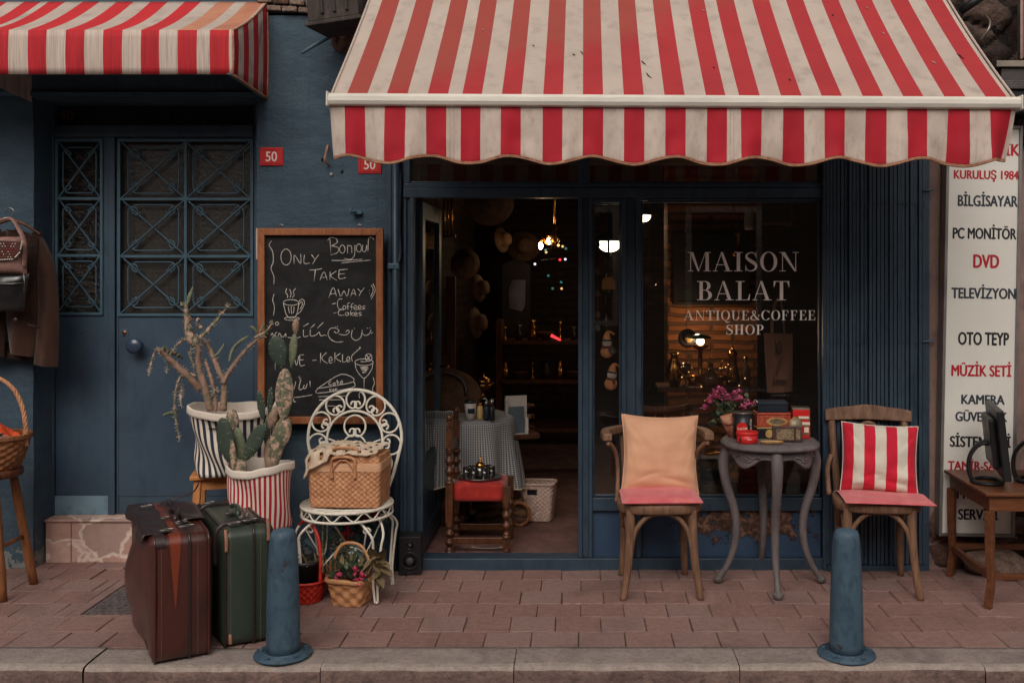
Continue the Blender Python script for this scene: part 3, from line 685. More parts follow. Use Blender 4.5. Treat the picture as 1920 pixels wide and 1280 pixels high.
# ---- drain pipe and conduit on the pier edge
t = thing('drain_pipe', 'blue painted pipe running down the wall between the chalkboard and shop door', 'pipe', (Xp(744), -.02, 0))
m = MB(); m.tube([(Xp(744), -.03, 0.0), (Xp(744), -.03, 2.6)], .021, 12); m.build('pipe', M_blue, t)
m = MB(); m.tube(catmull([(Xp(748), -.022, Zp(315)), (Xp(752), -.024, Zp(335)), (Xp(750), -.03, Zp(420)), (Xp(752), -.03, Zp(480)), (Xp(742), -.052, Zp(500))], 5), .008, 8); m.build('conduit', M_blue, t)
m = MB(); m.cbox((Xp(741), -.03, Zp(499)), (.062, .052, .03)); m.build('clamp', M_iron, t, bevel=.004)
t = thing('door_jamb_board', 'narrow blue boards covering the wall edge beside the shop door', 'board', (Xp(731), 0, 0))
m = MB(); m.box(Xp(726), Xp(735), -.014, .05, 0, ZT); m.box(Xp(735), Xp(757) - .001, .002, .05, 0, ZT); m.build('board', M_blue, t, bevel=.004)

# ---- folding gate
fg = thing('folding_gate', 'closed-up blue concertina gate of narrow steel slats beside the shop window', 'gate', (Xp(1640), -.03, 0))
m = MB(); n = 25; r2 = random.Random(5)
for i in range(n):
    u = i / (n - 1); px = 1549 + (1728 - 1549) * (u ** 1.06); x = Xp(px) ; wd = .0145 + .003 * u; jy = r2.uniform(-.008, .008)
    z0, z1 = .035, ZT - .01; yf = -.045 + jy
    m.box(x - wd / 2, x + wd / 2, yf, yf + .004, z0, z1); m.box(x - wd / 2, x - wd / 2 + .0025, yf + .004, yf + .024, z0, z1); m.box(x + wd / 2 - .0025, x + wd / 2, yf + .004, yf + .024, z0, z1)
m.build('gate_slats', M_blue, fg)
for py in (384, 641, 880):
    m = MB()
    for i in range(n):
        u = i / (n - 1); px = 1549 + (1728 - 1549) * (u ** 1.06); m.ell((Xp(px), -.05, Zp(py) + (i % 2) * .004), (.0048, .004, .0048), 8)
    m.bar((Xp(1546), -.02, Zp(py)), (Xp(1732), -.02, Zp(py)), .006, .012); m.build('rivet_bar', M_blue, fg)
for a, b in ((1540, 1547), (1731, 1738)):
    m = MB(); m.box(Xp(a), Xp(b), -.04, .03, .0, ZT); m.build('gate_post', M_blue, fg, bevel=.003)
m = MB(); m.box(Xp(1547) + .001, Xp(1731) - .001, -.05, .02, .002, .03); m.box(Xp(1547) + .001, Xp(1731) - .001, -.05, .02, ZT - .008, ZT + .03); m.build('gate_track', M_blue, fg)
for py in (357, 637):
    m = MB(); m.tube([(Xp(1724), -.052, Zp(py + 2)), (Xp(1744), -.052, Zp(py)), (Xp(1746), -.03, Zp(py))], .005, 8); m.build('hasp', M_iron, fg)
m = MB(); m.box(Xp(1549), XB, .10, .12, 0, ZT); m.build('gate_backing', M_dark, bld)  # near-black sheet painted as the dark interior between the slats

# ------------------------------------------------------------------ neighbouring house with its rough stone
nb = thing('neighbour_house', 'neighbouring house with pink plaster edge and bare rubble stone', 'building', (2.6, 0, 0))
m = MB(); wallgrid(m, Xp(1738), Xp(1776), .25, 2.5, y=-.012, amp=.008, seed=4); m.box(Xp(1738) + .002, Xp(1776), .0, .24, 0, 2.5); m.build('plaster_wall', M_pink, nb)
m = MB(); m.box(Xp(1776), 4.6, .04, .24, .3, 2.3); m.build('plaster_wall', M_pink, nb)
m = MB(); rubble(m, Xp(1738), 3.4, 0, .33, .02, .19, .075, .014, 2); m.build('rubble_base', M_stone, nb)
m = MB(); rubble(m, Xp(1735), 3.1, 2.24, 3.4, .03, .21, .09, .016, 6); m.build('rubble_wall', [mk('shaded_stone_' + k_, a_, b_, scale=14, rough=.95, bump=1, bscale=50, bdist=.015) for k_, a_, b_ in (('buff', L(104, 84, 74), L(66, 52, 47)), ('brown', L(70, 52, 46), L(46, 36, 33)), ('gap', L(40, 33, 31), L(28, 24, 23)))], nb)  # darker copy of the rubble stones, the poor light put into their colour
m = MB(); m.box(XB + .01, 4.6, .1, .3, 2.3, 3.7); m.box(Xp(1738) + .01, 4.6, .1, .3, 0, .3); m.build('wall_core', M_stone[2], nb)
# stray masonry block under the desk
m = MB(); m.ell((0, 0, 0), (.17, .11, .085), 20, fn=lambda p: p * (1 + .35 * noise.fractal(p * 9, 1, 2, 4)))
m.M = Matrix.Identity(4)
for i in range(len(m.v)): m.v[i] = Vector((m.v[i].x + 2.17, m.v[i].y - .14, max(.0, m.v[i].z * .9 + .07)))
tag(m.build('loose_stone', M_stone[0], org=(2.17, -.14, 0)), 'rough loose block of masonry lying under the wooden desk', 'stone')

# ------------------------------------------------------------------ house across the street (it shades the lane and shows in the panes)
op = thing('street_house', 'plain plastered house across the street facing the shop', 'building', (0, -8.6, 0))
m = MB(); m.box(-22, 22, -9.4, -8.6, -.13, 4.2); m.build('wall', mk('ochre_plaster', L(120, 104, 92), L(100, 86, 76), scale=1, rough=.9, bump=.3), op)
for fl in range(1):
    for i in range(-5, 6):
        m = MB(); z = .9 + fl * 3.0; m.box(i * 2.0 - .45, i * 2.0 + .45, -8.6, -8.56, z, z + 1.5); wn_ = m.build('window', M_dark, op)
        m = MB(); m.box(i * 2.0 - .53, i * 2.0 - .45, -8.6, -8.53, z - .08, z + 1.58); m.box(i * 2.0 + .45, i * 2.0 + .53, -8.6, -8.53, z - .08, z + 1.58); m.box(i * 2.0 - .45, i * 2.0 + .45, -8.6, -8.53, z + 1.5, z + 1.58); m.box(i * 2.0 - .45, i * 2.0 + .45, -8.6, -8.53, z - .08, z); m.build('frame', M_white, wn_)
m = MB(); m.box(-22, 22, -9.5, -8.45, 4.2, 4.35); m.build('roof', M_stone[2], op)

# ------------------------------------------------------------------ awnings
aw = thing('shop_awning', 'large red and cream striped awning with scalloped valance over the shop front', 'awning', (0, -1.08, 2.29))
BP = [620, 648, 686, 723, 762, 800, 838, 865, 902, 940, 977, 1018, 1055, 1093, 1131, 1170, 1208, 1247, 1285, 1325, 1362, 1388, 1427, 1467, 1506, 1544, 1582, 1621, 1660, 1698, 1736, 1775, 1815, 1853, 1893, 1901]
dA = 4.2; yA = dA + CY
BX = [Xp(p, dA) for p in BP]
def col_interp(xs, sub):
    """column stations: `sub` steps inside each stripe; returns positions and the stripe of each column"""
    out = []; st_ = []
    for k, (a, b) in enumerate(zip(xs, xs[1:])):
        for i in range(sub): out.append(a + (b - a) * i / sub); st_.append(k)
    return out + [xs[-1]], st_
def striped(m, xs, sub, nv, fn, mats):
    X, ST = col_interp(xs, sub); k = len(X); vs = []; fs = []; ms = []
    for j in range(nv + 1):
        for x in X: vs.append(fn(x, j / nv))
    for j in range(nv):
        for i in range(k - 1): a = j * k + i; fs.append((a, a + 1, a + k + 1, a + k)); ms.append(mats(ST[i], (j + .5) / nv))
    m.add(vs, fs, ms, True)
q = NM('canopy_red'); q.set(.75, 0, .3, sheen=.1)
sep = q.node('ShaderNodeSeparateXYZ'); q.link(q.tc.outputs['Object'], sep.inputs[0])
base = q.ramp(q.noise(3, 7), [(.35, L(172, 44, 48)), (.65, L(158, 38, 43))])
fd = q.math('ADD', q.math('MULTIPLY', sep.outputs[2], 1.5), q.math('MULTIPLY', sep.outputs[0], -.55)); fd = q.math('ADD', fd, q.math('MULTIPLY', q.noise(2.5, 4), .7))
base = q.mix(q.ramp(fd, [(.75, (0, 0, 0)), (1.9, (.6, .6, .6))]), base, L(146, 76, 60))
base = q.mix(q.ramp(q.noise(18, 9, None, .8), [(.69, (0, 0, 0)), (.73, (.9, .9, .9))]), base, L(150, 96, 82))
q.col(base); q.bump(q.noise(260, 3), .2, .002); q.bump(q.noise(5, 5), .3, .02); M_canred = q.m
zsl = (2.945 - 2.308) / (4.96 - 4.2)
def slope(x, v):
    y = yA + v * 1.075; z = 2.308 + (y - yA) * zsl - .022 * math.sin(PI * v) - .005 * math.sin((x + 1) * 16.3) * math.sin(PI * v) ** .5
    return (x, y + .01, z + .004 * noise.noise(Vector((x * 3, y * 3, 0))))
m = MB(); striped(m, BX, 3, 24, slope, lambda k, v: 1 if k % 2 else 0)
r3 = random.Random(11)
cv = m.build('canopy_cover', [M_cream, M_canred], aw, solid=.0012)
m = MB()   # small rips and bird marks in the cloth
for px, py, l, mi in ((1206, 120, .05, 0), (1216, 143, .055, 0), (1090, 103, .03, 0), (1076, 106, .02, 0), (1338, 128, .016, 0), (1655, 62, .025, 1), (1750, 116, .025, 1), (1800, 105, .05, 0), (1318, 22, .02, 1), (1000, 90, .012, 0), (905, 60, .01, 1), (1480, 150, .012, 0), (1560, 30, .012, 0), (1625, 15, .02, 1)):
    for dd_ in [4.2 + .01 * i for i in range(110)]:
        p = W(px, py, dd_); v = (p.y - .01 - yA) / 1.075
        if v > 0 and p.z <= slope(p.x, min(1, v))[2] : break
    a = r3.uniform(.6, 1.2); pts = []
    for i in range(6):
        s_ = (i / 5 - .5) * l; x = p.x + s_ * math.cos(a) * .7 + r3.uniform(-.003, .003); v = (p.y - .01 - yA) / 1.075 - s_ * math.sin(a) / 1.075; c = Vector(slope(x, v)); pts.append(c + Vector((0, -.003, .004)))
    m.tube(pts, [.0006, .002, .0026, .0022, .0016, .0005], 5, mi=mi)
m.build('rip', [M_dark, M_cream], cv)
m = MB()
def barprof(x):
    pr = [(-.012, .029), (-.034, .025), (-.045, .012), (-.046, -.006), (-.038, -.022), (-.01, -.027), (.014, -.022), (.014, .027)]
    return [(x, yA + a, 2.287 + b) for a, b in pr]
xa, xb = Xp(618, dA), Xp(1908, dA)
A, B = barprof(xa), barprof(xb); k = len(A)
m.add(A + B, [tuple(range(k)), tuple(reversed(range(k, 2 * k)))] + [(i, (i + 1) % k, (i + 1) % k + k, i + k) for i in range(k)])
for x in (xa, xb): m.cbox((x, yA - .016, 2.288), (.008, .07, .062))
m.build('front_bar', M_white, aw, bevel=.006, seg=3)
def vbot(x):
    px = x * F / dA + XV; return Zp(303 + 7.5 * math.cos(2 * PI * (px - 728) / 154) + (-1 if px > 1000 else -1), dA)
def vy(x, v):
    px = x * F / dA + XV
    f = .018 * math.sin(2 * PI * (px - 640) / 154) + .009 * math.sin(px * .11 + 1 + .8 * v) + .006 * math.sin(px * .043) + .010 * noise.noise(Vector((px * .03, v * 2.5, 1))) * (1 + 0 * v)
    e = math.exp(-((px - 1893) / 22.0) ** 2) * .05 + math.exp(-((px - 620) / 20.0) ** 2) * .03
    return yA - .018 + v * (f + e)
def val(x, v):
    z0 = 2.264; return (x - v * v * .02 * math.exp(-((x - xb) / .08) ** 2) + v * .012 * math.exp(-((x - xa) / .06) ** 2), vy(x, v), z0 + (vbot(x) - z0) * v)
m = MB(); striped(m, BX, 8, 14, val, lambda k, v: 1 if k % 2 else 0); m.build('valance', [mk('valance_cream', L(204, 188, 176), L(190, 173, 161), L(176, 158, 148), scale=9, stretch=(1.6, 1, .7), rough=.85, bump=.2, bscale=120), M_redv], aw, solid=.0012)
m = MB(); X, _ = col_interp(BX, 8); m.tube([Vector(val(x, 1)) for x in X], .0052, 6); m.tube([Vector(val(x, .975)) + Vector((0, -.0035, 0)) for x in X], .0022, 5); m.build('hem', M_trim, aw)
m = MB()
for i in range(len(BX)):
    pass
for x in (BX[7] - .03, BX[21] - .03, BX[7] - .045, BX[21] - .045): m.tube([Vector(val(x, v / 8)) + Vector((0, -.0016, 0)) for v in range(9)], .0009, 4)
m.build('seam', M_creamdirty, aw)
for x0 in (Xp(700, dA), Xp(1820, dA)):
    m = MB(); s_ = 1 if x0 < 0 else -1
    m.tube([(x0, yA + .02, 2.26), (x0 + s_ * .25, -.55, 2.5), (x0, -.03, 2.83)], .02, 8); m.build('folding_arm', M_white, aw)
m = MB(); m.tube([(xa, -.03, 3.2), (xb, -.03, 3.2)], .04, 12); m.build('roller', M_white, aw)
for x in (xa + .004, xb - .006): m = MB(); m.tube([Vector(slope(x, i / 10)) + Vector((0, 0, .003)) for i in range(11)], .006, 6); m.build('edge_cord', M_cream, aw)

aw.rotation_euler.y = .0054
a2 = thing('door_awning', 'smaller boxy red and white striped awning with closed sides over the left doorway', 'awning', (-2.4, -.5, 2.5))
dB = 4.755; yB = dB + CY
P2 = [-280, -244, -209, -174, -139, -104, -69, -34, 2 - 20, 17, 53, 88, 124, 159, 194, 230, 265, 299, 334, 370, 394, 430, 436]
B2 = [Xp(p, dB) for p in P2]; zF, zFb, zW, zWb = 2.724, 2.513, 3.0, 2.489
def mat2(k, v): return 0 if k in (19, 21) else (1 if k % 2 else 0)
m = MB()
def top2(x, v): return (x, yB + v * (-yB - .004), zF + v * (zW - zF) - .02 * math.sin(PI * v) + .004 * math.sin(x * 9) * math.sin(PI * v))
def mt(k, v): 
    r_ = 1 if k in (8, 10, 12, 14, 16) else 0
    if k < 8: r_ = 0 if k % 2 else 1
    if k in (18, 20): r_ = 2
    return r_
striped(m, B2, 2, 12, top2, mt); m.build('top_cover', [M_cream, M_red, M_tan], a2, solid=.0012)
m = MB(); r4 = random.Random(2)
def fas(x, v): return (x, yB - .001 - .006 * math.sin(PI * v) + .003 * math.sin(x * 21) * v, zF + (zFb - zF) * v)
def mf2(k, v): return 1 if (k < 8 and k % 2 == 0) or (k >= 8 and k % 2 == 0 and k != 22) else 0
striped(m, B2, 3, 6, fas, mf2); m.build('front_cover', [M_creamdirty, M_reddirty], a2, solid=.0012)
xs = B2[-1]
m = MB(); ys = [yB + (-yB - .004) * i / 7 for i in range(8)]
def side(y, v):
    t_ = (y - yB) / (-yB); zt_ = zF + t_ * (zW - zF) - .02 * math.sin(PI * t_); zb_ = zFb + t_ * (zWb - zFb); return (xs + .004 * math.sin(v * PI), y, zt_ + (zb_ - zt_) * v)
striped(m, ys, 3, 6, side, lambda k, v: 1 if k % 2 == 0 else 0); m.build('side_cover', [M_creamdirty, M_reddirty], a2, solid=.0012)
m = MB()
m.tube([side(y, 1) for y in ys], .007, 6); m.tube([side(ys[-1], v / 6) for v in range(7)], .007, 6); m.tube([side(y, 0) for y in ys], .005, 6); m.tube([side(yB, v / 6) for v in range(7)], .006, 6); m.build('edge_trim', M_trim, a2)
m = MB(); m.bar((-4.3, yB + .012, zFb + .012), (xs - .01, yB + .012, zFb + .012), .02, .02); m.bar((xs - .016, yB, zFb + .01), (xs - .016, -.006, zWb + .012), .02, .02); m.bar((-4.3, -.014, zWb + .02), (xs - .02, -.014, zWb + .02), .02, .02); m.build('frame_tube', M_iron, a2)
m = MB()   # left gusset of the hood seen from within
xq = Xp(0, 4.95)
m.add([(xq - .04, yB + .02, zFb + .005), (xq - .02, -.01, zWb - .02), (xq - .02, -.01, zWb + .4), (xq - .04, yB + .02, zF - .02)], [(0, 1, 2, 3)]); m.build('side_cover', [M_creamdirty], a2, solid=.002)
# ------------------------------------------------------------------ number plates, hooks and oddments on the pier
M_plate = mk('enamel_red', L(196, 36, 38), L(180, 30, 34), scale=14, rough=.4, bump=.08, chip=L(210, 120, 80), chiplo=.74, chipscale=30)
M_digit = mk('enamel_white', L(230, 218, 206), L(216, 204, 192), rough=.5, bump=0)
hp = None
for k, (px, py, lab) in enumerate(((510, 294, 'red enamel 50 number plate in full view beside the old double door'), (694, 309, 'red enamel 50 number plate half covered by the scalloped valance'))):
    if hp is None:
        hp = thing('number_plate', lab, 'house number', (Xp(px), -.006, Zp(py)))
        m = MB(); w_, h_ = 43.5 / 353.6 / 2, 34 / 353.6 / 2; c = hp.location
        m.box(c.x - w_, c.x + w_, -.010, -.004, c.z - h_, c.z + h_); pl = m.build('plate', M_plate, hp, bevel=.003)
        m = MB(); e = .011
        m.tube([(c.x - w_ + e, -.011, c.z - h_ + e), (c.x + w_ - e, -.011, c.z - h_ + e), (c.x + w_ - e, -.011, c.z + h_ - e), (c.x - w_ + e, -.011, c.z + h_ - e)], .0022, 6, closed=True); m.build('rim', M_plate, hp)
        m = MB(); put_text(m, '50', (c.x, -.0115, c.z), .050, .060, bold=.012); m.build('numeral', M_digit, hp)
        hp['group'] = 'number plates on the pier'
    else:
        o = copy_tree(hp); o.location = (Xp(px), -.006, Zp(py)); o['label'] = lab
def small(name, lab, cat, px, py, build, mats, bevel=0, d=5.24):
    m = MB(); p = W(px, py, d); build(m, p); return tag(m.build(name, mats, org=p, bevel=bevel), lab, cat)
small('wall_hook', 'blue painted iron hook on the pier above the chalkboard', 'hook', 668, 398, lambda m, p: (m.cbox(p + Vector((0, .02, 0)), (.05, .02, .016)), m.tube([p, p + Vector((-.02, -.03, -.005)), p + Vector((-.025, -.035, .02))], .006, 8)), M_iron)
small('wire_end', 'frayed cut cable sticking out of the wall left of the valance', 'cable', 612, 290, lambda m, p: m.tube(catmull([p + Vector((0, .03, .05)), p + Vector((.008, -.01, .04)), p + Vector((.0, -.012, .0)), p + Vector((-.006, -.01, -.035)), p + Vector((.004, .03, -.05))], 5), .006, 7), M_trim)
for px, py, lab in ((601, 297, 'small screw hole plug left of the frayed cable'), (618, 326, 'white chipped plug just under the frayed cable'), (638, 320, 'dark screw stub right of the frayed cable')):
    small('wall_plug', lab, 'plug', px, py, lambda m, p: m.ell(p + Vector((0, .035, 0)), (.008, .012, .009), 8), M_creamdirty if 'white' in lab else M_blackpl)
M_greywood = mk('dark_grey_wood', L(66, 56, 52), L(46, 40, 38), L(84, 72, 64), scale=9, stretch=(1, 1, .4), rough=.8, bump=.6)  # darker, greyer wood for the box on the pier
# wooden shutter box above the pier and the stick below it
t = thing('wooden_box', 'old dark wooden slatted box fixed on top of the pier between the awnings', 'box', W(640, 25, 5.05))
m = MB(); m.M = Matrix.Translation(W(640, 8, 5.02)) @ Euler((0, R(-5), R(-12))).to_matrix().to_4x4()
m.box(-.135, .135, -.11, .14, -.10, .3); m.build('carcass', M_greywood, t, bevel=.006)
for i in range(3):
    q = MB(); q.M = m.M.copy(); q.box(-.06 + i * .065, -.045 + i * .065, -.122, -.111, -.07, .28); q.build('slat', M_greywood, t, bevel=.003)
q = MB(); q.M = m.M.copy(); q.box(-.15, .15, -.12, .14, -.122, -.101); q.build('bottom_board', M_greywood, t, bevel=.005)
small('iron_stick', 'dark blue iron stick jutting diagonally from the pier below the wooden box', 'stick', 600, 80, lambda m, p: m.tube([W(565, 100, 5.1), W(605, 76, 5.17), W(640, 57, 5.3)], [.008, .012, .013], 8), M_iron)

# ------------------------------------------------------------------ chalkboard
cb = thing('chalkboard', 'wood framed chalkboard with white coffee and cake writing hung on the blue pier', 'chalkboard', W(602, 795, 5.22))
dC = 5.20; yC = dC + CY
bx0, bx1, bz0, bz1 = Xp(484, dC), Xp(719, dC), Zp(794, dC), Zp(428, dC); fw = .037
m = MB(); m.box(bx0 + .02, bx1 - .02, yC + .008, yC + .02, bz0 + .02, bz1 - .02)
sl = NM('slate'); sl.set(.75, 0, .25); sl.col(sl.mix(sl.ramp(sl.noise(3.5, 8, sl.mapping((1, 1, 1.8)), .7, 1.2), [(.4, (0, 0, 0)), (.75, (.55, .55, .55))]), (.010, .010, .011), (.045, .044, .044))); sl.bump(sl.noise(120, 3), .1, .002)
bo = m.build('writing_surface', sl.m, cb)
m = MB(); y0, y1 = yC - .014, yC + .02
m.prism([(bx0, bz0), (bx1, bz0), (bx1 - fw, bz0 + fw), (bx0 + fw, bz0 + fw)], y0, y1); m.prism([(bx0, bz1), (bx0 + fw, bz1 - fw), (bx1 - fw, bz1 - fw), (bx1, bz1)], y0, y1)
m.prism([(bx0, bz0), (bx0 + fw, bz0 + fw), (bx0 + fw, bz1 - fw), (bx0, bz1)], y0, y1); m.prism([(bx1, bz0), (bx1, bz1), (bx1 - fw, bz1 - fw), (bx1 - fw, bz0 + fw)], y0, y1)
m.build('frame', M_frame, cb, bevel=.003)
for px in (528, 674):
    m = MB(); m.tube([(Xp(px, dC) + .011 * math.cos(a), yC - .004, bz1 + .006 + .013 * math.sin(a)) for a in [PI * i / 10 for i in range(11)]], .0035, 6); m.build('hanging_loop', M_steel, cb)
m = MB(); m.box(Xp(481, dC), Xp(484, dC) - .0005, yC - .01, yC - .006, Zp(486, dC), Zp(428, dC)); m.build('paper_label', M_cream, cb)
STROKES = """505,150 512,240|490,165 510,145 540,150 548,175 515,195|515,195 555,205 550,235 510,248|612,240 612,195 620,195 635,200 637,238|655,190 652,250 630,275 590,270|702,190 702,225 718,228 728,190 730,228|735,225 737,160 750,143 765,150 767,160|515,283 600,282 700,275|575,297 660,290 750,280
290,302 292,250 328,302 330,245|352,250 350,298 385,298|395,248 415,275|438,248 420,272 400,305
382,340 420,338 458,332|418,336 410,408|445,402 470,350 490,400|455,385 485,383|507,350 505,400|545,345 510,375 548,402|560,340 560,390 600,386|560,340 612,335|560,365 595,362
498,508 525,445 545,498|508,485 540,480|555,455 570,498 590,465 608,498 622,452|630,498 648,455 662,495|637,482 658,480|672,452 690,470|710,448 695,468 680,495
742,460 744,464|742,478 744,482|752,430 765,460 750,500|762,420 778,460 752,515
518,543 540,540|580,515 560,515 550,540 558,572 578,572|625,535 612,545 613,580|605,560 622,558|648,540 635,548 636,580|628,562 645,560|650,568 668,565 662,552 650,560 655,578 672,575|675,568 692,565 685,552 675,560 680,578 696,575|718,555 702,558 705,567 717,570 700,578
527,598 545,596|590,580 565,580 555,600 565,612 592,610|618,595 619,614|630,585 630,615|648,595 632,605 648,615|652,605 670,603 662,592 652,600 657,615 672,612|695,595 680,597 682,604 695,608 678,616
226,540 240,600 262,628 290,628 308,600 318,540|318,535 330,518 348,520 352,545 330,588 308,605|322,545 335,530 342,545 325,575|255,560 258,580 264,600|272,560 273,585 276,605|290,560 289,580 285,600
245,450 240,475 252,490 250,508|262,455 272,480 266,505|300,450 284,470 291,490 280,505
155,165 140,190 160,230 165,290 152,330 168,380 168,425|170,485 162,520 172,560 165,615
150,735 160,720 172,745 178,720 190,715|190,745 205,720 215,745 222,735|225,745 240,720 240,745|252,745 300,748 330,742|345,700 348,740 375,735|388,700 390,735 420,730 440,712 450,735 475,730|345,680 378,660|388,690 415,665|430,690 465,655|478,732 486,733
545,690 510,690 495,720 510,755 545,772 585,770|545,690 560,705 545,718 530,708|560,725 600,730 622,712 612,700 600,712|640,700 635,740 660,762 690,745 700,700|700,720 715,732 740,725 752,700|752,720 764,715|535,680 540,684|548,678 553,682|650,690 654,692|728,690 732,688|742,688 746,690
178,870 176,940|290,855 303,912 318,856|325,850 325,912 355,910|325,850 350,848|325,880 348,878|400,883 425,880|450,838 448,900|485,835 455,870 492,902|500,885 520,880 512,862 500,875 505,898 522,893|535,835 535,895|568,840 539,865 572,890|582,845 582,890 605,887|606,880 625,875 618,860 606,870 612,890 628,886|640,890 635,860 650,840 690,805|680,812 688,800
657,895 665,940 700,985 720,985 755,940 765,895|711,985 710,1055|685,925 735,920 690,932 738,930 695,942 730,940 700,955 725,952|690,888 715,890 735,884|725,850 750,885|724,880 752,852
430,1052 572,965 648,1010 430,1052|430,1052 435,1078 640,1045 648,1010|515,1010 502,1012 500,1028 515,1028|535,1018 523,1022 525,1030 537,1026 535,1014 538,1032|548,1000 550,1028|560,1008 550,1018 563,1024|568,1018 582,1012 575,1005 567,1015 572,1026 584,1020|505,1052 505,1070|516,1052 506,1062 517,1070|522,1062 532,1060 527,1053 521,1062 526,1070 533,1067|538,1050 538,1068|550,1050 540,1060 551,1068
435,1100 600,1095|440,1120 590,1118|490,1155 600,1160|385,1005 388,1045|370,1020 360,1050 345,1045 352,1030|330,1000 320,1055 345,1050|315,985 325,978|320,995 332,988|300,1010 290,1050 285,1055|290,1105 345,1100 400,1088|285,1110 290,1130 300,1130|765,985 772,1020 762,1050 770,1090|700,1060 680,1085 685,1110"""
CIRC = [(580, 215, 16, 24), (680, 208, 15, 24), (242, 262, 31, 48), (592, 565, 9, 11), (607, 604, 9, 10), (272, 535, 46, 17), (277, 632, 45, 10), (188, 662, 9, 10), (710, 893, 55, 20), (738, 865, 20, 22), (560, 1030, 0, 0)]
def CBp(u, v): return Vector((Xp(460 + u * .3125, dC), yC + .0072, Zp(400 + v * .3125, dC)))
m = MB(); rc = random.Random(4)
for line in STROKES.split('\n'):
    for s_ in line.split('|'):
        pts = [tuple(float(c) for c in p.split(',')) for p in s_.split()]
        P = catmull([CBp(u + rc.uniform(-1, 1), v + rc.uniform(-1, 1)) for u, v in pts], 4) if len(pts) > 2 else [CBp(*p) for p in pts]
        m.tube(P, [.0019 * rc.uniform(.75, 1.2) for _ in P], 5, sy=.3, up=(0, 1, 0))
for cu_, cv_, ru, rv in CIRC:
    if ru: m.tube([CBp(cu_ + ru * math.cos(a), cv_ + rv * math.sin(a)) for a in [2 * PI * i / 24 for i in range(24)]], .0019, 5, closed=True)
M_chalk = NM('chalk'); M_chalk.set(.95, 0, .1); M_chalk.col(M_chalk.mix(M_chalk.ramp(M_chalk.noise(160, 4), [(.4, (0, 0, 0)), (.65, (.6, .6, .6))]), L(222, 214, 204), L(120, 116, 112))); m.build('chalk_writing', M_chalk.m, bo)

# ------------------------------------------------------------------ bollards on the kerb
bo1 = None
for px, lab, rz in ((531, 'blue painted steel bollard on the kerb in front of the red basket', 0.3), (1587, 'blue painted steel bollard with rusty chips on the kerb before the striped cushion chair', 2.2)):
    p = Vector((Xp(px, 4.085), 4.085 + CY, .003))
    if bo1 is None:
        bo1 = thing('bollard', lab, 'bollard', p, 'bollards along the kerb')
        M_bol = mk('bollard_paint', L(60, 83, 100), L(74, 97, 112), L(46, 64, 81), scale=11, stretch=(1, 1, .6), rough=.55, bump=.6, bscale=26, bdist=.006, chip=L(60, 44, 40), chiplo=.615, chipscale=13, stain=(L(38, 52, 66), 6))
        m = MB(); m.lathe([(.069, .010), (.068, .05), (.066, .2), (.0615, .33), (.057, .43), (.0545, .475), (.051, .495), (.043, .508), (.028, .514), (0, .516)], 40, p, wob=lambda a, t_: 1 + .006 * math.sin(a * 2 + t_ * 5)); m.build('post', M_bol, bo1)
        m = MB(); m.lathe([(.116, 0), (.118, .004), (.116, .010), (.072, .012), (.0695, .018)], 40, p); m.build('base_plate', M_bol, bo1)
        for i in range(5):
            a = i * 2 * PI / 5 + .5; m = MB(); m.lathe([(.010, .010), (.010, .019), (.006, .021), (0, .021)], 6, p + Vector((.094 * math.cos(a), .094 * math.sin(a), 0)), smooth=False); m.build('bolt', M_bol, bo1)
    else:
        o = copy_tree(bo1); o.location = p; o.rotation_euler.z = rz; o['label'] = lab

# ------------------------------------------------------------------ suitcases
def rbox(sx, sy, sz, r, bulge=0, n=14):
    """a soft box: rounded edges, faces swelling a little"""
    m = MB()
    bm = bmesh.new(); bmesh.ops.create_cube(bm, size=2); bmesh.ops.subdivide_edges(bm, edges=bm.edges[:], cuts=n, use_grid_fill=True)
    vs = []
    for v in bm.verts:
        p = v.co; h = Vector((sx / 2, sy / 2, sz / 2)); q = Vector([p[i] * h[i] for i in range(3)]); inner = Vector([max(-(h[i] - r), min(h[i] - r, q[i])) for i in range(3)])
        d = q - inner; q = inner + d.normalized() * r if d.length > 1e-9 else q
        b = 1 + bulge * (1 - p.y ** 2) * (1 - p.z ** 2)
        vs.append(Vector((q.x * b, q.y, q.z + sz / 2)))
    bm.verts.index_update(); fs = [tuple(v.index for v in f.verts) for f in bm.faces]; bm.free()
    return vs, fs
def leather(name, a, b, c, rough=.34):
    q = NM(name); q.set(rough, 0, .5, coat=.5); q.b.inputs['Coat Roughness'].default_value = .3
    col = q.ramp(q.noise(4, 7, q.mapping((1, 1, .5)), .65, .6), [(.3, a), (.5, b), (.7, c)])
    q.col(col); q.bump(q.noise(3.5, 5), .25, .03); q.bump(q.noise(150, 4), .25, .0015)
    rr = q.node('ShaderNodeMapRange'); q.link(q.noise(6, 7), rr.inputs[0]); rr.inputs[3].default_value = rough - .12; rr.inputs[4].default_value = rough + .25; q.link(rr.outputs[0], q.b.inputs['Roughness'])
    return q.m
M_lbrown = leather('brown_leather', L(44, 22, 18), L(78, 34, 26), L(62, 38, 31)); M_lgreen = leather('green_leather', L(36, 48, 42), L(50, 62, 52), L(58, 68, 58), .4)
M_lorange = leather('orange_leather', L(104, 44, 26), L(128, 54, 30), L(82, 36, 24), .32); M_ldark = leather('dark_leather', L(38, 26, 26), L(48, 32, 30), L(30, 22, 22), .4)
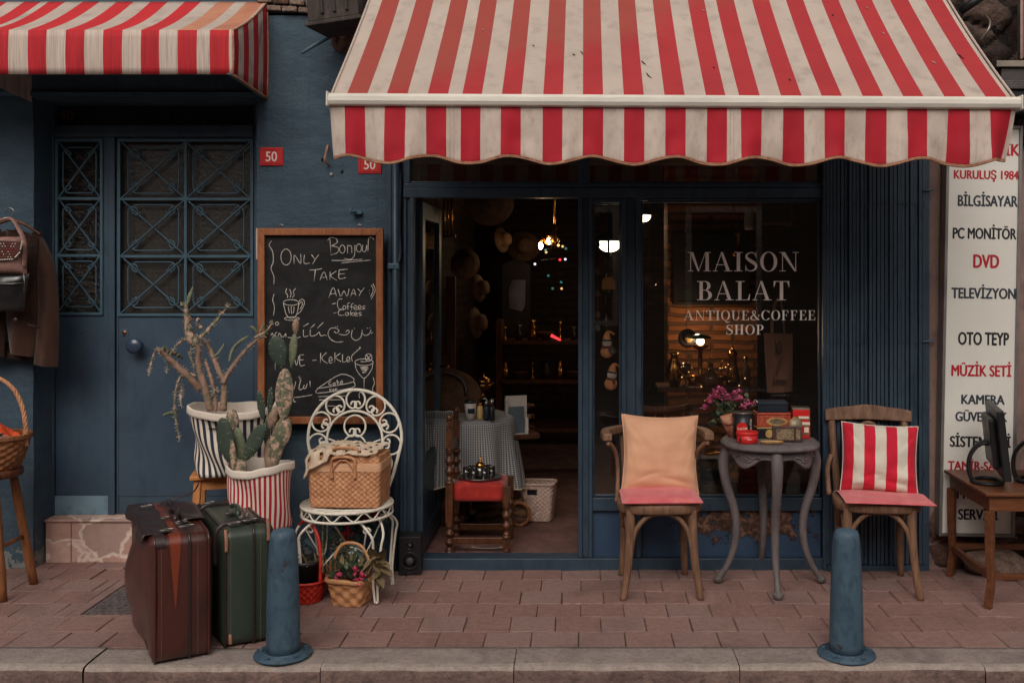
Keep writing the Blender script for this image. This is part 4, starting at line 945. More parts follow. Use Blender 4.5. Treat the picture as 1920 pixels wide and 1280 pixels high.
def ring_loop(sx, sz, r, off=0.0, n=8):
    """a loop round the long section of the case, following its rounded corners: (y, z) points"""
    pts = []
    hx, z0, z1 = sx / 2 + off, -off, sz + off; rr = r + off
    for cx, cz, a0 in ((hx - rr, z1 - rr, 0), (-hx + rr, z1 - rr, 90), (-hx + rr, z0 + rr, 180), (hx - rr, z0 + rr, 270)):
        for i in range(n + 1): a = R(a0 + 90 * i / n); pts.append((cx + rr * math.cos(a), cz + rr * math.sin(a)))
    return pts
def suitcase(lab, p, yaw, T, LN, H, mb, mstrap, brown):
    t = thing('suitcase', lab, 'suitcase', p); X = Matrix.Translation(p) @ Matrix.Rotation(yaw, 4, 'Z') @ Matrix.Translation((T / 2, LN / 2, 0))
    # local: x = thickness, y = length going back, z up
    m = MB(); m.M = X; vs, fs = rbox(T, LN, H, .035, .14 if brown else .05)
    if brown: vs = [v + Vector((-.03 * math.exp(-((v.z - .30) / .16) ** 2) * max(0, -v.x / T * 2) * (1 - (2 * v.y / LN) ** 2) - .012 * math.sin(v.y * 11 + v.z * 7) * max(0, -v.x / T * 2), 0, 0)) for v in vs]
    m.add(vs, fs, 0, True); body = m.build('body', mb, t, sub=0)
    lp = ring_loop(LN, H, .035, .0015)
    m = MB(); m.M = X; m.tube([(T * .12, y, z) for y, z in lp], .007, 6, closed=True, sx=.8, sy=1); m.build('zip_band', M_ldark, t)
    for sx in (-.43, .43):
        m = MB(); m.M = X; m.tube([(T * sx, y, z) for y, z in ring_loop(LN, H, .035, -.002)], .0055, 6, closed=True); m.build('piping', mstrap if not brown else mb, t)
    m = MB(); m.M = X        # stitching each side of the seam
    for sx in (-.33, .25):
        lp2 = ring_loop(LN, H, .035, .0008, 6); P = [Vector((T * sx, y, z)) for y, z in lp2] + [Vector((T * sx, *lp2[0]))]
        for a, b in zip(P, P[1:]):
            l = (b - a).length; k = max(1, int(l / .011))
            for i in range(k): q = a.lerp(b, (i + .25) / k); q2 = a.lerp(b, (i + .75) / k); m.bar(q, q2, .0016, .0014)
    m.build('stitching', mk('thread', L(150, 128, 100), L(120, 100, 80), bump=0), t)
    # strap flap over the top and down the front
    def strap(y_edge, sx0, sx1, drop, mm, name, tk=.006, taper=1.0):
        m = MB(); m.M = X
        a, b = T * sx0, T * sx1
        m.box(a, b, -LN / 2 + .03, LN / 2 - .03, H, H + tk)
        n = 10
        def fn(u, v):
            s_ = v * (.055 + drop); ang = min(1, s_ / .055) * PI / 2; r_ = .035 + tk
            mid = (a + b) / 2; wd = (b - a) * (1 - (1 - taper) * max(0, (s_ - .055) / max(drop, .001)))
            y = -LN / 2 + .035 - r_ * math.sin(ang); z = H - .035 + r_ * math.cos(ang) - max(0, s_ - .055)
            return (mid + (u - .5) * wd, y, z)
        m.grid(fn, 2, 16); o = m.build(name, mm, t, bevel=0); return o
    if brown:
        strap(0, -.20, -.02, .25, M_lorange, 'orange_strap', .004, .1)
        strap(0, -.42, -.27, .0, M_ldark, 'top_strap', .007)
    else:
        pass
    m = MB(); m.M = X; q = []
    if brown:   # folded leather flap that has slipped over the near top edge
        def flap(u, v):
            y = -LN / 2 + .06 + u * (LN - .1); s_ = v * .13
            x = -T * .1 - min(s_, T * .42) - .01 * math.sin(u * 9) * v; over = max(0, s_ - T * .42)
            return (x - .012 - .010 * math.sin(min(1, over / .05) * PI / 2), y, H + .006 - over * 1.0 - .004 * math.sin(u * 17))
        m.grid(flap, 24, 14); m.build('flap', M_ldark, t, solid=.004)
        m = MB(); m.M = X
        def flap2(u, v):
            y = -LN / 2 + .22 + u * (LN - .3); s_ = v * .12; return (T * .14 + s_ * .8, y, H + .009 + .006 * math.sin(u * 8 + v * 3))
        m.grid(flap2, 16, 6); m.build('flap', M_ldark, t, solid=.004)
        m = MB(); m.M = X; m.tube(catmull([(T * -.1, LN * .34, H + .012), (T * .2, LN * .36, H + .03), (T * .5, LN * .30, H + .055), (T * .62, LN * .28, H + .1)], 5), .011, 6, sy=.35); m.build('loose_strap', M_ldark, t)
    else:
        for u0 in (-.36, .28):
            m = MB(); m.M = X; y = LN * u0
            m.tube(catmull([(-T / 2 - .006, y, H - .16), (-T / 2 - .008, y, H - .05), (-T / 2 + .025, y, H + .002), (0, y, H + .006), (T / 2 - .03, y, H + .004), (T / 2 + .006, y, H - .04), (T / 2 + .006, y, H - .1)], 6), .016, 6, sy=.22); m.build('strap', M_ldark if u0 < 0 else mstrap, t)
        m = MB(); m.M = X; m.cbox((-.0, -LN * .06, H + .016), (.05, .07, .018)); m.build('handle_tab', mb, t, bevel=.006)
    m = MB(); m.M = X
    hl = catmull([(T * .02, -LN * .16, H + .006), (T * .03, -LN * .15, H + .026), (T * .1, -LN * .05, H + .034), (T * .06, LN * .08, H + .026), (T * .05, LN * .1, H + .006)], 5)
    m.tube(hl, .009, 8); m.build('handle', M_ldark if brown else mb, t)
    for (x, y, w_, l_) in ((-.22, -.42, .045, .012), (.12, -.38, .05, .012), (.16, -.22, .018, .03), (-.12, -.10, .03, .012), (-.3, .3, .04, .012), (.02, -.26, .02, .024)):
        m = MB(); m.M = X; m.cbox((T * x, LN * y, H + .014), (w_, l_ * 1.3, .007)); m.tube([(T * x + w_ * .7 * math.cos(a), LN * y + .012 * math.sin(a), H + .02) for a in [2 * PI * i / 12 for i in range(12)]], .0024, 5, closed=True); m.build('buckle', M_steel, t, bevel=.0015)
    if not brown:
        for x, z, l_ in ((-.42, H - .085, .085), (.40, H - .06, .085), (-.34, .02, .045)):
            m = MB(); m.M = X; m.tube(catmull([(T * x, -LN / 2 + .012, z + l_ + .005), (T * x, -LN / 2 - .003, z + l_ * .55), (T * x, -LN / 2 - .004, z)], 5), .0075, 7, sy=.5); m.build('corner_guard', mk('copper_trim', L(176, 124, 100), L(140, 96, 76), rough=.4, bump=.1), t)
    return t
suitcase('large brown leather suitcase with orange strap standing nearest the kerb', Vector((-1.712, 3.966 + CY, 0)), R(30), .238, .68, .505, M_lbrown, M_lorange, True)
suitcase('dark green leather suitcase with copper corner guards standing beside the bollard', Vector((-1.49, 4.14 + CY, 0)), R(31), .21, .62, .49, M_lgreen, M_ldark, False)

# ------------------------------------------------------------------ stools and striped fabric planters
def stool(lab, c, H, w_, yaw, mm, group=None, rail=.42):
    t = thing('stool', lab, 'stool', Vector((c[0], c[1], 0)), group); X = Matrix.Translation((c[0], c[1], 0)) @ Matrix.Rotation(yaw, 4, 'Z')
    m = MB(); m.M = X
    for i in range(4): m.box(-w_ / 2 + i * w_ / 4 + .001, -w_ / 2 + (i + 1) * w_ / 4 - .001, -w_ / 2, w_ / 2, H - .022, H)
    m.build('seat', mm, t, bevel=.005)
    for sx, sy in ((-1, -1), (1, -1), (1, 1), (-1, 1)):
        m = MB(); m.M = X; m.bar((sx * w_ * .38, sy * w_ * .38, H - .0225), (sx * w_ * .48, sy * w_ * .48, 0), .034, .034); m.build('leg', mm, t, bevel=.003)
    m = MB(); m.M = X; q = w_ * .385
    for a, b in (((-q, -q), (q, -q)), ((q, -q), (q, q)), ((q, q), (-q, q)), ((-q, q), (-q, -q))): m.bar((a[0], a[1], H - .05), (b[0], b[1], H - .05), .018, .05)
    m.build('apron', mm, t, bevel=.002); return t
stool('orange pine stool holding the black striped planter', (Xp(421, 5.08), 5.08 + CY), .565, .30, R(14), M_pine)
stool('lower pine stool under the red striped planter', (Xp(490, 4.72), 4.72 + CY), .372, .25, R(6), M_pine)
M_stripew = mk('cotton_cream', L(226, 214, 200), L(212, 198, 184), scale=6, rough=.9, bump=.3, bscale=200)
M_stripeb = mk('cotton_navy', L(46, 52, 66), L(38, 44, 56), scale=6, rough=.9, bump=.3, bscale=200)
M_striper = mk('cotton_red', L(176, 36, 50), L(160, 30, 44), scale=6, rough=.9, bump=.3, bscale=200)
M_soil = mk('potting_soil', L(58, 44, 36), L(40, 30, 26), scale=30, rough=1, bump=1, bscale=80, bdist=.01)
def planter(lab, c, z0, rb, rt, h, ms, n, seed, slump):
    t = thing('fabric_planter', lab, 'planter', Vector((c[0], c[1], z0)))
    def rad(a, v):
        r_ = rb + (rt - rb) * v + .012 * math.sin(a * 3 + seed + v * 2) * math.sin(v * PI) + slump * .02 * math.sin(a * 5 + v * 7 + seed) * (1 - v) - slump * .02 * math.sin(v * PI)
        return r_
    N = n * 4
    m = MB(); vs = []; fs = []; ms_ = []; rows_ = 16
    tw = lambda v: slump * .35 * (1 - v) ** 2 * math.sin(seed)
    for j in range(rows_ + 1):
        v = j / rows_
        for i in range(N):
            a = 2 * PI * i / N; aa = a + tw(v) + slump * .10 * (1 - v) ** 2 * math.sin(a * 2 + 1)
            r_ = rad(a, v); vs.append(Vector((c[0] + r_ * math.cos(aa), c[1] + r_ * math.sin(aa), z0 + (h - .014) * v + .012 * math.sin(a * 2 + seed) * v ** 4)))
    for j in range(rows_):
        for i in range(N): i2 = (i + 1) % N; fs.append((j * N + i, j * N + i2, (j + 1) * N + i2, (j + 1) * N + i)); ms_.append(0 if (i % 4) < 2 else 1)
    fs.append(tuple(range(N))); ms_.append(0)
    m.add(vs, fs, ms_, True); m.build('bag', [M_stripew, ms], t)
    m = MB(); hc = .034
    pr = [(0, .0, .002), (0, -hc, .004), (0, -hc + .002, .007), (0, 0.0, .006), (0, .004, .001), (0, .0, -.005), (0, -.02, -.012), (0, -.06, -.03)]
    def cuff(u, v):
        a = 2 * PI * u; i = v * (len(pr) - 1); k = min(int(i), len(pr) - 2); q = i - k
        dz = pr[k][1] + (pr[k + 1][1] - pr[k][1]) * q; dr = pr[k][2] + (pr[k + 1][2] - pr[k][2]) * q
        r_ = rad(a, 1) + dr + .003 * math.sin(a * 7 + seed) * (1 - v); return (c[0] + r_ * math.cos(a), c[1] + r_ * math.sin(a), z0 + h + dz + .012 * math.sin(a * 2 + seed) + .002 * math.sin(a * 9))
    m.grid(cuff, 64, 18); m.build('turned_cuff', M_stripew, t)
    m = MB(); m.lathe([(rt - .014, h - .085), (rt * .6, h - .07), (0, h - .06)], 24, (c[0], c[1], z0), wob=lambda a, q: 1 + .02 * math.sin(a * 7)); m.build('soil', M_soil, t)
    return t
cA = (Xp(441, 5.06), 5.06 + CY); planter('navy and cream striped fabric planter with a branching cactus, standing on the pine stool', cA, .566, .195, .222, .325, M_stripeb, 38, 1.2, 1.0)
cB = (Xp(489, 4.70), 4.70 + CY); planter('red and cream striped fabric planter of prickly pear behind the green suitcase', cB, .373, .140, .150, .295, M_striper, 40, 2.4, .3)
def cactusmat(name, g1, g2, scab, lo, sc_=14):
    q = NM(name); q.set(.6, 0, .35)
    col = q.ramp(q.noise(10, 6), [(.35, g1), (.65, g2)])
    col = q.mix(q.ramp(q.noise(sc_, 6, None, .7, .4), [(lo, (0, 0, 0)), (lo + .11, (1, 1, 1))]), col, scab)
    q.col(col); q.bump(q.noise(45, 5), .6, .006); return q.m
M_cg = cactusmat('cactus_green', L(62, 74, 62), L(50, 62, 52), L(140, 122, 104), .72, 26)
M_cs = cactusmat('cactus_scabbed', L(84, 92, 72), L(104, 106, 84), L(186, 150, 132), .47, 44)
M_cp = cactusmat('cactus_woody', L(164, 130, 112), L(126, 102, 88), L(96, 98, 74), .52, 40)
M_cl = cactusmat('cactus_pale', L(118, 126, 100), L(98, 106, 84), L(164, 140, 118), .60, 26)
M_spine = mk('cactus_spine', L(206, 196, 170), L(180, 170, 150), bump=0)
def CX(u, v, d, dy=0): return W(280 + u * .289, 530 + v * .289, d) + Vector((0, dy, 0))
KX = .289
def branch(m, pts, d, mi, depth=0.0, lump=.12, n=10, tip=True):
    P = [CX(p[0], p[1], d, depth * (i / max(1, len(pts) - 1))) for i, p in enumerate(pts)]; rr = [max(.0015, p[2] * .88 * KX * d / F) for p in pts]
    C = catmull(P, 6); RR = smooth_r(rr, 6)
    RR = [r_ * (1 + lump * noise.noise(q * 30)) for r_, q in zip(RR, C)]
    C2 = C; b0 = len(m.v); m.tube(C, RR, n + 4, mi=mi); m.ell(C[-1], (RR[-1],) * 3, 8, mi)
    for i in range(b0, len(m.v)): m.v[i] = m.v[i] + noise.noise_vector(m.v[i] * 85) * .0035 + noise.noise_vector(m.v[i] * 30) * .003
ct = thing('branching_cactus', 'spindly branching cactus with woody pink stems growing in the navy striped planter', 'cactus', (cA[0], cA[1], .84))
dS = 5.04
for nm, mi, mm, br in (('stem', 0, M_cp, [([(400, 830, 26), (350, 650, 25), (320, 540, 22), (320, 440, 22), (310, 395, 26)], 0), ([(330, 690, 24), (270, 610, 27), (200, 530, 22), (140, 460, 17), (118, 432, 12)], -.1), ([(480, 830, 26), (475, 650, 24), (430, 570, 19), (380, 470, 18), (330, 390, 20)], .08), ([(475, 655, 20), (520, 555, 17), (600, 440, 14), (680, 360, 12)], .1), ([(430, 830, 15), (420, 720, 13), (390, 620, 15), (350, 520, 14)], .03)]),
                       ('arm', 0, M_cs, [([(310, 400, 32), (265, 350, 34), (245, 250, 20), (238, 165, 16), (232, 140, 8)], 0), ([(320, 365, 22), (390, 290, 13), (450, 210, 10), (490, 150, 5)], .05), ([(250, 365, 7), (190, 395, 7), (160, 455, 7), (145, 510, 7), (138, 568, 4)], -.05), ([(165, 470, 13), (115, 432, 8), (60, 435, 6), (36, 520, 6), (30, 580, 4)], -.06), ([(680, 360, 13), (760, 310, 9), (786, 262, 5)], .02), ([(310, 605, 10), (240, 588, 9), (203, 650, 10), (195, 760, 9), (216, 900, 7), (250, 1002, 5)], -.1), ([(215, 665, 6), (230, 720, 11), (258, 790, 4)], -.1), ([(300, 560, 9), (272, 490, 8), (270, 425, 6)], 0), ([(415, 740, 8), (420, 700, 8), (455, 690, 5)], -.02)]),
                       ('pad', 0, M_cl, [([(520, 512, 7), (530, 440, 14), (570, 385, 14), (618, 350, 5)], .06), ([(400, 492, 5), (445, 450, 11), (470, 400, 5)], .04), ([(245, 148, 7), (262, 90, 15), (280, 30, 6)], 0), ([(655, 285, 5), (675, 300, 13), (695, 330, 6)], .02), ([(720, 318, 8), (728, 290, 10), (738, 270, 6)], .02), ([(198, 828, 5), (170, 835, 12), (145, 838, 7)], -.1), ([(120, 440, 6), (120, 405, 7)], -.05), ([(215, 150, 13), (205, 130, 8)], 0), ([(760, 355, 5), (745, 350, 4), (720, 345, 6)], 0)])):
    for pts, dep in br: m = MB(); branch(m, pts, dS, 0, dep); m.build(nm, mm, ct)
for k in range(9):
    m = MB(); a = k * .7; u, v = 290 + 35 * math.cos(a * 3), 300 + 55 * math.sin(a * 2.3); branch(m, [(u, v, 9), (u + 14 * math.cos(a), v - 14, 11), (u + 24 * math.cos(a), v - 10 + 16 * math.sin(a), 5)], dS, 0, -.02, .3, 7); m.build('pad', M_cs, ct)
for k in range(5):
    m = MB(); u, v = 125 + k * 22, 440 + k * 9; branch(m, [(u, v + 14, 7), (u - 3 + k % 2 * 12, v - 10, 10), (u + 3, v - 22 + k % 3 * 12, 4)], dS, 0, -.07, .3, 7); m.build('pad', M_cs, ct)
m = MB(); r5 = random.Random(9)
for o in list(ct.children):
    if o.name.split('.')[0] in ('stem', 'arm'):
        for v in o.data.vertices:
            if r5.random() < .16:
                p = v.co + o.parent.location; nrm = v.normal; m.tube([p, p + nrm * .011 + Vector((0, 0, .002))], [.0016, .0004], 4)
m.build('spines', M_spine, ct)
pp = thing('prickly_pear', 'prickly pear cactus with scabbed flat pads growing in the red striped planter', 'cactus', (cB[0], cB[1], .63))
dP = 4.66
def pad(u, v, ru, rv, ang, mm, dy=0, flat=.38):
    m = MB(); c = CX(u, v, dP, dy); k = KX * dP / F
    def sh(p):
        t_ = p.z / (rv * k); p = p.copy(); p.x *= 1 - .16 * (t_ < 0) * t_ * t_ - .18 * max(0, -t_); p += Vector((.06 * noise.noise(p * 25 + c), 0, .03 * noise.noise(p * 20))) * ru * k; return p
    m.ell(c, (ru * k, ru * k * flat, rv * k), 18, 0, (0, R(ang), 0), sh); o = m.build('pad', mm, pp)
    return o
PADS = [(820, 1080, 48, 130, 5, M_cs, 0, .6), (862, 980, 58, 120, 12, M_cs, 0, .5), (880, 725, 60, 172, 2, M_cs, -.01, .35), (842, 445, 62, 108, -14, M_cg, -.01, .3), (926, 440, 28, 110, 6, M_cl, .015, .6), (944, 285, 24, 52, 4, M_cp, .015, .8), (512, 1015, 58, 150, -10, M_cg, -.03, .3), (575, 1060, 42, 120, -8, M_cl, .02, .45), (522, 905, 44, 80, 4, M_cs, .03, .5), (690, 1030, 50, 135, 28, M_cg, -.02, .3), (722, 800, 25, 100, -8, M_cg, .01, .4), (770, 775, 20, 92, 4, M_cg, .03, .4), (800, 880, 32, 62, 16, M_cp, 0, .6), (760, 1110, 26, 100, 4, M_cp, .02, .6), (600, 1195, 46, 60, 0, M_cs, -.03, .7), (566, 1120, 22, 110, -4, M_cs, -.045, .6), (790, 1180, 40, 60, 0, M_cp, 0, .7), (755, 960, 22, 70, -2, M_cg, .02, .5)]
m2 = MB()
for a in PADS:
    o = pad(*a)
    for v in o.data.vertices:
        if v.normal.y < -.1 and r5.random() < .22:
            p = v.co + pp.location; m2.ell(p, (.0016, .001, .0016), 5)
m2.build('spines', M_spine, pp)
# ------------------------------------------------------------------ white wrought iron chair
M_wiron = mk('white_iron', L(232, 226, 212), L(216, 208, 194), scale=30, rough=.5, bump=.4, bscale=120, bdist=.002, chip=L(110, 84, 66), chiplo=.655, chipscale=34)
wc = Vector((Xp(651, 4.87), 4.87 + CY, 0))
t = thing('garden_chair', 'white wrought iron garden chair with scrolled round back beside the chalkboard', 'chair', wc)
yaw = R(-5); X = Matrix.Translation(wc) @ Matrix.Rotation(yaw, 4, 'Z')
def circ(c, r, ax, ay, a0=0, a1=360, n=20): return [Vector(c) + Vector(ax) * r * math.cos(R(a0 + (a1 - a0) * i / n)) + Vector(ay) * r * math.sin(R(a0 + (a1 - a0) * i / n)) for i in range(n + 1)]
SH, SR = .440, .218
m = MB(); m.M = X
m.tube(circ((0, 0, SH), SR, (1, 0, 0), (0, 1, 0), n=48)[:-1], .0075, 8, closed=True); m.tube(circ((0, 0, SH - .045), SR, (1, 0, 0), (0, 1, 0), n=48)[:-1], .0065, 8, closed=True)
for i in range(-6, 7):
    x = i * .031; h = math.sqrt(max(0, SR ** 2 - x ** 2)); m.tube([(-h, x, SH + .001 - .004 * 0), (0, x, SH - .006), (h, x, SH + .001)], .0045, 6)
for x in (-.11, .11): h = math.sqrt(SR ** 2 - x ** 2); m.tube([(x, -h, SH - .008), (x, h, SH - .008)], .005, 6)
m.build('seat', M_wiron, t)
m = MB(); m.M = X
for k in range(14):                       # wavy scrolls between the two rims
    a0 = k * 360 / 14; pts = []
    for i in range(13):
        q = i / 12; a = R(a0 + q * 360 / 14); z = SH - .0225 + .0165 * math.cos(q * 2 * PI); pts.append((SR * math.cos(a), SR * math.sin(a), z))
    m.tube(pts, .0038, 5)
m.build('seat_apron', M_wiron, t)
for sx, sy in ((-1, -1), (1, -1), (-1, 1), (1, 1)):
    m = MB(); m.M = X; a = math.atan2(sy * .75, sx); bx, by = SR * math.cos(a), SR * math.sin(a)
    fx, fy = bx * 1.08, by * 1.08
    for off in (-.022, .022):
        tx, ty = -math.sin(a) * off, math.cos(a) * off
        m.tube(catmull([(bx * .78 + tx * 2.5, by * .78 + ty * 2.5, SH - .05), (bx * .96 + tx * 2.2, by * .96 + ty * 2.2, SH - .075), (bx * 1.12 + tx * 1.5, by * 1.12 + ty * 1.5, SH - .12), (bx * 1.10 + tx, by * 1.10 + ty, .26), (bx * 1.04 + tx * .6, by * 1.04 + ty * .6, .1), (fx + tx * .35, fy + ty * .35, .006)], 6), .0062, 7)
    sp = [(.020 - .0125 * q) for q in [i / 14 for i in range(15)]]
    m.tube([(bx * .96 + (-sx) * (.030 - sp[i] * math.cos(i * .42)), by * 1.02, SH - .100 + sp[i] * math.sin(i * .42)) for i in range(15)], .005, 6)
    m.ell((fx, fy, .008), (.012, .012, .008), 8); m.build('leg', M_wiron, t)
m = MB(); m.M = X
for sx in (-1, 1): m.tube(catmull([(sx * .15, -.17, .36), (sx * .1, -.05, .2), (sx * .14, .12, .34)], 6), .004, 5); m.tube(catmull([(sx * .18, -.14, .05), (sx * .04, 0, .22), (sx * .17, .16, .05)], 6), .005, 5)
m.build('stretcher', M_wiron, t)
# round back: outer hoop, inner arch, scrolls between
by0 = SR * .92; lean = .09
def BK(x, z): return (x, by0 + (z - SH) * lean, z)
m = MB(); m.M = X; cz = SH + .285; RO = .245; cxo = -.035
hoop = [(-.16 + cxo, SH - .02), (-.205 + cxo, SH + .10)] + [(cxo + RO * math.cos(R(a)), cz + (RO - .005) * math.sin(R(a))) for a in range(192, -13, -8)] + [(.205 + cxo, SH + .10), (.16 + cxo, SH - .02)]
m.tube(catmull([BK(*p) for p in hoop], 2), .0085, 8)
RI = .145; arch = [(-RI * .9 + cxo, SH + .02)] + [(cxo + RI * math.cos(R(a)), cz - .012 + RI * math.sin(R(a))) for a in range(195, -16, -10)] + [(RI * .9 + cxo, SH + .02)]
m.tube(catmull([BK(*p) for p in arch], 2), .0065, 8); m.build('back_hoop', M_wiron, t)
def scroll_pair(m, cx, cz_, r, rot):
    """two arms leave the outer ring at its top, follow it down and roll up inside it"""
    k = .44; a1 = -62
    for s_ in (-1, 1):
        pts = [(r * math.cos(R(a)), r * math.sin(R(a))) for a in range(90, a1, -8)]
        c0 = ((1 - k) * r * math.cos(R(a1)), (1 - k) * r * math.sin(R(a1)))
        for i in range(34):
            a = R(a1 - i * 9.5); q = r * k * (1 - .55 * i / 33); pts.append((c0[0] + q * math.cos(a), c0[1] + q * math.sin(a)))
        c, s2 = math.cos(rot), math.sin(rot); m.tube([BK(cx + s_ * x * c - z * s2, cz_ + s_ * x * s2 + z * c) for x, z in pts], .0052, 6)
m = MB(); m.M = X
for a in (90, 57, 123, 24, 156, -9, 189, -40, 220):
    rm = (RO + RI) / 2 + .0; scroll_pair(m, cxo + rm * math.cos(R(a)), cz - .004 + rm * math.sin(R(a)), .049, R(a - 90))
scroll_pair(m, cxo, cz + .055, .056, 0); m.tube([BK(cxo + .062 * math.cos(R(a)), cz - .05 + .062 * math.sin(R(a))) for a in range(0, 181, 12)], .0048, 6)
for s_ in (-1, 1): m.tube(catmull([BK(cxo + s_ * .135, cz - .01), BK(cxo + s_ * .08, cz - .04), BK(cxo + s_ * .06, cz - .12), BK(cxo + s_ * .10, SH + .02)], 6), .0048, 6)
m.build('back_scrolls', M_wiron, t)

# ---- woven geometry: real strips going over and under on any wall surface fn(u, v)
def weave_wall(m, fn, nu, nv, amp=.004, mi=0, sub=4):
    NU, NV = nu * sub, nv * 3; vs = []; uv = []; fs = []
    e = 1e-3
    for j in range(NV + 1):
        for i in range(NU + 1):
            u, v = i / NU, j / NV; p = Vector(fn(u, v)); du = Vector(fn(min(1, u + e), v)) - Vector(fn(max(0, u - e), v)); dv = Vector(fn(u, min(1, v + e))) - Vector(fn(u, max(0, v - e)))
            nrm = du.cross(dv); nrm = nrm.normalized() if nrm.length > 1e-12 else Vector((0, 0, 1))
            row = min(nv - 1, int(v * nv)); fr = v * nv - row
            h = math.cos(PI * (u * nu + row)) * (math.sin(PI * min(1, max(0, fr))) ** .6) if 0 < fr < 1 else 0
            vs.append(p + nrm * h * amp); uv.append((u, v))
    for j in range(NV):
        for i in range(NU): a = j * (NU + 1) + i; fs.append((a, a + 1, a + NU + 2, a + NU + 1))
    m.add(vs, fs, mi, True, uv)
def rectloop(w_, d_, r):
    """closed rounded rectangle path as a function of u in 0..1"""
    pts = []
    for cx, cy, a0 in ((w_ / 2 - r, d_ / 2 - r, 0), (-w_ / 2 + r, d_ / 2 - r, 90), (-w_ / 2 + r, -d_ / 2 + r, 180), (w_ / 2 - r, -d_ / 2 + r, 270)):
        for i in range(5): a = R(a0 + 90 * i / 4); pts.append(Vector((cx + r * math.cos(a), cy + r * math.sin(a), 0)))
    pts.append(pts[0]); L_ = [0]
    for a, b in zip(pts, pts[1:]): L_.append(L_[-1] + (b - a).length)
    def f(u):
        s_ = (u % 1.0) * L_[-1]
        for k in range(len(pts) - 1):
            if s_ <= L_[k + 1] + 1e-9: q = (s_ - L_[k]) / max(1e-9, L_[k + 1] - L_[k]); return pts[k].lerp(pts[k + 1], q)
        return pts[-1]
    return f
# hamper on the seat
hc = Vector((Xp(657, 4.86), 4.86 + CY, SH + .008)); hyaw = R(-3)
t = thing('wicker_hamper', 'lidded woven wicker hamper sitting on the white garden chair', 'hamper', hc); X = Matrix.Translation(hc) @ Matrix.Rotation(hyaw, 4, 'Z')
m = MB(); m.M = X; lp = rectloop(.338, .22, .018); lp2 = rectloop(.352, .232, .018)
weave_wall(m, lambda u, v: lp(u).lerp(lp2(u), v) + Vector((0, 0, .185 * v)), 74, 15, .0028); m.box(-.16, .16, -.10, .10, .001, .004); m.build('basket', M_wicker, t)
m = MB(); m.M = X
def band(z0, z1, off): return lambda u, v: lp2(u) * (1 + off) + Vector((0, 0, z0 + (z1 - z0) * v))
m.grid(band(.172, .212, .02), 80, 1); m.grid(lambda u, v: lp2(u) * (1.02 - .1 * v) + Vector((0, 0, .212)), 80, 1); m.build('rim_band', mk('pale_reed', L(224, 176, 140), L(206, 156, 120), scale=20, stretch=(1, 1, 8), rough=.55, bump=.3), t)
m = MB(); m.M = X; lp3 = rectloop(.345, .225, .02)
weave_wall(m, lambda u, v: lp3(u) * (1 - .01 * v) + Vector((0, 0, .2125 + .03 * v)), 74, 3, .0022)
def lid(u, v): p = lp3(u) * (.99 * (1 - v)); return p + Vector((0, 0, .2425 + .012 * math.sin(PI / 2 * v)))
weave_wall(m, lid, 74, 10, .002); m.build('lid', M_wicker, t)
for dz, dy, w_ in ((0, -.119, .052), (.012, -.02, .058)):
    m = MB(); m.M = X
    if dz == 0: m.tube(catmull([(-.055, dy, .14), (-.056, dy - .002, .19), (-.052, dy - .004, .232), (0, dy - .008, .244), (.052, dy - .004, .232), (.056, dy - .002, .19), (.055, dy, .14)], 6), .008, 8); m.tube(catmull([(-.05, dy - .003, .18), (-.02, dy - .006, .222), (.0, dy - .006, .226), (.02, dy - .006, .222), (.05, dy - .003, .18)], 5), .004, 6)
    else: m.tube(catmull([(-.07, -.09, .245), (-.066, -.1, .268), (-.04, -.106, .283), (.04, -.106, .283), (.066, -.1, .268), (.07, -.09, .245)], 6), .007, 8)
    m.build('handle', M_wicker, t)
# lace cloth thrown over the lid
M_lace = mk('lace_cotton', L(214, 194, 170), L(196, 174, 150), scale=30, rough=.95, bump=1, bscale=160, bdist=.004)
lc = Vector((hc.x - .01, hc.y, hc.z + .26))
m = MB(); m.M = X; rl = random.Random(8)
def lace(u, v):
    x = -.185 + .345 * u; y = -.125 + .235 * v; z = .268 + .018 * noise.noise(Vector((x * 14, y * 14, 2))) + .016 * math.sin(PI * u) * math.sin(PI * v)
    if y < -.10: z -= (-.10 - y) * 1.6 * (1 if u < .34 else .3)
    if x < -.165: z -= (-.165 - x) * 1.5
    if u < .36 and y < -.07: z -= .06 * (1 - u / .36) * min(1, (-.07 - y) / .05); y -= .014
    return Vector((x + .006 * math.sin(v * 30), y + .006 * math.sin(u * 34), z + .003 * noise.noise(Vector((x * 90, y * 90, 0)))))
NU, NV = 46, 30; vs = [lace(i / NU, j / NV) for j in range(NV + 1) for i in range(NU + 1)]; fs = []
for j in range(NV):
    for i in range(NU):
        hole = (i % 4 in (1, 2)) and (j % 4 in (1, 2)) and ((i // 4 + j // 4) % 2 == 0)
        if not hole: a = j * (NU + 1) + i; fs.append((a, a + 1, a + NU + 2, a + NU + 1))
m.add(vs, fs, 0, True)
for side_ in (0, 1):
    m.tube([lace(u / 40, side_) for u in range(41)], [.003 + .003 * abs(math.sin(u * 1.9)) for u in range(41)], 6)
tag(m.build('lace_cloth', M_lace, org=lc, solid=.003), 'crumpled cream lace cloth draped over the wicker hamper lid', 'cloth')

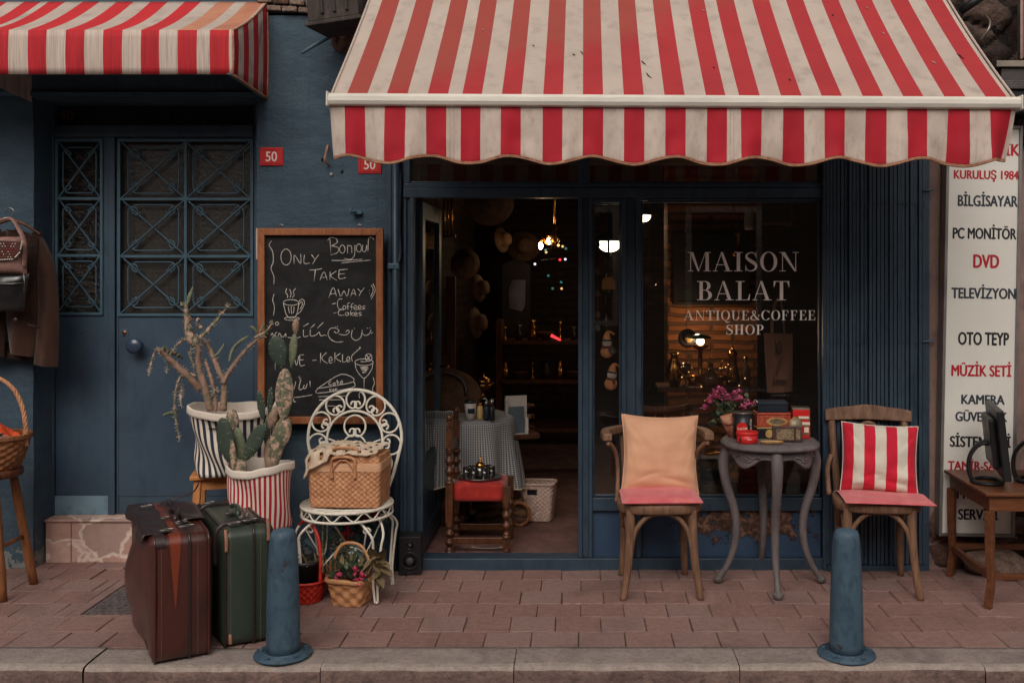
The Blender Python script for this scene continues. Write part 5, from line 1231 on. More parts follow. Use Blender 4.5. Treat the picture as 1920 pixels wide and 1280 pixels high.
# ---- foliage helpers
def leafmesh(m, p, d, l, w_, mi=0, curl=.25, n=4):
    d = Vector(d).normalized(); x = d.cross(Vector((0, 0, 1))); x = x.normalized() if x.length > .05 else Vector((1, 0, 0)); up = x.cross(d)
    vs = []; fs = []
    for i in range(n + 1):
        q = i / n; c = Vector(p) + d * l * q - up * curl * l * q * q * -1 * -1; wd = w_ * math.sin(PI * min(.97, q * .9 + .08)) / 2
        vs += [c - x * wd + up * wd * .25, c, c + x * wd + up * wd * .25]
    for i in range(n):
        for k in (0, 1): a = i * 3 + k; fs.append((a, a + 1, a + 4, a + 3))
    m.add(vs, fs, mi, True)
def rdir(r_, up=.3): return Vector((r_.uniform(-1, 1), r_.uniform(-1, 1), r_.uniform(-.3, 1) + up)).normalized()
M_lfd = mk('leaf_dark', L(44, 60, 46), L(58, 74, 54), scale=20, rough=.55, bump=.2); M_lfm = mk('leaf_mid', L(78, 92, 66), L(96, 106, 78), scale=20, rough=.6, bump=.2)
M_lfdry = mk('leaf_dry', L(140, 116, 84), L(110, 96, 70), L(84, 84, 60), scale=20, rough=.7, bump=.3); M_stem = mk('green_stem', L(92, 98, 66), L(78, 82, 56), bump=.1)
M_petal = mk('petal_pink', L(226, 92, 132), L(206, 60, 104), L(236, 150, 170), scale=40, rough=.7, bump=.1); M_berry = mk('berry_red', L(186, 32, 34), L(150, 22, 28), rough=.25, bump=0)
def flower(m, c, r_, rng_, mi=0, n=16):
    c = Vector(c)
    for i in range(n):
        d = rdir(rng_, .2); d.y -= .5; d.normalize(); leafmesh(m, c + d * r_ * .2, d, r_ * .9, r_ * .8, mi, rng_.uniform(-.5, .5), 3)

# red basket with black pot
rbp = Vector((Xp(576, 4.76), 4.76 + CY, 0)); rg = random.Random(21)
M_redw = mk('red_wicker', L(206, 56, 40), L(176, 40, 32), L(150, 30, 26), scale=20, rough=.45, bump=.3)
t = thing('red_basket', 'small red woven basket with a tall hoop handle beside the bollard', 'basket', rbp)
m = MB(); m.M = Matrix.Translation(rbp); wall = lambda u, v: ((.066 + .026 * v) * math.cos(2 * PI * u) * 1.0, (.066 + .026 * v) * math.sin(2 * PI * u), .004 + .10 * v)
weave_wall(m, wall, 30, 6, .0045); m.lathe([(.066, .004), (0, .006)], 24); m.build('bowl', M_redw, t)
m = MB(); m.M = Matrix.Translation(rbp); m.tube([(.094 * math.cos(a), .094 * math.sin(a), .104) for a in [2 * PI * i / 30 for i in range(30)]], .0065, 7, closed=True); m.build('rim', M_redw, t)
m = MB(); m.M = Matrix.Translation(rbp); m.tube(catmull([(.075, -.05, .1), (.076, -.048, .22), (.06, -.035, .315), (.02, -.01, .372), (-.03, .02, .372), (-.07, .045, .31), (-.078, .05, .2), (-.075, .05, .1)], 6), .0085, 8, sy=.6); m.build('handle', M_redw, t)
t = thing('flower_pot', 'black plastic pot of withered plant sitting inside the red basket', 'plant pot', rbp + Vector((-.01, 0, .02)))
m = MB(); m.M = Matrix.Translation(rbp + Vector((-.01, 0, .015))); m.lathe([(.055, 0), (.074, .165), (.08, .168), (.081, .185), (.074, .186), (.07, .16), (0, .155)], 28); m.build('pot', M_blackpl, t)
m = MB(); m.M = Matrix.Translation(rbp + Vector((-.01, 0, .17)))
for i in range(26): d = rdir(rg, .6); leafmesh(m, (rg.uniform(-.05, .05), rg.uniform(-.05, .05), 0), d, rg.uniform(.03, .09), .01, rg.randrange(2))
m.build('foliage', [M_lfdry, M_lfm], t)
# wicker flower basket
fb = Vector((Xp(659, 4.73), 4.73 + CY, 0)); M_splint = mk('wood_splint', L(214, 160, 116), L(184, 128, 86), L(160, 106, 70), scale=12, stretch=(1, 1, 6), rough=.5, bump=.3)
t = thing('flower_basket', 'square woven splint basket of flowers under the white garden chair', 'basket', fb); X = Matrix.Translation(fb) @ Matrix.Rotation(R(-14), 4, 'Z')
la, lb = rectloop(.145, .13, .02), rectloop(.195, .17, .035)
m = MB(); m.M = X; weave_wall(m, lambda u, v: la(u).lerp(lb(u), v) + Vector((0, 0, .004 + .118 * v)), 16, 4, .006, sub=6); m.box(-.06, .06, -.05, .05, .004, .008); m.build('bowl', M_splint, t)
m = MB(); m.M = X; m.tube([lb(i / 40) * 1.02 + Vector((0, 0, .123)) for i in range(40)], .010, 8, closed=True, sy=1.3); m.build('rim', M_splint, t)
m = MB(); m.M = X; m.tube(catmull([(-.097, .0, .12), (-.092, 0, .2), (-.055, 0, .268), (0, 0, .285), (.055, 0, .268), (.092, 0, .2), (.097, 0, .12)], 6), .008, 8, sy=.6); m.build('handle', M_splint, t)
t2 = thing('flower_bunch', 'bunch of pink flowers and drying leaves filling the splint basket', 'flowers', fb + Vector((0, 0, .12)))
m = MB(); m.M = X
for i in range(120):
    d = rdir(rg, .5); p = Vector((rg.uniform(-.075, .075), rg.uniform(-.07, .07), .115)) + d * rg.uniform(0, .07); leafmesh(m, p, d, rg.uniform(.03, .07), rg.uniform(.02, .035), rg.choice((0, 0, 1, 2)), rg.uniform(-.4, .4))
m.build('foliage', [M_lfd, M_lfm, M_lfdry], t2)
for q in ((.05, -.07, .17), (.085, -.06, .145), (.07, -.075, .125), (-.03, -.06, .135)):
    m = MB(); m.M = X; flower(m, q, .026, rg); m.build('bloom', M_petal, t2)
m = MB(); m.M = X
for i in range(22):
    a = rg.uniform(0, 6.28); d = Vector((math.cos(a) * .6 + .25, -.4, math.sin(a))).normalized(); leafmesh(m, (.15 + rg.uniform(-.03, .03), -.03, .20 + rg.uniform(-.05, .04)), d, rg.uniform(.05, .08), .045, rg.randrange(2), .3)
m.build('dry_leaves', [M_lfdry, M_lfdry], t2)
# greenery and glass jar behind
t3 = thing('berry_plant', 'dark leafy plant with red berries standing under the white garden chair', 'plant', Vector((Xp(672, 5.12), 5.12 + CY, 0)))
c3 = t3.location.copy(); m = MB()
for i in range(150):
    d = rdir(rg, .2); p = c3 + Vector((rg.gauss(0, .075), rg.gauss(0, .035), .30 + rg.gauss(0, .065))); leafmesh(m, p, d, rg.uniform(.03, .06), rg.uniform(.02, .035), rg.choice((0, 0, 0, 1)), rg.uniform(-.4, .4))
m.build('foliage', [M_lfd, M_lfm], t3)
m = MB(); m.tube(catmull([c3, c3 + Vector((.01, 0, .15)), c3 + Vector((-.02, 0, .3))], 5), .007, 7); m.build('stem', M_stem, t3)
for k, q in enumerate(((-.045, -.05, .27), (-.04, -.05, .245), (-.052, -.05, .225), (.055, -.05, .36), (.06, -.05, .33), (.11, -.04, .33), (.12, -.04, .31), (-.09, -.03, .36))):
    m = MB()
    for i in range(9): m.ell(c3 + Vector(q) + Vector((rg.gauss(0, .010), rg.gauss(0, .008), rg.gauss(0, .011))), (.0072,) * 3, 8)
    m.build('berry_cluster', M_berry, t3)
t4 = thing('dried_flower_spray', 'spiky dried flower stalks leaning beside the red basket handle', 'plant', Vector((Xp(607, 4.9), 4.9 + CY, 0)))
c4 = t4.location.copy(); m = MB(); m.tube(catmull([c4 + Vector((.02, 0, 0)), c4 + Vector((.0, 0, .2)), c4 + Vector((.01, .01, .43))], 6), .004, 6); m.build('stem', M_stem, t4)
m = MB()
for i in range(70):
    z = .2 + .22 * (i / 70); s_ = 1 if i % 2 else -1; leafmesh(m, c4 + Vector((.003, 0, z)), (s_ * .7, rg.uniform(-.5, .3), .9), .045 + .02 * math.sin(PI * i / 70), .007, 0, .3)
m.build('foliage', [M_lfm], t4)
for k in range(3):
    m = MB(); a = c4 + Vector((.03 + k * .012, -.02 - k * .01, 0)); m.tube([a, a + Vector((-.015 + k * .012, .01, .16))], .006, 6); m.build('cut_stalk', M_pine, t4)
t5 = thing('glass_jar', 'greenish glass jar of dried flowers behind the splint basket', 'jar', Vector((Xp(662, 4.95), 4.95 + CY, 0)))
c5 = t5.location.copy(); m = MB(); m.lathe([(.07, .0), (.085, .02), (.085, .15), (.06, .19), (.05, .21), (.053, .22)], 24, c5); m.build('jar', mk('jar_glass', L(84, 104, 98), L(70, 90, 86), rough=.12, spec=.8, bump=0), t5)
m = MB()
for i in range(150):
    q = rg.random(); p = c5 + Vector((-.03 - .05 * q + rg.gauss(0, .022), -.08 + rg.gauss(0, .012), .15 + .12 * q + rg.gauss(0, .02))); leafmesh(m, p, rdir(rg), .016, .012, rg.randrange(2))
m.tube([c5 + Vector((0, -.05, .2)), c5 + Vector((-.07, -.08, .33))], .005, 6); m.build('dried_flowers', [M_lfdry, M_lfm], t5)
wcan = thing('watering_can', 'blue metal watering can under the white garden chair behind the plants', 'watering can', Vector((Xp(640, 5.16), 5.16 + CY, 0)))
c6 = wcan.location.copy(); m = MB(); m.lathe([(.06, 0), (.062, .01), (.055, .15), (.057, .158), (.05, .155), (0, .15)], 24, c6); m.build('can', M_kick, wcan)
m = MB(); m.tube(catmull([c6 + Vector((.02, -.03, .15)), c6 + Vector((-.02, -.04, .27)), c6 + Vector((.05, -.04, .30)), c6 + Vector((.06, -.03, .15))], 6), .006, 7); m.build('handle', M_kick, wcan)
m = MB(); m.tube([c6 + Vector((-.05, 0, .06)), c6 + Vector((-.17, -.06, .2))], [.014, .009], 8); m.build('spout', M_kick, wcan)

# ---- loudspeaker
sp = Vector((Xp(769, 5.17), 5.17 + CY, 0))
t = thing('loudspeaker', 'small black two-driver loudspeaker standing on the paving by the shop door', 'speaker', sp); X = Matrix.Translation(sp) @ Matrix.Rotation(R(4), 4, 'Z')
m = MB(); m.M = X; m.box(-.058, .058, -.02, .10, .003, .203); m.build('cabinet', M_blackpl, t, bevel=.006, seg=3)
M_cone = mk('speaker_cone', (.085, .08, .08), (.06, .056, .056), rough=.6, bump=.1)
for z, r_, nm in ((.158, .021, 'tweeter'), (.078, .043, 'woofer')):
    m = MB(); m.M = X @ Matrix.Translation((0, -.0205, z)) @ Matrix.Rotation(R(90), 4, 'X'); m.lathe([(r_ * 1.12, -.002), (r_ * 1.12, .003), (r_ * 1.0, .006), (r_ * .88, .002)], 32); o = m.build(nm, M_blackpl, t)
    m = MB(); m.M = X @ Matrix.Translation((0, -.0205, z)) @ Matrix.Rotation(R(90), 4, 'X'); m.lathe([(r_ * .87, .002), (r_ * .5, -.0005), (r_ * .36, .004), (0, .007)], 32); m.build('cone', M_cone, o)
m = MB(); put_text(m, 'logitech', sp + Vector((0, -.0225, .018)), .005, .028, bold=.01); m.build('badge', M_steel, t)

# ------------------------------------------------------------------ far left: coat, bag, basket on a stool
dL = 5.2; co = W(50, 440, dL)
t = thing('suede_coat', 'brown suede jacket with open front hung on the wall by the double door', 'coat', co)
M_suede = mk('suede', L(68, 44, 33), L(54, 34, 27), L(44, 28, 23), scale=7, stretch=(1, 1, .5), rough=.95, spec=.15, bump=.5, bscale=90, bdist=.004, sheen=.25)
M_fur = mk('dark_lapel', L(50, 32, 25), L(36, 24, 20), L(66, 43, 32), scale=16, rough=1, bump=1, bscale=70, bdist=.01)
def sheet(m, loop_l, loop_r, y0, bulge, nu=14, nv=24, fold=.006, seed=0, thick=.02):
    """cloth between two outline curves (top to bottom), swelling towards the viewer"""
    Lc, Rc = catmull([Vector((Xp(a, dL), 0, Zp(b, dL))) for a, b in loop_l], 8), catmull([Vector((Xp(a, dL), 0, Zp(b, dL))) for a, b in loop_r], 8)
    def pick(c, v): f = v * (len(c) - 1); i = min(int(f), len(c) - 2); return c[i].lerp(c[i + 1], f - i)
    def fn(s_):
        def g(u, v):
            p = pick(Lc, v).lerp(pick(Rc, v), u); b = (max(0, 1 - (2 * u - 1) ** 2)) ** .5
            return Vector((p.x, y0 - s_ * bulge * b - s_ * fold * math.sin(u * 9 + v * 4 + seed) * b - .006 * noise.noise(Vector((p.x * 22, seed, p.z * 10))) * b, p.z))
        return g
    m.grid(fn(1), nu, nv); m.grid(fn(-.4), nu, nv, flip=True)
m = MB(); sheet(m, [(-60, 452), (-64, 520), (-62, 600), (-60, 662)], [(40, 430), (24, 520), (16, 590), (12, 668)], -.10, .05, seed=2); m.build('front_panel', M_suede, t)
m = MB(); sheet(m, [(18, 430), (17, 520), (17, 590), (26, 660)], [(78, 452), (80, 530), (78, 600), (72, 668)], -.105, .05, seed=1); m.build('front_panel', M_suede, t)
m = MB(); sheet(m, [(62, 436), (74, 500), (75, 590), (66, 682)], [(84, 448), (106, 500), (113, 590), (111, 687)], -.09, .042, 12, 22, seed=5); m.build('sleeve', M_suede, t)
m = MB(); sheet(m, [(40, 428), (38, 500), (52, 556), (60, 566)], [(82, 446), (80, 500), (72, 545), (64, 570)], -.135, .02, seed=7); m.build('lapel', M_fur, t)
m = MB(); sheet(m, [(-50, 440), (-46, 500), (-30, 556)], [(14, 430), (16, 500), (6, 560)], -.135, .02, seed=9); m.build('lapel', M_fur, t)
m = MB(); m.tube([W(52, 608, 5.055), W(63, 611, 5.05), W(74, 615, 5.06)], .005, 6); m.build('pocket', M_fur, t)
m = MB(); m.M = Matrix.Translation(W(29, 599, 5.045)) @ Matrix.Rotation(R(90), 4, 'X'); m.lathe([(.0, .0), (.011, .0), (.011, .003), (.004, .005), (0, .004)], 14); m.build('button', M_ldark, t)
m = MB(); sheet(m, [(4, 640), (2, 660), (6, 672)], [(64, 644), (66, 660), (50, 676)], -.06, .012, seed=3); m.build('lining', M_fur, t)
t = thing('coat_hanger', 'wire-hooked coat hanger above the brown jacket', 'hanger', W(22, 400, dL))
m = MB(); m.tube(catmull([W(10, 399, dL), W(12, 393, dL), W(19, 390, dL), W(26, 395, dL), W(25, 404, dL), W(21, 412, dL)], 6), .0028, 7); m.build('hook', M_steel, t)
m = MB(); m.tube(catmull([W(-50, 436, 5.2), W(0, 418, 5.18), W(21, 412, 5.18), W(45, 420, 5.18), W(76, 440, 5.2)], 5), .008, 8); m.build('shoulder_bar', M_wood, t)
t = thing('studded_bag', 'pink leather handbag with studded flap hung in front of the brown jacket', 'handbag', W(14, 480, 5.02))
M_blush = mk('blush_hide', L(150, 112, 102), L(122, 90, 82), L(98, 74, 68), scale=14, rough=.7, bump=.5, bscale=60)
def bagface(px0, px1, py0, py1, d, bul, mm, name, taper=.0, par=None):
    m = MB()
    def fn(s_):
        def g(u, v):
            x = px0 + (px1 - px0) * u; x += taper * (v - .5) * (u - .5) * 2; y = py0 + (py1 - py0) * v; b = math.sqrt(max(0, 1 - (2 * u - 1) ** 4)) * math.sqrt(max(0, 1 - (2 * v - 1) ** 4)); p = W(x, y, d); return p + Vector((0, -s_ * bul * b + .004 * noise.noise(p * 25) * b, 0))
        return g
    m.grid(fn(1), 18, 18); m.grid(fn(-.6), 18, 18, flip=True); return m.build(name, mm, par)
bagface(-62, 48, 444, 514, 5.02, .045, M_blush, 'body', 6, t)
m = MB(); m.prism([(Xp(a, 4.965), Zp(b, 4.965)) for a, b in [(-58, 446), (-20, 450), (41, 452), (38, 470), (28, 483), (8, 489), (-20, 489), (-58, 480)]], 4.965 + CY, 4.97 + CY); fl = m.build('flap', M_lbrown, t, bevel=.002)
for rr_, st_ in (((41, 453), (38, 470)), ((37, 473), (27, 484)), ((24, 486), (-40, 489))):
    m = MB(); n = int(abs(rr_[0] - st_[0]) / 3.4 + abs(rr_[1] - st_[1]) / 3.4) + 1
    for i in range(n): m.ell(W(rr_[0] + (st_[0] - rr_[0]) * i / n, rr_[1] + (st_[1] - rr_[1]) * i / n, 4.96), (.0036, .003, .0036), 6)
    m.build('stud_row', M_white, fl)
m = MB(); rs = random.Random(3)
for i in range(6):
    for j in range(10):
        px, py = -20 + j * 5.4 + (i % 2) * 2.7, 457 + i * 5
        if px < 33 - i * 2: m.ell(W(px, py, 4.961), (.0028, .0028, .0028), 6, rs.choice((0, 0, 1, 2)))
m.build('bead_pattern', [M_white, M_brass, M_berry], fl)
m = MB(); pts = [W(-50, 448, 5.0), W(-30, 424, 5.03), W(0, 412, 5.05), W(22, 410, 5.06), (W(36, 430, 5.03)), W(46, 456, 5.0), W(46, 500, 5.0)]
m.tube(catmull(pts, 8), .013, 8, sy=.4); m.build('strap', M_blush, t)
m = MB(); C = catmull(pts, 12)
for p in C[30:]: m.ell(p + Vector((-.006, -.008, 0)), (.003,) * 3, 5)
m.build('strap_stud', M_white, t)
t = thing('black_bag', 'black patent handbag hanging below the studded pink bag', 'handbag', W(10, 545, 5.0))
bagface(-66, 50, 512, 584, 5.03, .05, mk('patent_black', (.010, .010, .011), (.014, .013, .013), rough=.22, spec=.6, coat=.3, bump=.15, bscale=12), 'body', -10, t)
m = MB(); m.tube([W(-60, 531, 4.97), W(20, 532, 4.975), W(44, 530, 4.99)], .0022, 6); m.build('zip', M_steel, t)
m = MB(); m.tube([W(44, 508, 4.98), W(46, 530, 4.975), W(45, 548, 4.978)], .0018, 6); m.build('chain', M_steel, t)

wb = Vector((Xp(-24, 4.88), 4.88 + CY, .62)); X = Matrix.Translation(wb)
t = thing('handled_basket', 'large brown wicker basket with a twisted hoop handle on the far stool', 'basket', wb)
m = MB(); m.M = X; wall = lambda u, v: ((.135 + .055 * v ** .7) * math.cos(2 * PI * u) * 1.05, (.11 + .045 * v ** .7) * math.sin(2 * PI * u), -.01 + .155 * v)
weave_wall(m, wall, 34, 9, .006); m.lathe([(.13, -.01), (0, -.008)], 20); m.build('bowl', M_wickerd, t)
for k in range(3):
    m = MB(); m.M = X; m.tube([(.196 * math.cos(a) * 1.03, .158 * math.sin(a), .148 + .008 * math.sin(a * 14 + k * 2.1)) for a in [2 * PI * i / 120 for i in range(120)]], .0062, 6, closed=True); m.build('rim_braid', M_wickerd, t)
m = MB(); m.M = X
hp_ = catmull([(.19, 0, .10), (.188, 0, .20), (.172, 0, .29), (.13, 0, .375), (.06, 0, .43), (-.02, 0, .445), (-.1, 0, .41), (-.17, 0, .3), (-.19, 0, .12)], 10)
for k in range(4): m.tube([p + Vector((.0065 * math.cos(i * .55 + k * PI / 2), .0065 * math.sin(i * .55 + k * PI / 2), 0)) for i, p in enumerate(hp_)], .0058, 6)
m.tube([(.19 + .013 * math.cos(a * 9), .013 * math.sin(a * 9), .135 + a * .007) for a in [i * .12 for i in range(50)]], .003, 5); m.build('handle', M_wicker, t)
m = MB()
def cloth(u, v):
    a = 2 * PI * u; r_ = v; p = Vector((.17 * r_ * math.cos(a), .13 * r_ * math.sin(a), .27 * math.sqrt(max(0, 1 - r_ ** 2.4)) * (.62 + .38 * math.cos(a + 2.6)) + .0)); p.z += .018 * math.sin(a * 6 + r_ * 8) * r_; return wb + p + Vector((0, .01, .10))
m.grid(cloth, 60, 16); tag(m.build('orange_cloth', mk('orange_wool', L(232, 92, 48), L(206, 70, 36), scale=12, rough=1, bump=.6, bscale=160, bdist=.004), org=wb), 'bundled orange knitted cloth inside the brown handled basket', 'cloth')
t = thing('magazine_stack', 'books lying in the front of the brown handled basket', 'books', wb + Vector((0, -.08, .14)))
for k, mm in enumerate((M_cream, mk('book_teal', L(70, 98, 104), L(56, 80, 88), bump=0))):
    m = MB(); m.cbox(wb + Vector((.04 - k * .01, -.09 - k * .003, .150 + k * .015)), (.17, .11, .013), rot=(.05, 0, -.12 + k * .1)); m.build('book', mm, t, bevel=.001)
t = thing('bar_stool', 'worn brown wooden stool under the handled basket at the wall end', 'stool', Vector((wb.x, wb.y, 0)))
m = MB(); m.M = Matrix.Translation((wb.x, wb.y, 0)); m.lathe([(.15, .57), (.158, .575), (.158, .6), (.15, .608), (0, .608)], 32); m.build('seat', M_wood, t)
M_leg = mk('stool_leg_wood', L(150, 96, 58), L(120, 74, 44), L(84, 52, 34), scale=9, stretch=(6, 6, .6), rough=.45, bump=.3)
for sx, sy in ((1, -1), (1, 1), (-1, -1), (-1, 1)):
    m = MB(); m.tube([(wb.x + sx * (.08 + .075 * q), wb.y + sy * (.08 + .055 * q), .575 * (1 - q)) for q in [i / 8 for i in range(9)]], [.019, .02, .022, .022, .021, .02, .024, .021, .02], 12); m.build('leg', M_leg, t)
for z, a in ((.20, .13), (.25, .12)):
    m = MB(); m.tube([(wb.x - a, wb.y - a * .85, z), (wb.x + a, wb.y - a * .85, z)] if z < .22 else [(wb.x + a, wb.y - a * .85, z), (wb.x + a, wb.y + a * .85, z)], .011, 8); m.build('rung', M_leg, t)
# ------------------------------------------------------------------ bentwood chairs, cushions
def bentwood(name, lab, c, yaw, arms):
    t = thing(name, lab, 'chair', c); X = Matrix.Translation(c) @ Matrix.Rotation(yaw, 4, 'Z')
    def seat_out(s_=1.0, n=40):
        out = []
        for i in range(n): a = 2 * PI * i / n; e = .62; x = math.copysign(abs(math.cos(a)) ** e, math.cos(a)); y = math.copysign(abs(math.sin(a)) ** e, math.sin(a)); out.append(Vector((x * .205 * s_ * (1 - .07 * y), y * .20 * s_, 0)))
        return out
    m = MB(); m.M = X; o = seat_out(); k = len(o)
    vs = [p * s_ + Vector((0, 0, z)) for s_, z in ((.97, .41), (1, .418), (1.0, .448), (.98, .455), (.86, .456), (.0, .45)) for p in o]
    m.add(vs, [(j * k + i, j * k + (i + 1) % k, (j + 1) * k + (i + 1) % k, (j + 1) * k + i) for j in range(5) for i in range(k)] + [tuple(reversed(range(k)))], 0, True); m.build('seat', M_oak, t)
    for sx in (-1, 1):       # splayed front legs
        m = MB(); m.M = X; m.tube(catmull([(sx * .150, -.155, .425), (sx * .152, -.16, .3), (sx * .165, -.17, .14), (sx * .188, -.18, 0)], 6), smooth_r([.0225, .022, .019, .0165], 6), 12); m.build('leg', M_oak, t)
    top = .75 if arms else .80
    for sx in (-1, 1):       # rear legs; without arms they run on up as back posts
        m = MB(); m.M = X
        pts = [(sx * .165, .215, 0), (sx * .155, .19, .2), (sx * .16, .18, .43)]; rr = [.016, .019, .0205]
        if not arms: pts += [(sx * .175, .20, .62), (sx * .185, .235, top)]; rr += [.0195, .018]
        m.tube(catmull(pts, 6), smooth_r(rr, 6), 12); m.build('leg', M_oak, t)
    m = MB(); m.M = X; m.tube(catmull([(-.146, -.165, .245), (-.125, -.165, .33), (-.07, -.165, .395), (0, -.165, .412), (.07, -.165, .395), (.125, -.165, .33), (.146, -.165, .245)], 6), .012, 9); m.build('front_brace', M_oak, t)
    for sx in (-1, 1): m = MB(); m.M = X; m.tube(catmull([(sx * .16, -.14, .27), (sx * .165, -.09, .37), (sx * .168, .02, .405), (sx * .166, .1, .36), (sx * .16, .165, .27)], 6), .010, 8); m.build('side_brace', M_oak, t)
    if arms:
        m = MB(); m.M = X; pts = [Vector((-.252, -.03, .755)), Vector((-.258, .05, .755)), Vector((-.235, .15, .757)), Vector((-.14, .225, .76)), Vector((0, .245, .762)), Vector((.14, .225, .76)), Vector((.235, .15, .757)), Vector((.258, .05, .755)), Vector((.252, -.03, .755))]
        C = catmull(pts, 6); vs = []; fs = []
        for i, p in enumerate(C):
            tt = (C[min(i + 1, len(C) - 1)] - C[max(0, i - 1)]).normalized(); x = tt.cross(Vector((0, 0, 1))).normalized(); e = 1.0
            for a, b in ((-1, -1), (1, -1), (1, 1), (-1, 1)): vs.append(p + x * a * .024 + Vector((0, 0, b * .018)))
        for i in range(len(C) - 1): fs += [(i * 4 + j, i * 4 + (j + 1) % 4, i * 4 + 4 + (j + 1) % 4, i * 4 + 4 + j) for j in range(4)]
        fs += [(3, 2, 1, 0), tuple(len(vs) - 4 + j for j in range(4))]; m.add(vs, fs); m.build('arm_rail', M_oak, t, bevel=.006, seg=3)
        for sx in (-1, 1): m = MB(); m.M = X; m.tube(catmull([(sx * .25, -.02, .722), (sx * .236, .01, .715), (sx * .205, .06, .66), (sx * .192, .09, .57), (sx * .196, .06, .48), (sx * .205, .0, .43)], 6), .0115, 9); m.build('arm_support', M_oak, t)
        for sx in (-1, 1): m = MB(); m.M = X; m.tube(catmull([(sx * .15, .17, .44), (sx * .155, .2, .6), (sx * .16, .222, .745)], 5), .014, 9); m.build('back_post', M_oak, t)
    else:
        m = MB(); m.M = X
        def rail(u, v, s_):
            x = -.218 + .436 * u; y = .205 + .055 * (1 - (2 * u - 1) ** 2) * .7 + .012; zt = .862 + .014 * math.exp(-((u - .5) / .2) ** 2) - .012 * abs(2 * u - 1) ** 6; zb = .80 - .004 * abs(2 * u - 1); return (x, y + s_ * .011 + .012 * (v - .5), zb + (zt - zb) * v)
        n = 24; A = [rail(i / n, v, s_) for s_, v in ((-1, 0), (-1, 1), (1, 1), (1, 0)) for i in range(n + 1)]
        fs = [(j * (n + 1) + i, j * (n + 1) + i + 1, ((j + 1) % 4) * (n + 1) + i + 1, ((j + 1) % 4) * (n + 1) + i) for j in range(4) for i in range(n)] + [tuple(j * (n + 1) + e for j in range(4)) for e in (0, n)]
        m.add(A, fs); m.build('top_rail', M_oak, t, bevel=.005, seg=3)
        m = MB(); m.M = X; m.tube(catmull([(-.09, .19, .45), (-.085, .205, .62), (-.05, .225, .75), (0, .235, .785), (.05, .225, .75), (.085, .205, .62), (.09, .19, .45)], 6), .010, 8); m.build('back_loop', M_oak, t)
        for sx in (-1, 1): m = MB(); m.M = X; m.tube(catmull([(sx * .19, .19, .62), (sx * .215, .14, .55), (sx * .215, .06, .44)], 5), .010, 7, sx=1.4); m.build('side_hoop', M_oak, t)
    return t, X
cL = Vector((Xp(1234, 4.93), 4.95 + CY, 0)); chL, XL_ = bentwood('bentwood_armchair', 'weathered bentwood armchair with curved armrails left of the grey table', cL, R(2), True)
cR = Vector((Xp(1642, 4.95), 4.97 + CY, 0)); chR, XR_ = bentwood('bentwood_chair', 'worn bentwood side chair with broad top rail in front of the folding gate', cR, R(-8), False)
CREASE = [(-.22, -.30, .35, .005), (.20, -.34, -.22, .006), (.02, -.25, .05, .003), (-.36, .30, -.9, .005), (.37, .28, .85, .005), (.32, -.1, 1.3, .004), (-.38, -.05, 1.75, .004), (.05, .36, .1, .003)]
def cushion_shape(w_, h_, t_, seed, wr=1.0, pinch=.06, sag=.0):
    def P(s_):
        def fn(u, v):
            a, b = 2 * u - 1, 2 * v - 1
            ea = (1 - abs(a) ** 2.6); eb = (1 - abs(b) ** 2.6); th = t_ / 2 * (max(0, ea * eb)) ** .42
            px_ = 1 - pinch * (1 - b * b) * abs(a) ** 2 ; pz = 1 - pinch * (1 - a * a) * abs(b) ** 2
            x, z = a * w_ / 2 * px_, b * h_ / 2 * pz
            n = noise.noise(Vector((x * 9 + seed, z * 16, seed))) * .010 * wr + .006 * wr * math.sin(z * 60 + x * 14 + seed) * math.exp(-((b + .62) / .25) ** 2)
            for cx_, cz_, ax_, dp in CREASE: 
                q_ = (x / w_ - cx_) * math.sin(ax_) - (z / h_ - cz_) * math.cos(ax_); l_ = (x / w_ - cx_) * math.cos(ax_) + (z / h_ - cz_) * math.sin(ax_)
                n += wr * dp * (math.exp(-(q_ / .016) ** 2) - .6 * math.exp(-((q_ - .04) / .03) ** 2)) * math.exp(-(l_ / .2) ** 2)
            edge = max(0, ea * eb) ** .3
            return Vector((x + sag * (1 - b) * .01 * math.sin(b * 5), s_ * th + n * edge * (1 if s_ < 0 else .4), z))
        return fn
    return P
M_peach = mk('peach_linen', L(224, 172, 138), L(212, 158, 124), scale=5, rough=.95, bump=.35, bscale=260, bdist=.002, sheen=.2)
M_rose = mk('rose_cotton', L(216, 108, 112), L(204, 92, 100), L(222, 130, 128), scale=5, rough=.95, bump=.4, bscale=260, bdist=.002, sheen=.3)
M_cred = mk('cushion_red', L(206, 26, 54), L(188, 18, 46), scale=8, rough=.9, bump=.3, bscale=220, bdist=.002, sheen=.15); M_ccream = mk('cushion_cream', L(216, 208, 192), L(204, 196, 182), scale=8, rough=.9, bump=.3, bscale=220, bdist=.002)
def pillow(name, lab, cat, X, shape, nu, nv, mats, mf=None, piping=None, org=None):
    t = thing(name, lab, cat, org); m = MB(); m.M = X
    m.grid(shape(-1), nu, nv, mf=mf); m.grid(shape(1), nu, nv, mf=mf, flip=True); m.build('cover', mats, t)
    f = shape(1); N = 30
    loop = [f(i / N, 0) for i in range(N)] + [f(1, i / N) for i in range(N)] + [f(1 - i / N, 1) for i in range(N)] + [f(0, 1 - i / N) for i in range(N)]
    m = MB(); m.M = X; m.tube(loop, .0032, 6, closed=True); m.build('seam', piping or mats[0], t); return t
X = XL_ @ Matrix.Translation((0.018, .07, .655)) @ Euler((R(-13), R(1.5), 0)).to_matrix().to_4x4()
pillow('pillow', 'plain peach square pillow leaning on the bentwood armchair', 'pillow', X, cushion_shape(.39, .39, .15, 3, 1.1, .085), 40, 40, [M_peach], org=X.translation)
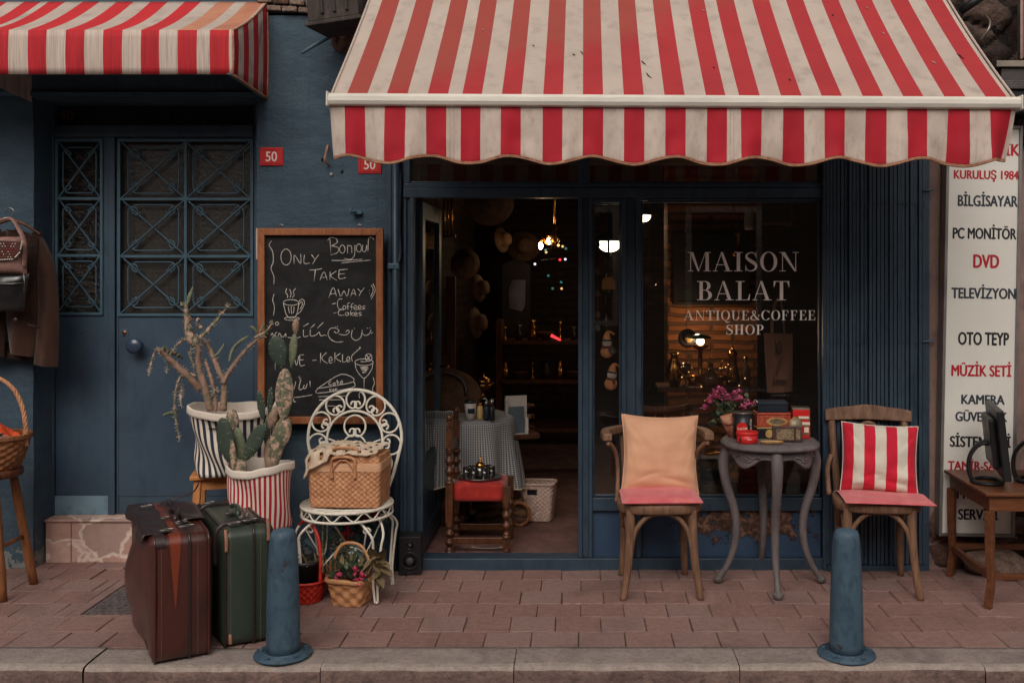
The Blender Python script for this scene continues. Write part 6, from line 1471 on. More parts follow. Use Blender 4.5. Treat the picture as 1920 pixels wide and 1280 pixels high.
Xs = XL_ @ Matrix.Translation((0, -.03, .478)) @ Euler((R(2), R(0), 0)).to_matrix().to_4x4() @ Euler((R(-90), 0, 0)).to_matrix().to_4x4()
def seatpad(w_, d_, t_, seed, droop=.0, fl=0):
    b_ = cushion_shape(w_, d_, t_, seed, .3, .02)
    def P(s_):
        g = b_(s_)
        def fn(u, v):
            q = g(u, v); f = max(0, (v - .55) / .45) if True else 0
            q.y += droop * f * f * (.35 + .65 * abs(2 * u - 1) ** 2 * (1.3 if (2 * u - 1) * fl > 0 else .7)); return q
        return fn
    return P
pillow('seat_cushion', 'rose pink seat pad under the plain peach pillow', 'cushion', Xs, seatpad(.385, .36, .05, 5, .05), 28, 28, [M_rose], piping=M_rose, org=Xs.translation)
X = XR_ @ Matrix.Translation((.03, .05, .632)) @ Euler((R(-14), R(2.5), R(-2))).to_matrix().to_4x4()
def stripes(i, j): return 1 if ((i // 6) % 2 == 0) else 0
pillow('pillow', 'red and cream striped pillow leaning on the bentwood side chair', 'pillow', X, cushion_shape(.375, .345, .14, 8, 1.6, .06), 42, 36, [M_ccream, M_cred], mf=stripes, piping=M_ccream, org=X.translation)
Xs = XR_ @ Matrix.Translation((.03, -.05, .470)) @ Euler((R(1), R(1), R(4))).to_matrix().to_4x4() @ Euler((R(-90), 0, 0)).to_matrix().to_4x4()
pillow('seat_cushion', 'rose pink seat pad under the red and cream striped pillow', 'cushion', Xs, seatpad(.42, .36, .022, 6, .055, 1), 28, 28, [M_rose], piping=M_rose, org=Xs.translation)

# ------------------------------------------------------------------ carved grey table and what stands on it
tb = Vector((Xp(1443, 5.03), 5.03 + CY, 0)); M_grey = mk('grey_paint', L(112, 102, 101), L(94, 86, 86), L(80, 74, 76), scale=8, stretch=(2, 2, .6), rough=.6, bump=.5, bscale=45, bdist=.004, chip=L(186, 158, 136), chiplo=.715, chipscale=24)
t = thing('carved_table', 'small grey painted table with carved apron and curved cabriole legs', 'table', tb); X = Matrix.Translation(tb)
TH = .73
def lobed(a): return 1 + .022 * math.cos(4 * a + PI) + .008 * math.cos(8 * a)
m = MB(); m.M = X; m.lathe([(.23, TH - .034), (.247, TH - .030), (.252, TH - .02), (.246, TH - .012), (.238, TH - .008), (.232, TH - .001), (.225, TH), (0, TH)], 72, wob=lambda a, v: lobed(a)); m.build('tabletop', M_grey, t)
m = MB(); m.M = X
def apr(u, v):
    a = 2 * PI * u; q = abs(math.sin(2 * a - PI / 2 * 0)); w_ = math.cos(4 * a); low = .054 + .022 * math.cos(4 * (a - PI / 4)) * -1 * -1 + .012 * math.cos(8 * a)
    r_ = .205 * lobed(a) + .006 * math.sin(v * PI) + (.006 if v > .82 else 0); return (r_ * math.cos(a), r_ * math.sin(a), TH - .034 - low * v)
m.grid(apr, 96, 8); m.build('apron', M_grey, t, solid=.012)
legs = [(-PI / 2 - .03, .24), (PI / 2, .24), (PI + .0, .245), (0, .245)]
for a, fr in legs:
    m = MB(); m.M = X; d = Vector((math.cos(a), math.sin(a), 0)); pr = [(.205, .69, .030), (.232, .62, .029), (.218, .50, .024), (.180, .38, .0215), (.168, .28, .020), (.180, .18, .0185), (.215, .09, .0165), (.245, .045, .016), (.258, .022, .019)]
    C = catmull([d * r_ + Vector((0, 0, z)) for r_, z, _ in pr], 6); m.tube(C, smooth_r([q[2] for q in pr], 6), 10, up=(d.y, -d.x, 0)); m.ell(d * .262 + Vector((0, 0, .020)), (.023, .023, .020), 12)
    x = d.cross(Vector((0, 0, 1)))
    for s_ in (-1, 1): m.ell(d * .264 + x * s_ * .016 + Vector((0, 0, .026)), (.012, .012, .012), 8)
    lg = m.build('leg', M_grey, t)
    m = MB(); m.M = X
    for k in range(5): m.ell(d * (.225 + .012 - .001 * k) + Vector((0, 0, .672 - k * .016)) + x * (.006 * math.sin(k * 2.4)), (.009, .009, .009), 7)
    m.build('carving', M_grey, lg)
for a in (-PI / 4 - .1, -3 * PI / 4 + .1, PI / 4, 3 * PI / 4):
    m = MB(); d = Vector((math.cos(a), math.sin(a), 0)); x = d.cross(Vector((0, 0, 1))); c = tb + d * .212 + Vector((0, 0, TH - .072))
    for k in range(7): q = k * 2 * PI / 7; m.ell(c + d * .006 + x * .016 * math.cos(q) + Vector((0, 0, .014 * math.sin(q))), (.0095, .0095, .0085), 8)
    m.ell(c + d * .012, (.008, .008, .008), 8)
    for s_ in (-1, 1):
        for k in range(4): m.ell(c + x * s_ * (.03 + k * .014) + Vector((0, 0, .004 + .008 * math.sin(k))), (.010, .010, .0065 - k * .0008), 7)
    m.build('carved_rosette', M_grey, t)
# tins, boxes, flowers
M_tinred = mk('tin_red', L(206, 40, 36), L(188, 32, 32), scale=9, rough=.38, bump=.05, chip=L(120, 60, 50), chiplo=.74, chipscale=40); M_tinblk = mk('tin_black', (.016, .016, .02), (.01, .01, .012), rough=.35, bump=.05)
M_tingold = mk('tin_gold', L(206, 170, 110), L(170, 132, 80), scale=20, rough=.4, bump=.05); M_tinnavy = mk('tin_navy', L(36, 46, 58), L(28, 36, 46), rough=.35, bump=.05); M_tinrust = mk('tin_rust', L(178, 74, 52), L(150, 56, 42), L(186, 120, 80), scale=24, rough=.45, bump=.1)
M_ink = mk('print_white', L(232, 214, 196), L(220, 202, 186), bump=0); M_steelrim = mk('tin_rim', L(150, 140, 128), L(120, 112, 104), rough=.35, metal=.8, bump=0)
M_print = NM('printed_scene'); M_print.set(.45); M_print.col(M_print.ramp(M_print.noise(70, 4), [(.3, L(44, 50, 48)), (.45, L(96, 84, 66)), (.55, L(150, 124, 94)), (.7, L(70, 38, 34))])); M_print = M_print.m
def onT(px, d): return Vector((Xp(px, d), d + CY, TH))
# round black tin
p = onT(1393, 5.03); t = thing('cola_tin', 'tall round black cola tin with a red disc on the grey table', 'tin', p); rr, hh_ = .0475, .128
m = MB(); m.lathe([(rr, 0), (rr, hh_)], 36, p); m.build('can', M_tinblk, t)
m = MB(); m.lathe([(rr + .001, hh_), (rr + .003, hh_ + .004), (rr + .001, hh_ + .009), (rr - .003, hh_ + .006), (rr - .012, hh_ + .010), (0, hh_ + .010)], 36, p); m.build('lid', M_steelrim, t)
def wrapped(r_, p, a0, z0): return lambda X, Z: p + Vector((r_ * math.cos(a0 + X / r_), r_ * math.sin(a0 + X / r_), z0 + Z))
m = MB(); f = wrapped(rr + .0008, p, -PI / 2 - .25, .058); m.grid(lambda u, v: f(.03 * v * math.cos(2 * PI * u), .03 * v * math.sin(2 * PI * u)), 32, 8); dk = m.build('disc', M_tinred, t)
m = MB(); put_text(m, 'Coca-Cola', p, .013, .052, bold=.03, shear=.25, rot=-.06, face=wrapped(rr + .0014, p, -PI / 2 - .25, .058)); m.build('lettering', M_ink, dk)
m = MB(); fw_ = wrapped(rr + .0012, p, -PI / 2 + .75, .066); put_text(m, 'Coca-Cola', p, .016, .075, bold=.03, shear=.25, rot=0, face=lambda X, Z: fw_(-Z, X)); m.build('lettering', M_ink, t)
# low red round tin
p = onT(1401, 4.90); t = thing('round_tin', 'low round red cola tin at the front of the grey table', 'tin', p)
m = MB(); m.lathe([(.046, 0), (.051, .005), (.051, .044)], 40, p, ex=1, ey=.85); m.build('can', M_tinred, t)
m = MB(); m.lathe([(.0535, .042), (.0545, .044), (.0545, .056), (.052, .058), (.049, .056), (0, .056)], 40, p, ey=.85); m.build('lid', M_tinred, t)
f2 = lambda a0: (lambda X, Z: p + Vector((.0518 * math.cos(a0 + X / .05), .0518 * .85 * math.sin(a0 + X / .05), .024 + Z)))
m = MB(); put_text(m, 'COCA', p, .007, .022, bold=.03, face=f2(-PI / 2 + .1)); m.build('lettering', M_ink, t)
m = MB(); g = f2(-PI / 2 - .85); m.add([g(-.006, -.016), g(.006, -.016), g(.004, .004), g(.0, .016), g(-.004, .004)], [(0, 1, 2, 3, 4)]); m.build('bottle_mark', M_tinblk, t)
# stacked boxes behind
def tinbox(name, lab, c, size, yaw_, mat_, lid=None, lidh=.0, deco=None, gap=.002):
    t = thing(name, lab, 'box' if 'box' in name else 'tin', c); X = Matrix.Translation(c) @ Matrix.Rotation(yaw_, 4, 'Z'); w_, d_, h_ = size
    m = MB(); m.M = X; m.box(-w_ / 2, w_ / 2, -d_ / 2, d_ / 2, .0005, h_ - lidh); m.build('body', mat_, t, bevel=.004, seg=3)
    if lidh: m = MB(); m.M = X; m.box(-w_ / 2 - .0015, w_ / 2 + .0015, -d_ / 2 - .0015, d_ / 2 + .0015, h_ - lidh + gap * .2, h_); m.build('lid', lid or mat_, t, bevel=.005, seg=3)
    return t, X
z = TH
p = Vector((Xp(1446, 5.08), 5.08 + CY, z)); t, X = tinbox('black_box', 'black and cream printed tin box lowest in the stack on the grey table', p, (.165, .1, .058), .03, M_tinblk, M_tingold, .01)
m = MB(); m.M = X; m.add([(-.02 + .021 * math.cos(a), -.0515, .024 + .021 * math.sin(a)) for a in [2 * PI * i / 24 for i in range(24)]], [tuple(range(24))]); m.build('medallion', M_tingold, t)
p = Vector((Xp(1447, 5.08), 5.08 + CY, z + .0585)); t, X = tinbox('rust_box', 'rust red tin box with an oval picture in the middle of the stack', p, (.172, .11, .072), .02, M_tinrust, M_tinrust, .014)
m = MB(); m.M = X; m.add([(.015 + .050 * math.cos(a) * (1 + .12 * math.cos(2 * a)), -.0565, .028 + .021 * math.sin(a)) for a in [2 * PI * i / 32 for i in range(32)]], [tuple(range(32))]); o = m.build('oval_picture', M_tingold, t)
m = MB(); m.M = X; m.add([(.015 + .040 * math.cos(a), -.0572, .028 + .015 * math.sin(a)) for a in [2 * PI * i / 24 for i in range(24)]], [tuple(range(24))]); m.build('print', M_print, o)
p = Vector((Xp(1446, 5.08), 5.08 + CY, z + .131)); t, X = tinbox('navy_box', 'dark navy tin box topmost in the stack on the grey table', p, (.152, .10, .054), -.01, M_tinnavy, M_tinnavy, .022)
m = MB(); m.M = X; m.box(-.076, .076, -.0525, -.0505, .0295, .0315); m.build('rim', M_steelrim, t)
p = onT(1501, 5.06); t, X = tinbox('coffee_tin', 'tall red square tin with white bands at the edge of the grey table', p, (.086, .08, .155), -.12, M_tinred, M_steelrim, .008)
m = MB(); m.M = X
for z0, z1, k in ((.096, .112, 1), (.062, .07, 0), (.02, .03, 0)): m.box(-.0435, .0435, -.0412, -.0402, z0, z1, 0)
m.build('olive_band', mk('olive_print', L(116, 100, 70), L(96, 84, 60), bump=0), t)
m = MB(); m.M = X
for x, z0, w_, h_ in ((.012, .108, .05, .012), (.02, .078, .045, .014), (.025, .046, .022, .026), (-.03, .05, .012, .02)): m.box(x - w_ / 2, x + w_ / 2, -.0418, -.0413, z0 - h_ / 2, z0 + h_ / 2)
m.build('label_print', M_ink, t)
p = onT(1476, 4.93); t = thing('picture_tin', 'dark framed tin box with a painted scene standing on the grey table', 'tin', p); X = Matrix.Translation(p) @ Matrix.Rotation(R(-5), 4, 'Z') @ Matrix.Rotation(R(-6), 4, 'X')
m = MB(); m.M = X; m.box(-.072, .072, -.016, .016, .001, .078); m.build('body', mk('brown_tin', L(84, 58, 48), L(62, 44, 38), scale=20, rough=.5, bump=.2), t, bevel=.004)
m = MB(); m.M = X; m.box(-.054, .03, -.0175, -.0165, .012, .066); m.box(.042, .062, -.0175, -.0165, .014, .064); m.build('picture', M_print, t)
m = MB(); m.M = X
for a, b, c_, d_ in ((-.06, .036, .066, .070), (-.06, .036, .008, .012), (-.06, -.055, .012, .066), (.031, .036, .012, .066)): m.box(a, b, -.0195, -.0166, c_, d_)
m.build('frame', M_lbrown, t)
p = onT(1491, 4.985) + Vector((0, 0, .075)); m = MB(); m.M = Matrix.Translation(p) @ Euler((R(78), R(20), 0)).to_matrix().to_4x4(); m.lathe([(0, 0), (.032, 0), (.033, .003), (.032, .008), (.0, .009)], 28, ey=1.12)
t = thing('hand_mirror', 'small oval tarnished compact leaning between the red tin and picture tin', 'mirror', p); m.build('disc', mk('tarnished_brass', L(150, 140, 112), L(126, 118, 96), rough=.5, metal=.4, bump=.1), t)
m = MB(); m.M = Matrix.Translation(p) @ Euler((R(78), R(20), 0)).to_matrix().to_4x4(); m.tube([(.033 * math.cos(a), .037 * math.sin(a), .006) for a in [2 * PI * i / 24 for i in range(24)]], .0025, 6, closed=True); m.build('rim', M_brass, t)
p = onT(1447, 4.86); t = thing('pen_tray', 'narrow oval wooden tray at the front edge of the grey table', 'tray', p); m = MB(); m.M = Matrix.Translation(p) @ Matrix.Rotation(R(-5), 4, 'Z')
m.lathe([(.05, .001), (.056, .008), (.055, .014), (.051, .012), (.048, .006), (0, .005)], 32, ey=.3); m.build('dish', M_oak, t)
m = MB(); m.M = Matrix.Translation(p) @ Matrix.Rotation(R(-5), 4, 'Z'); m.lathe([(.056, .013), (.057, .016), (.054, .017), (.052, .014)], 32, ey=.3); m.build('rim', M_tingold, t)
p = onT(1362, 5.10); t = thing('flower_vase', 'bunch of pink geraniums in a printed paper cone on the grey table', 'flowers', p); rv = random.Random(31)
m = MB(); m.tube([p + Vector((.03, -.02, .002)), p + Vector((.005, -.02, .075)), p + Vector((-.005, -.02, .115))], [.022, .031, .036], 16); m.build('paper_cone', mk('patterned_paper', L(196, 150, 122), L(160, 76, 60), scale=30, rough=.8, bump=.1), t)
m = MB()
for i in range(130):
    d = rdir(rv, .1); q = p + Vector((rv.uniform(-.075, .11), rv.gauss(0, .03), .115 + rv.uniform(-.07, .085))); leafmesh(m, q, d, rv.uniform(.025, .05), rv.uniform(.018, .03), rv.choice((0, 0, 1)), rv.uniform(-.4, .4))
m.build('foliage', [M_lfd, M_lfm], t)
m = MB()
for i in range(12): m.tube([p + Vector((0, -.02, .09)), p + Vector((rv.uniform(-.08, .08), -.03, .19))], .002, 5)
m.build('stems', M_stem, t)
M_ger = mk('geranium', L(222, 120, 160), L(190, 70, 118), L(238, 180, 204), scale=45, rough=.7, bump=.1)
for k in range(34):
    u = k / 33; q = p + Vector((-.115 + .235 * u + rv.gauss(0, .012), -.035 + rv.gauss(0, .02), .155 + .065 * math.sin(PI * min(1, u * 1.15)) + rv.gauss(0, .014))); m = MB(); flower(m, q, .021, rv, 0, 11); m.build('bloom', M_ger, t)

# ------------------------------------------------------------------ repair-shop sign, desk, monitors, metal box
sg = thing('shop_sign', 'tall white repair shop sign board with red and black lettering', 'sign', Vector((Xp(1838, 5.2), -.07, Zp(985, 5.2))))
dG = 5.2; ang = R(1.15); gc = Vector((Xp(1838, dG), dG + CY, Zp(620, dG))); X = Matrix.Translation(gc) @ Matrix.Rotation(ang, 4, 'Y')
gh = 770 / 359 / 2; gw = 142 / 359 / 2
m = MB(); m.M = X; m.box(-gw + .012, gw - .012, .0, .05, -gh + .012, gh - .012); m.build('panel', mk('sign_white', L(226, 224, 216), L(218, 215, 207), scale=2, rough=.5, bump=.03), sg)
m = MB(); m.M = X
for a in ((-gw, -gw + .016, -.012, .06, -gh, gh), (gw - .016, gw, -.012, .06, -gh, gh), (-gw + .016, gw - .016, -.012, .06, -gh, -gh + .016), (-gw + .016, gw - .016, -.012, .06, gh - .016, gh)): m.box(*a)
m.build('aluminium_frame', mk('aluminium', L(150, 144, 140), L(128, 124, 122), rough=.45, metal=.6, bump=.05), sg, bevel=.002)
M_sred = mk('vinyl_red', L(184, 28, 44), L(172, 24, 40), bump=0); M_sblk = mk('vinyl_black', L(34, 34, 38), L(28, 28, 32), bump=0); M_sgrey = mk('vinyl_slate', L(52, 60, 72), L(46, 54, 66), bump=0)
m = MB()
for txt, px, py, wpx, hpx, mi in (('TEKNİK', 1866, 281, 92, 21, 0), ('KURULUŞ 1984', 1849, 328, 122, 15.5, 0), ('BİLGİSAYAR', 1852, 377, 113, 19.5, 2), ('PC MONİTÖR', 1846, 438, 120, 19.5, 1), ('DVD', 1849, 490, 49, 24, 0), ('TELEVİZYON', 1844, 550, 121, 19, 2), ('OTO TEYP', 1844, 635, 96, 23, 1), ('MÜZİK SETİ', 1840, 695, 113, 20, 0), ('KAMERA', 1843, 749, 82, 17, 2), ('GÜVENLİK', 1840, 781, 98, 17, 2), ('SİSTEMLERİ', 1838, 828, 115, 19, 1), ('TAMİR-SATIŞ', 1836, 873, 118, 16, 0), ('MONTAJ', 1834, 925, 80, 19, 1), ('SERVİSİ', 1834, 964, 76, 19, 1)):
    k = dG / F; c = Vector((Xp(px, dG), dG + CY - .0008, Zp(py, dG))); put_text(m, txt, c, hpx * k, wpx * k, mi, bold=.046, rot=ang * .8)
m.build('lettering', [M_sred, M_sblk, M_sgrey], sg)
dk = G(1850, 1145); M_desk = mk('walnut', L(122, 74, 46), L(88, 52, 34), L(70, 42, 30), scale=7, stretch=(.7, 6, 6), rough=.35, bump=.2, bscale=40)
t = thing('wooden_desk', 'low brown wooden desk with shaped legs in front of the white sign', 'desk', Vector((2.25, -.4, 0)))
x0, yf, yb_, x1 = Xp(1851, 4.63) , 4.63 + CY, 5.17 + CY, 2.75; TD = .545; sk = Xp(1767, 5.17) - x0   # the desk stands a little askew
def DK(x, y, z): return Vector((x0 + x + sk * (y - yf) / (yb_ - yf) * 0, y, z))
X = Matrix.Translation((x0, yf, 0)) @ Matrix.Rotation(R(-1), 4, 'Z'); W_ = x1 - x0; D_ = yb_ - yf
m = MB(); m.M = X; m.box(-.012, W_, -.012, D_ + .01, TD - .018, TD); m.build('desktop', M_desk, t, bevel=.006, seg=3)
m = MB(); m.M = X; m.box(.012, W_ - .02, .006, .024, TD - .088, TD - .0185); m.box(.012, .03, .0245, D_ - .01, TD - .088, TD - .0185); m.build('apron', M_desk, t, bevel=.002)
for lx, ly in ((.02, .02), (.02, D_ - .02), (W_ - .04, .02), (W_ - .04, D_ - .02), (.62, D_ - .02)):
    m = MB(); m.M = X; sgn = 1 if lx < .3 else -1
    pr = [(0, TD - .089, .021), (0, .36, .020), (.0, .24, .018), (.006 * sgn, .14, .0165), (.002 * sgn, .09, .018), (-.006 * sgn, .03, .0175), (-.006 * sgn, 0, .0165)]
    P = catmull([Vector((lx + a, ly, z)) for a, z, _ in pr], 5); m.tube(P, [r_ * 1.3 for r_ in smooth_r([q[2] for q in pr], 5)], 4, smooth=False, up=(0, 1, 0)); m.build('leg', M_desk, t, bevel=.003)
m = MB(); m.M = X; m.bar((.022, .03, .15), (.022, D_ - .03, .15), .02, .028); m.build('stretcher', M_desk, t)
m = MB(); m.M = X; m.bar((.03, D_ - .02, .155), (W_ - .05, D_ - .02, .155), .02, .028); m.build('stretcher', M_desk, t)
m = MB(); m.M = X; m.bar((.03, .02, .15), (W_ - .05, .02, .15), .02, .026); m.build('stretcher', M_desk, t)
def monitor(lab, base, yaw_, tilt=0.0):
    t = thing('computer_monitor', lab, 'monitor', base); X = Matrix.Translation(base) @ Matrix.Rotation(yaw_, 4, 'Z')
    m = MB(); m.M = X; m.tube([(.082 * math.cos(a), .068 * math.sin(a), .009) for a in [2 * PI * i / 36 for i in range(36)]], .0125, 10, closed=True, sy=.75); m.build('ring_base', M_blackpl, t)
    m = MB(); m.M = X; m.tube(catmull([(0, .068, .01), (0, .085, .06), (0, .078, .13), (0, .04, .185), (0, .0, .195)], 6), smooth_r([.02, .019, .018, .02, .024], 6), 10, sx=1.3, sy=.55); m.build('stand_arm', M_blackpl, t)
    Y = X @ Matrix.Translation((0, -.02, .20)) @ Matrix.Rotation(R(-6 + tilt), 4, 'X')
    m = MB(); m.M = Y; m.box(-.21, .21, -.045, -.012, -.155, .175); m.build('bezel', M_blackpl, t, bevel=.006, seg=3)
    m = MB(); m.M = Y; m.box(-.195, .195, -.047, -.0455, -.13, .16); m.build('screen', mk('dead_screen', (.01, .011, .012), (.012, .012, .014), rough=.15, spec=.6, bump=0), t)
    m = MB(); m.M = Y; m.box(-.14, .14, -.0115, .02, -.11, .13); m.build('back_shell', M_blackpl, t, bevel=.012, seg=3)
    m = MB(); m.M = Y; m.box(-.02, .05, .0205, .0215, .02, .1); m.build('sticker', mk('grey_sticker', L(120, 116, 112), bump=0), t)
    m = MB(); m.M = Y; m.box(-.212, .212, -.049, -.0452, -.157, -.131); m.build('silver_strip', mk('silver_plastic', L(150, 148, 146), L(140, 138, 136), rough=.4, bump=0), t, bevel=.001); return t
monitor('old flat computer monitor on a ring stand turned edge-on, on the wooden desk', Vector((Xp(1851, 4.85), 4.85 + CY, TD)), R(75))
monitor('second black computer monitor cut off by the picture edge on the wooden desk', Vector((Xp(1935, 4.88), 4.88 + CY, TD)), R(62))
t = thing('vent_box', 'grey metal ventilation box with perforated front above the white sign', 'vent', Vector((Xp(1915, 5.0), -.2, 2.4)))
m = MB(); m.box(Xp(1872, 5), Xp(1990, 5), -.26, .02, Zp(124, 5), Zp(112, 5)); m.build('lid', M_steelrim, t, bevel=.003)
m = MB(); m.box(Xp(1884, 5), Xp(1990, 5), -.24, .02, Zp(164, 5), Zp(124.5, 5)); m.build('housing', mk('grey_sheet', L(78, 72, 70), L(60, 56, 56), rough=.5, metal=.3), t, bevel=.003)
m = MB()
for i in range(34):
    for j in range(4): m.ell((Xp(1888, 5) + i * .0082 + (j % 2) * .004, -.2405, Zp(158, 5) + j * .008), (.0022, .0012, .0022), 5)
m.build('perforation', M_steel, t)
m = MB(); m.box(Xp(1880, 5), Xp(1990, 5), -.22, .02, Zp(206, 5), Zp(165, 5)); m.build('dark_body', M_blackpl, t, bevel=.004)
t = thing('magenta_panel', 'narrow magenta sign panel at the corner above the metal box', 'sign', Vector((Xp(1925, 5.1), -.18, 2.7)))
m = MB(); m.box(Xp(1914, 5.1), Xp(1990, 5.1), -.2, -.17, Zp(110, 5.1), Zp(-60, 5.1)); m.build('panel', mk('magenta', L(176, 18, 66), L(160, 14, 58), bump=0, rough=.4), t, bevel=.003)
m = MB(); m.bar((Xp(1914, 5.1) - .006, -.185, Zp(112, 5.1)), (Xp(1914, 5.1) - .006, -.185, Zp(-60, 5.1)), .012, .034); m.build('edge_strip', M_steelrim, t)
tag((lambda m: (m.tube([W(1800, 22, 5.1), W(1850, -12, 5.05)], .022, 8), m.build('iron_bracket', M_blackpl, org=W(1800, 22, 5.1)))[1])(MB()), 'black iron bracket against the rubble wall beside the big awning', 'bracket')
tag((lambda m: (m.tube(catmull([W(1838, 76, 5.12), W(1853, 56, 5.1), W(1856, 40, 5.12), W(1848, 30, 5.16)], 5), .007, 7), m.build('grey_cable', M_steelrim, org=W(1838, 76, 5.12)))[1])(MB()), 'grey cable looping on the rubble wall right of the awning', 'cable')
# ------------------------------------------------------------------ things inside the shop, seen through the open door
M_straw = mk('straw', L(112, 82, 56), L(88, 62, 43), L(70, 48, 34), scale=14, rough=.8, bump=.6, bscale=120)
M_lampglow = emis('lamp_glow', (1, .86, .66), 9.0); M_warmglow = emis('warm_glow', (1, .55, .2), 2.2)
M_gold = mk('old_gold', L(206, 150, 80), L(160, 108, 52), rough=.25, metal=1, bump=.1, bscale=30)
M_gloss = mk('glossy_glass', L(120, 92, 66), L(90, 66, 46), rough=.08, spec=.9, bump=0)
M_kilim = mk('kilim', L(112, 72, 56), L(70, 60, 54), L(150, 110, 80), scale=18, stretch=(1, 1, 5), rough=.95, bump=.6)
def glow(name, p, watts, col=(1, .66, .34), r=.03, parent=None):
    l = bpy.data.lights.new(name, 'POINT'); l.energy = watts; l.color = col; l.shadow_soft_size = r
    o = bpy.data.objects.new(name, l); COL.objects.link(o); o.parent = parent; o.location = Vector(p) - (origin_of(parent) if parent else Vector((0, 0, 0))); return o
# gingham table
g0 = Vector((Xp(872, 6.15), 6.15 + CY, .018)); tz = .69
t = thing('round_table', 'small table just inside the shop door hidden under a checked cloth', 'table', g0)
m = MB(); m.lathe([(.275, tz - .038), (.28, tz - .034), (.28, tz - .018), (0, tz - .018)], 36, (g0.x, g0.y, .014)); m.build('tabletop', M_wood, t)
m = MB(); m.lathe([(.14, .0), (.12, .03), (.03, .06), (.03, tz - .06), (.1, tz - .04)], 16, (g0.x, g0.y, .014)); m.build('pedestal', M_wood, t)
Rg = .29
def gc(u, v):
    a = 2 * PI * u
    if v < .45: r_ = Rg * v / .45; z = tz + .003 * noise.noise(Vector((math.cos(a) * r_ * 30, math.sin(a) * r_ * 30, 0)))
    else:
        q = (v - .45) / .55; r_ = Rg + .012 + q * (.035 + .045 * math.sin(a * 11 + .6 * math.sin(a * 3))) ; z = tz - .010 * min(1, q * 12) - q * (.40 + .05 * math.sin(a * 2 + 1.2))
    return Vector((g0.x + r_ * math.cos(a), g0.y + r_ * math.sin(a), z))
m = MB(); m.grid(gc, 180, 30); n_ = 181
for j in range(31):
    for i in range(n_):
        a = 2 * PI * i / 180; v = j / 30; s_ = Rg * v / .45 if v < .45 else Rg + .46 * (v - .45) / .55
        m.uv[j * n_ + i] = (a * Rg, s_) if v >= .45 else (s_ * math.cos(a), s_ * math.sin(a))
tcl = tag(m.build('tablecloth', checks('gingham', L(44, 58, 72), L(186, 184, 180), 78), org=g0 + Vector((0, 0, tz))), 'navy and white checked cloth draped over the table inside the door', 'tablecloth')
m = MB(); m.tube([gc(i / 180, 1) + Vector((0, -.003, 0)) for i in range(180)], .006, 5, closed=True); m.build('lace_trim', M_lace, tcl)
def lat(name, lab, cat, p, parts, n=24, group=None):
    t = thing(name, lab, cat, p, group)
    for nm, prof, mm in parts: m = MB(); m.lathe(prof, n, p); m.build(nm, mm, t)
    return t
M_paper = mk('cup_paper', L(214, 206, 196), L(200, 192, 184), bump=.03)
p = W(882, 786, 5.93); p.z = tz + .002; t = lat('coffee_cup', 'white takeaway coffee cup with black lid on the checked tablecloth', 'cup', p, (('cup', [(.026, 0), (.037, .1), (.036, .102)], M_paper), ('lid', [(.039, .1), (.039, .108), (.034, .112), (.034, .118), (0, .118)], M_blackpl)))
m = MB(); f = wrapped(.0335, p, -PI / 2 + .3, .058); m.grid(lambda u, v: f((u - .5) * .045, (v - .5) * .036), 8, 3); m.build('label', M_tinnavy, t)
for k, (px, nm, lab, mm) in enumerate(((900, 'spice_jar', 'slim copper coloured jar right beside the white coffee cup', M_tingold), (912, 'spice_jar', 'clear topped blue label jar next in the row after the copper jar', M_tinnavy), (922, 'spice_jar', 'dark bottle with a pump at the end of the row of jars', M_tinblk))):
    p = W(px, 786, 5.93 - .01 * k); p.z = tz + .002; lat(nm, lab, 'jar', p, (('body', [(.017, 0), (.018, .01), (.018, .075), (.012, .085)], mm), ('cap', [(.013, .0855), (.013, .1 + .014 * k), (0, .1 + .014 * k)], M_steel if k else M_gold)), 18)
p = W(925, 770, 6.0); m = MB(); m.tube([p + Vector((0, 0, .02)), p + Vector((-.05, 0, .075)), p + Vector((-.085, .0, .07))], .006, 6); tag(m.build('steel_tongs', M_steel, org=p), 'bright steel tongs leaning over the jars', 'tongs')
p = W(840, 745, 6.25); p.z = tz + .01
t = thing('straw_bag', 'big flat straw bag leaning at the back of the checked table', 'bag', p)
m = MB(); m.M = Matrix.Translation(p + Vector((.0, .03, .12))) @ Euler((R(-16), R(14), 0)).to_matrix().to_4x4(); m.ell((0, 0, 0), (.21, .045, .145), 28); m.build('bag', M_straw, t)
m = MB(); m.M = Matrix.Translation(p + Vector((-.02, -.03, .10))) @ Euler((R(-16), R(14), 0)).to_matrix().to_4x4(); m.tube([(.13 * math.cos(a), -.02, .03 + .11 * math.sin(a)) for a in [PI * i / 16 for i in range(17)]], .009, 7); m.build('handle', M_ldark, t)
p = W(826, 775, 6.0); m = MB()
m.grid(lambda u, v: W(800 + 60 * u, 790 - 22 * math.sin(u * 2.4 + .3) + v * 26, 5.95) + Vector((0, .05 * v, .01 * math.sin(u * 9))), 14, 6); tag(m.build('folded_napkin', checks('gingham_small', L(52, 64, 76), L(186, 184, 180), 14), org=p, solid=.004), 'small checked napkin folded in front of the straw bag', 'napkin')
p = W(905, 730, 6.5); lat('brass_bowl', 'wide shallow brass bowl on a foot behind the jars', 'bowl', p, (('bowl', [(.03, -.05), (.01, -.03), (.012, -.01), (.06, .02), (.075, .045), (.07, .04), (.0, .01)], M_gold), ('lid', [(.072, .046), (.04, .075), (.012, .085), (.012, .1), (0, .102)], M_gold)))
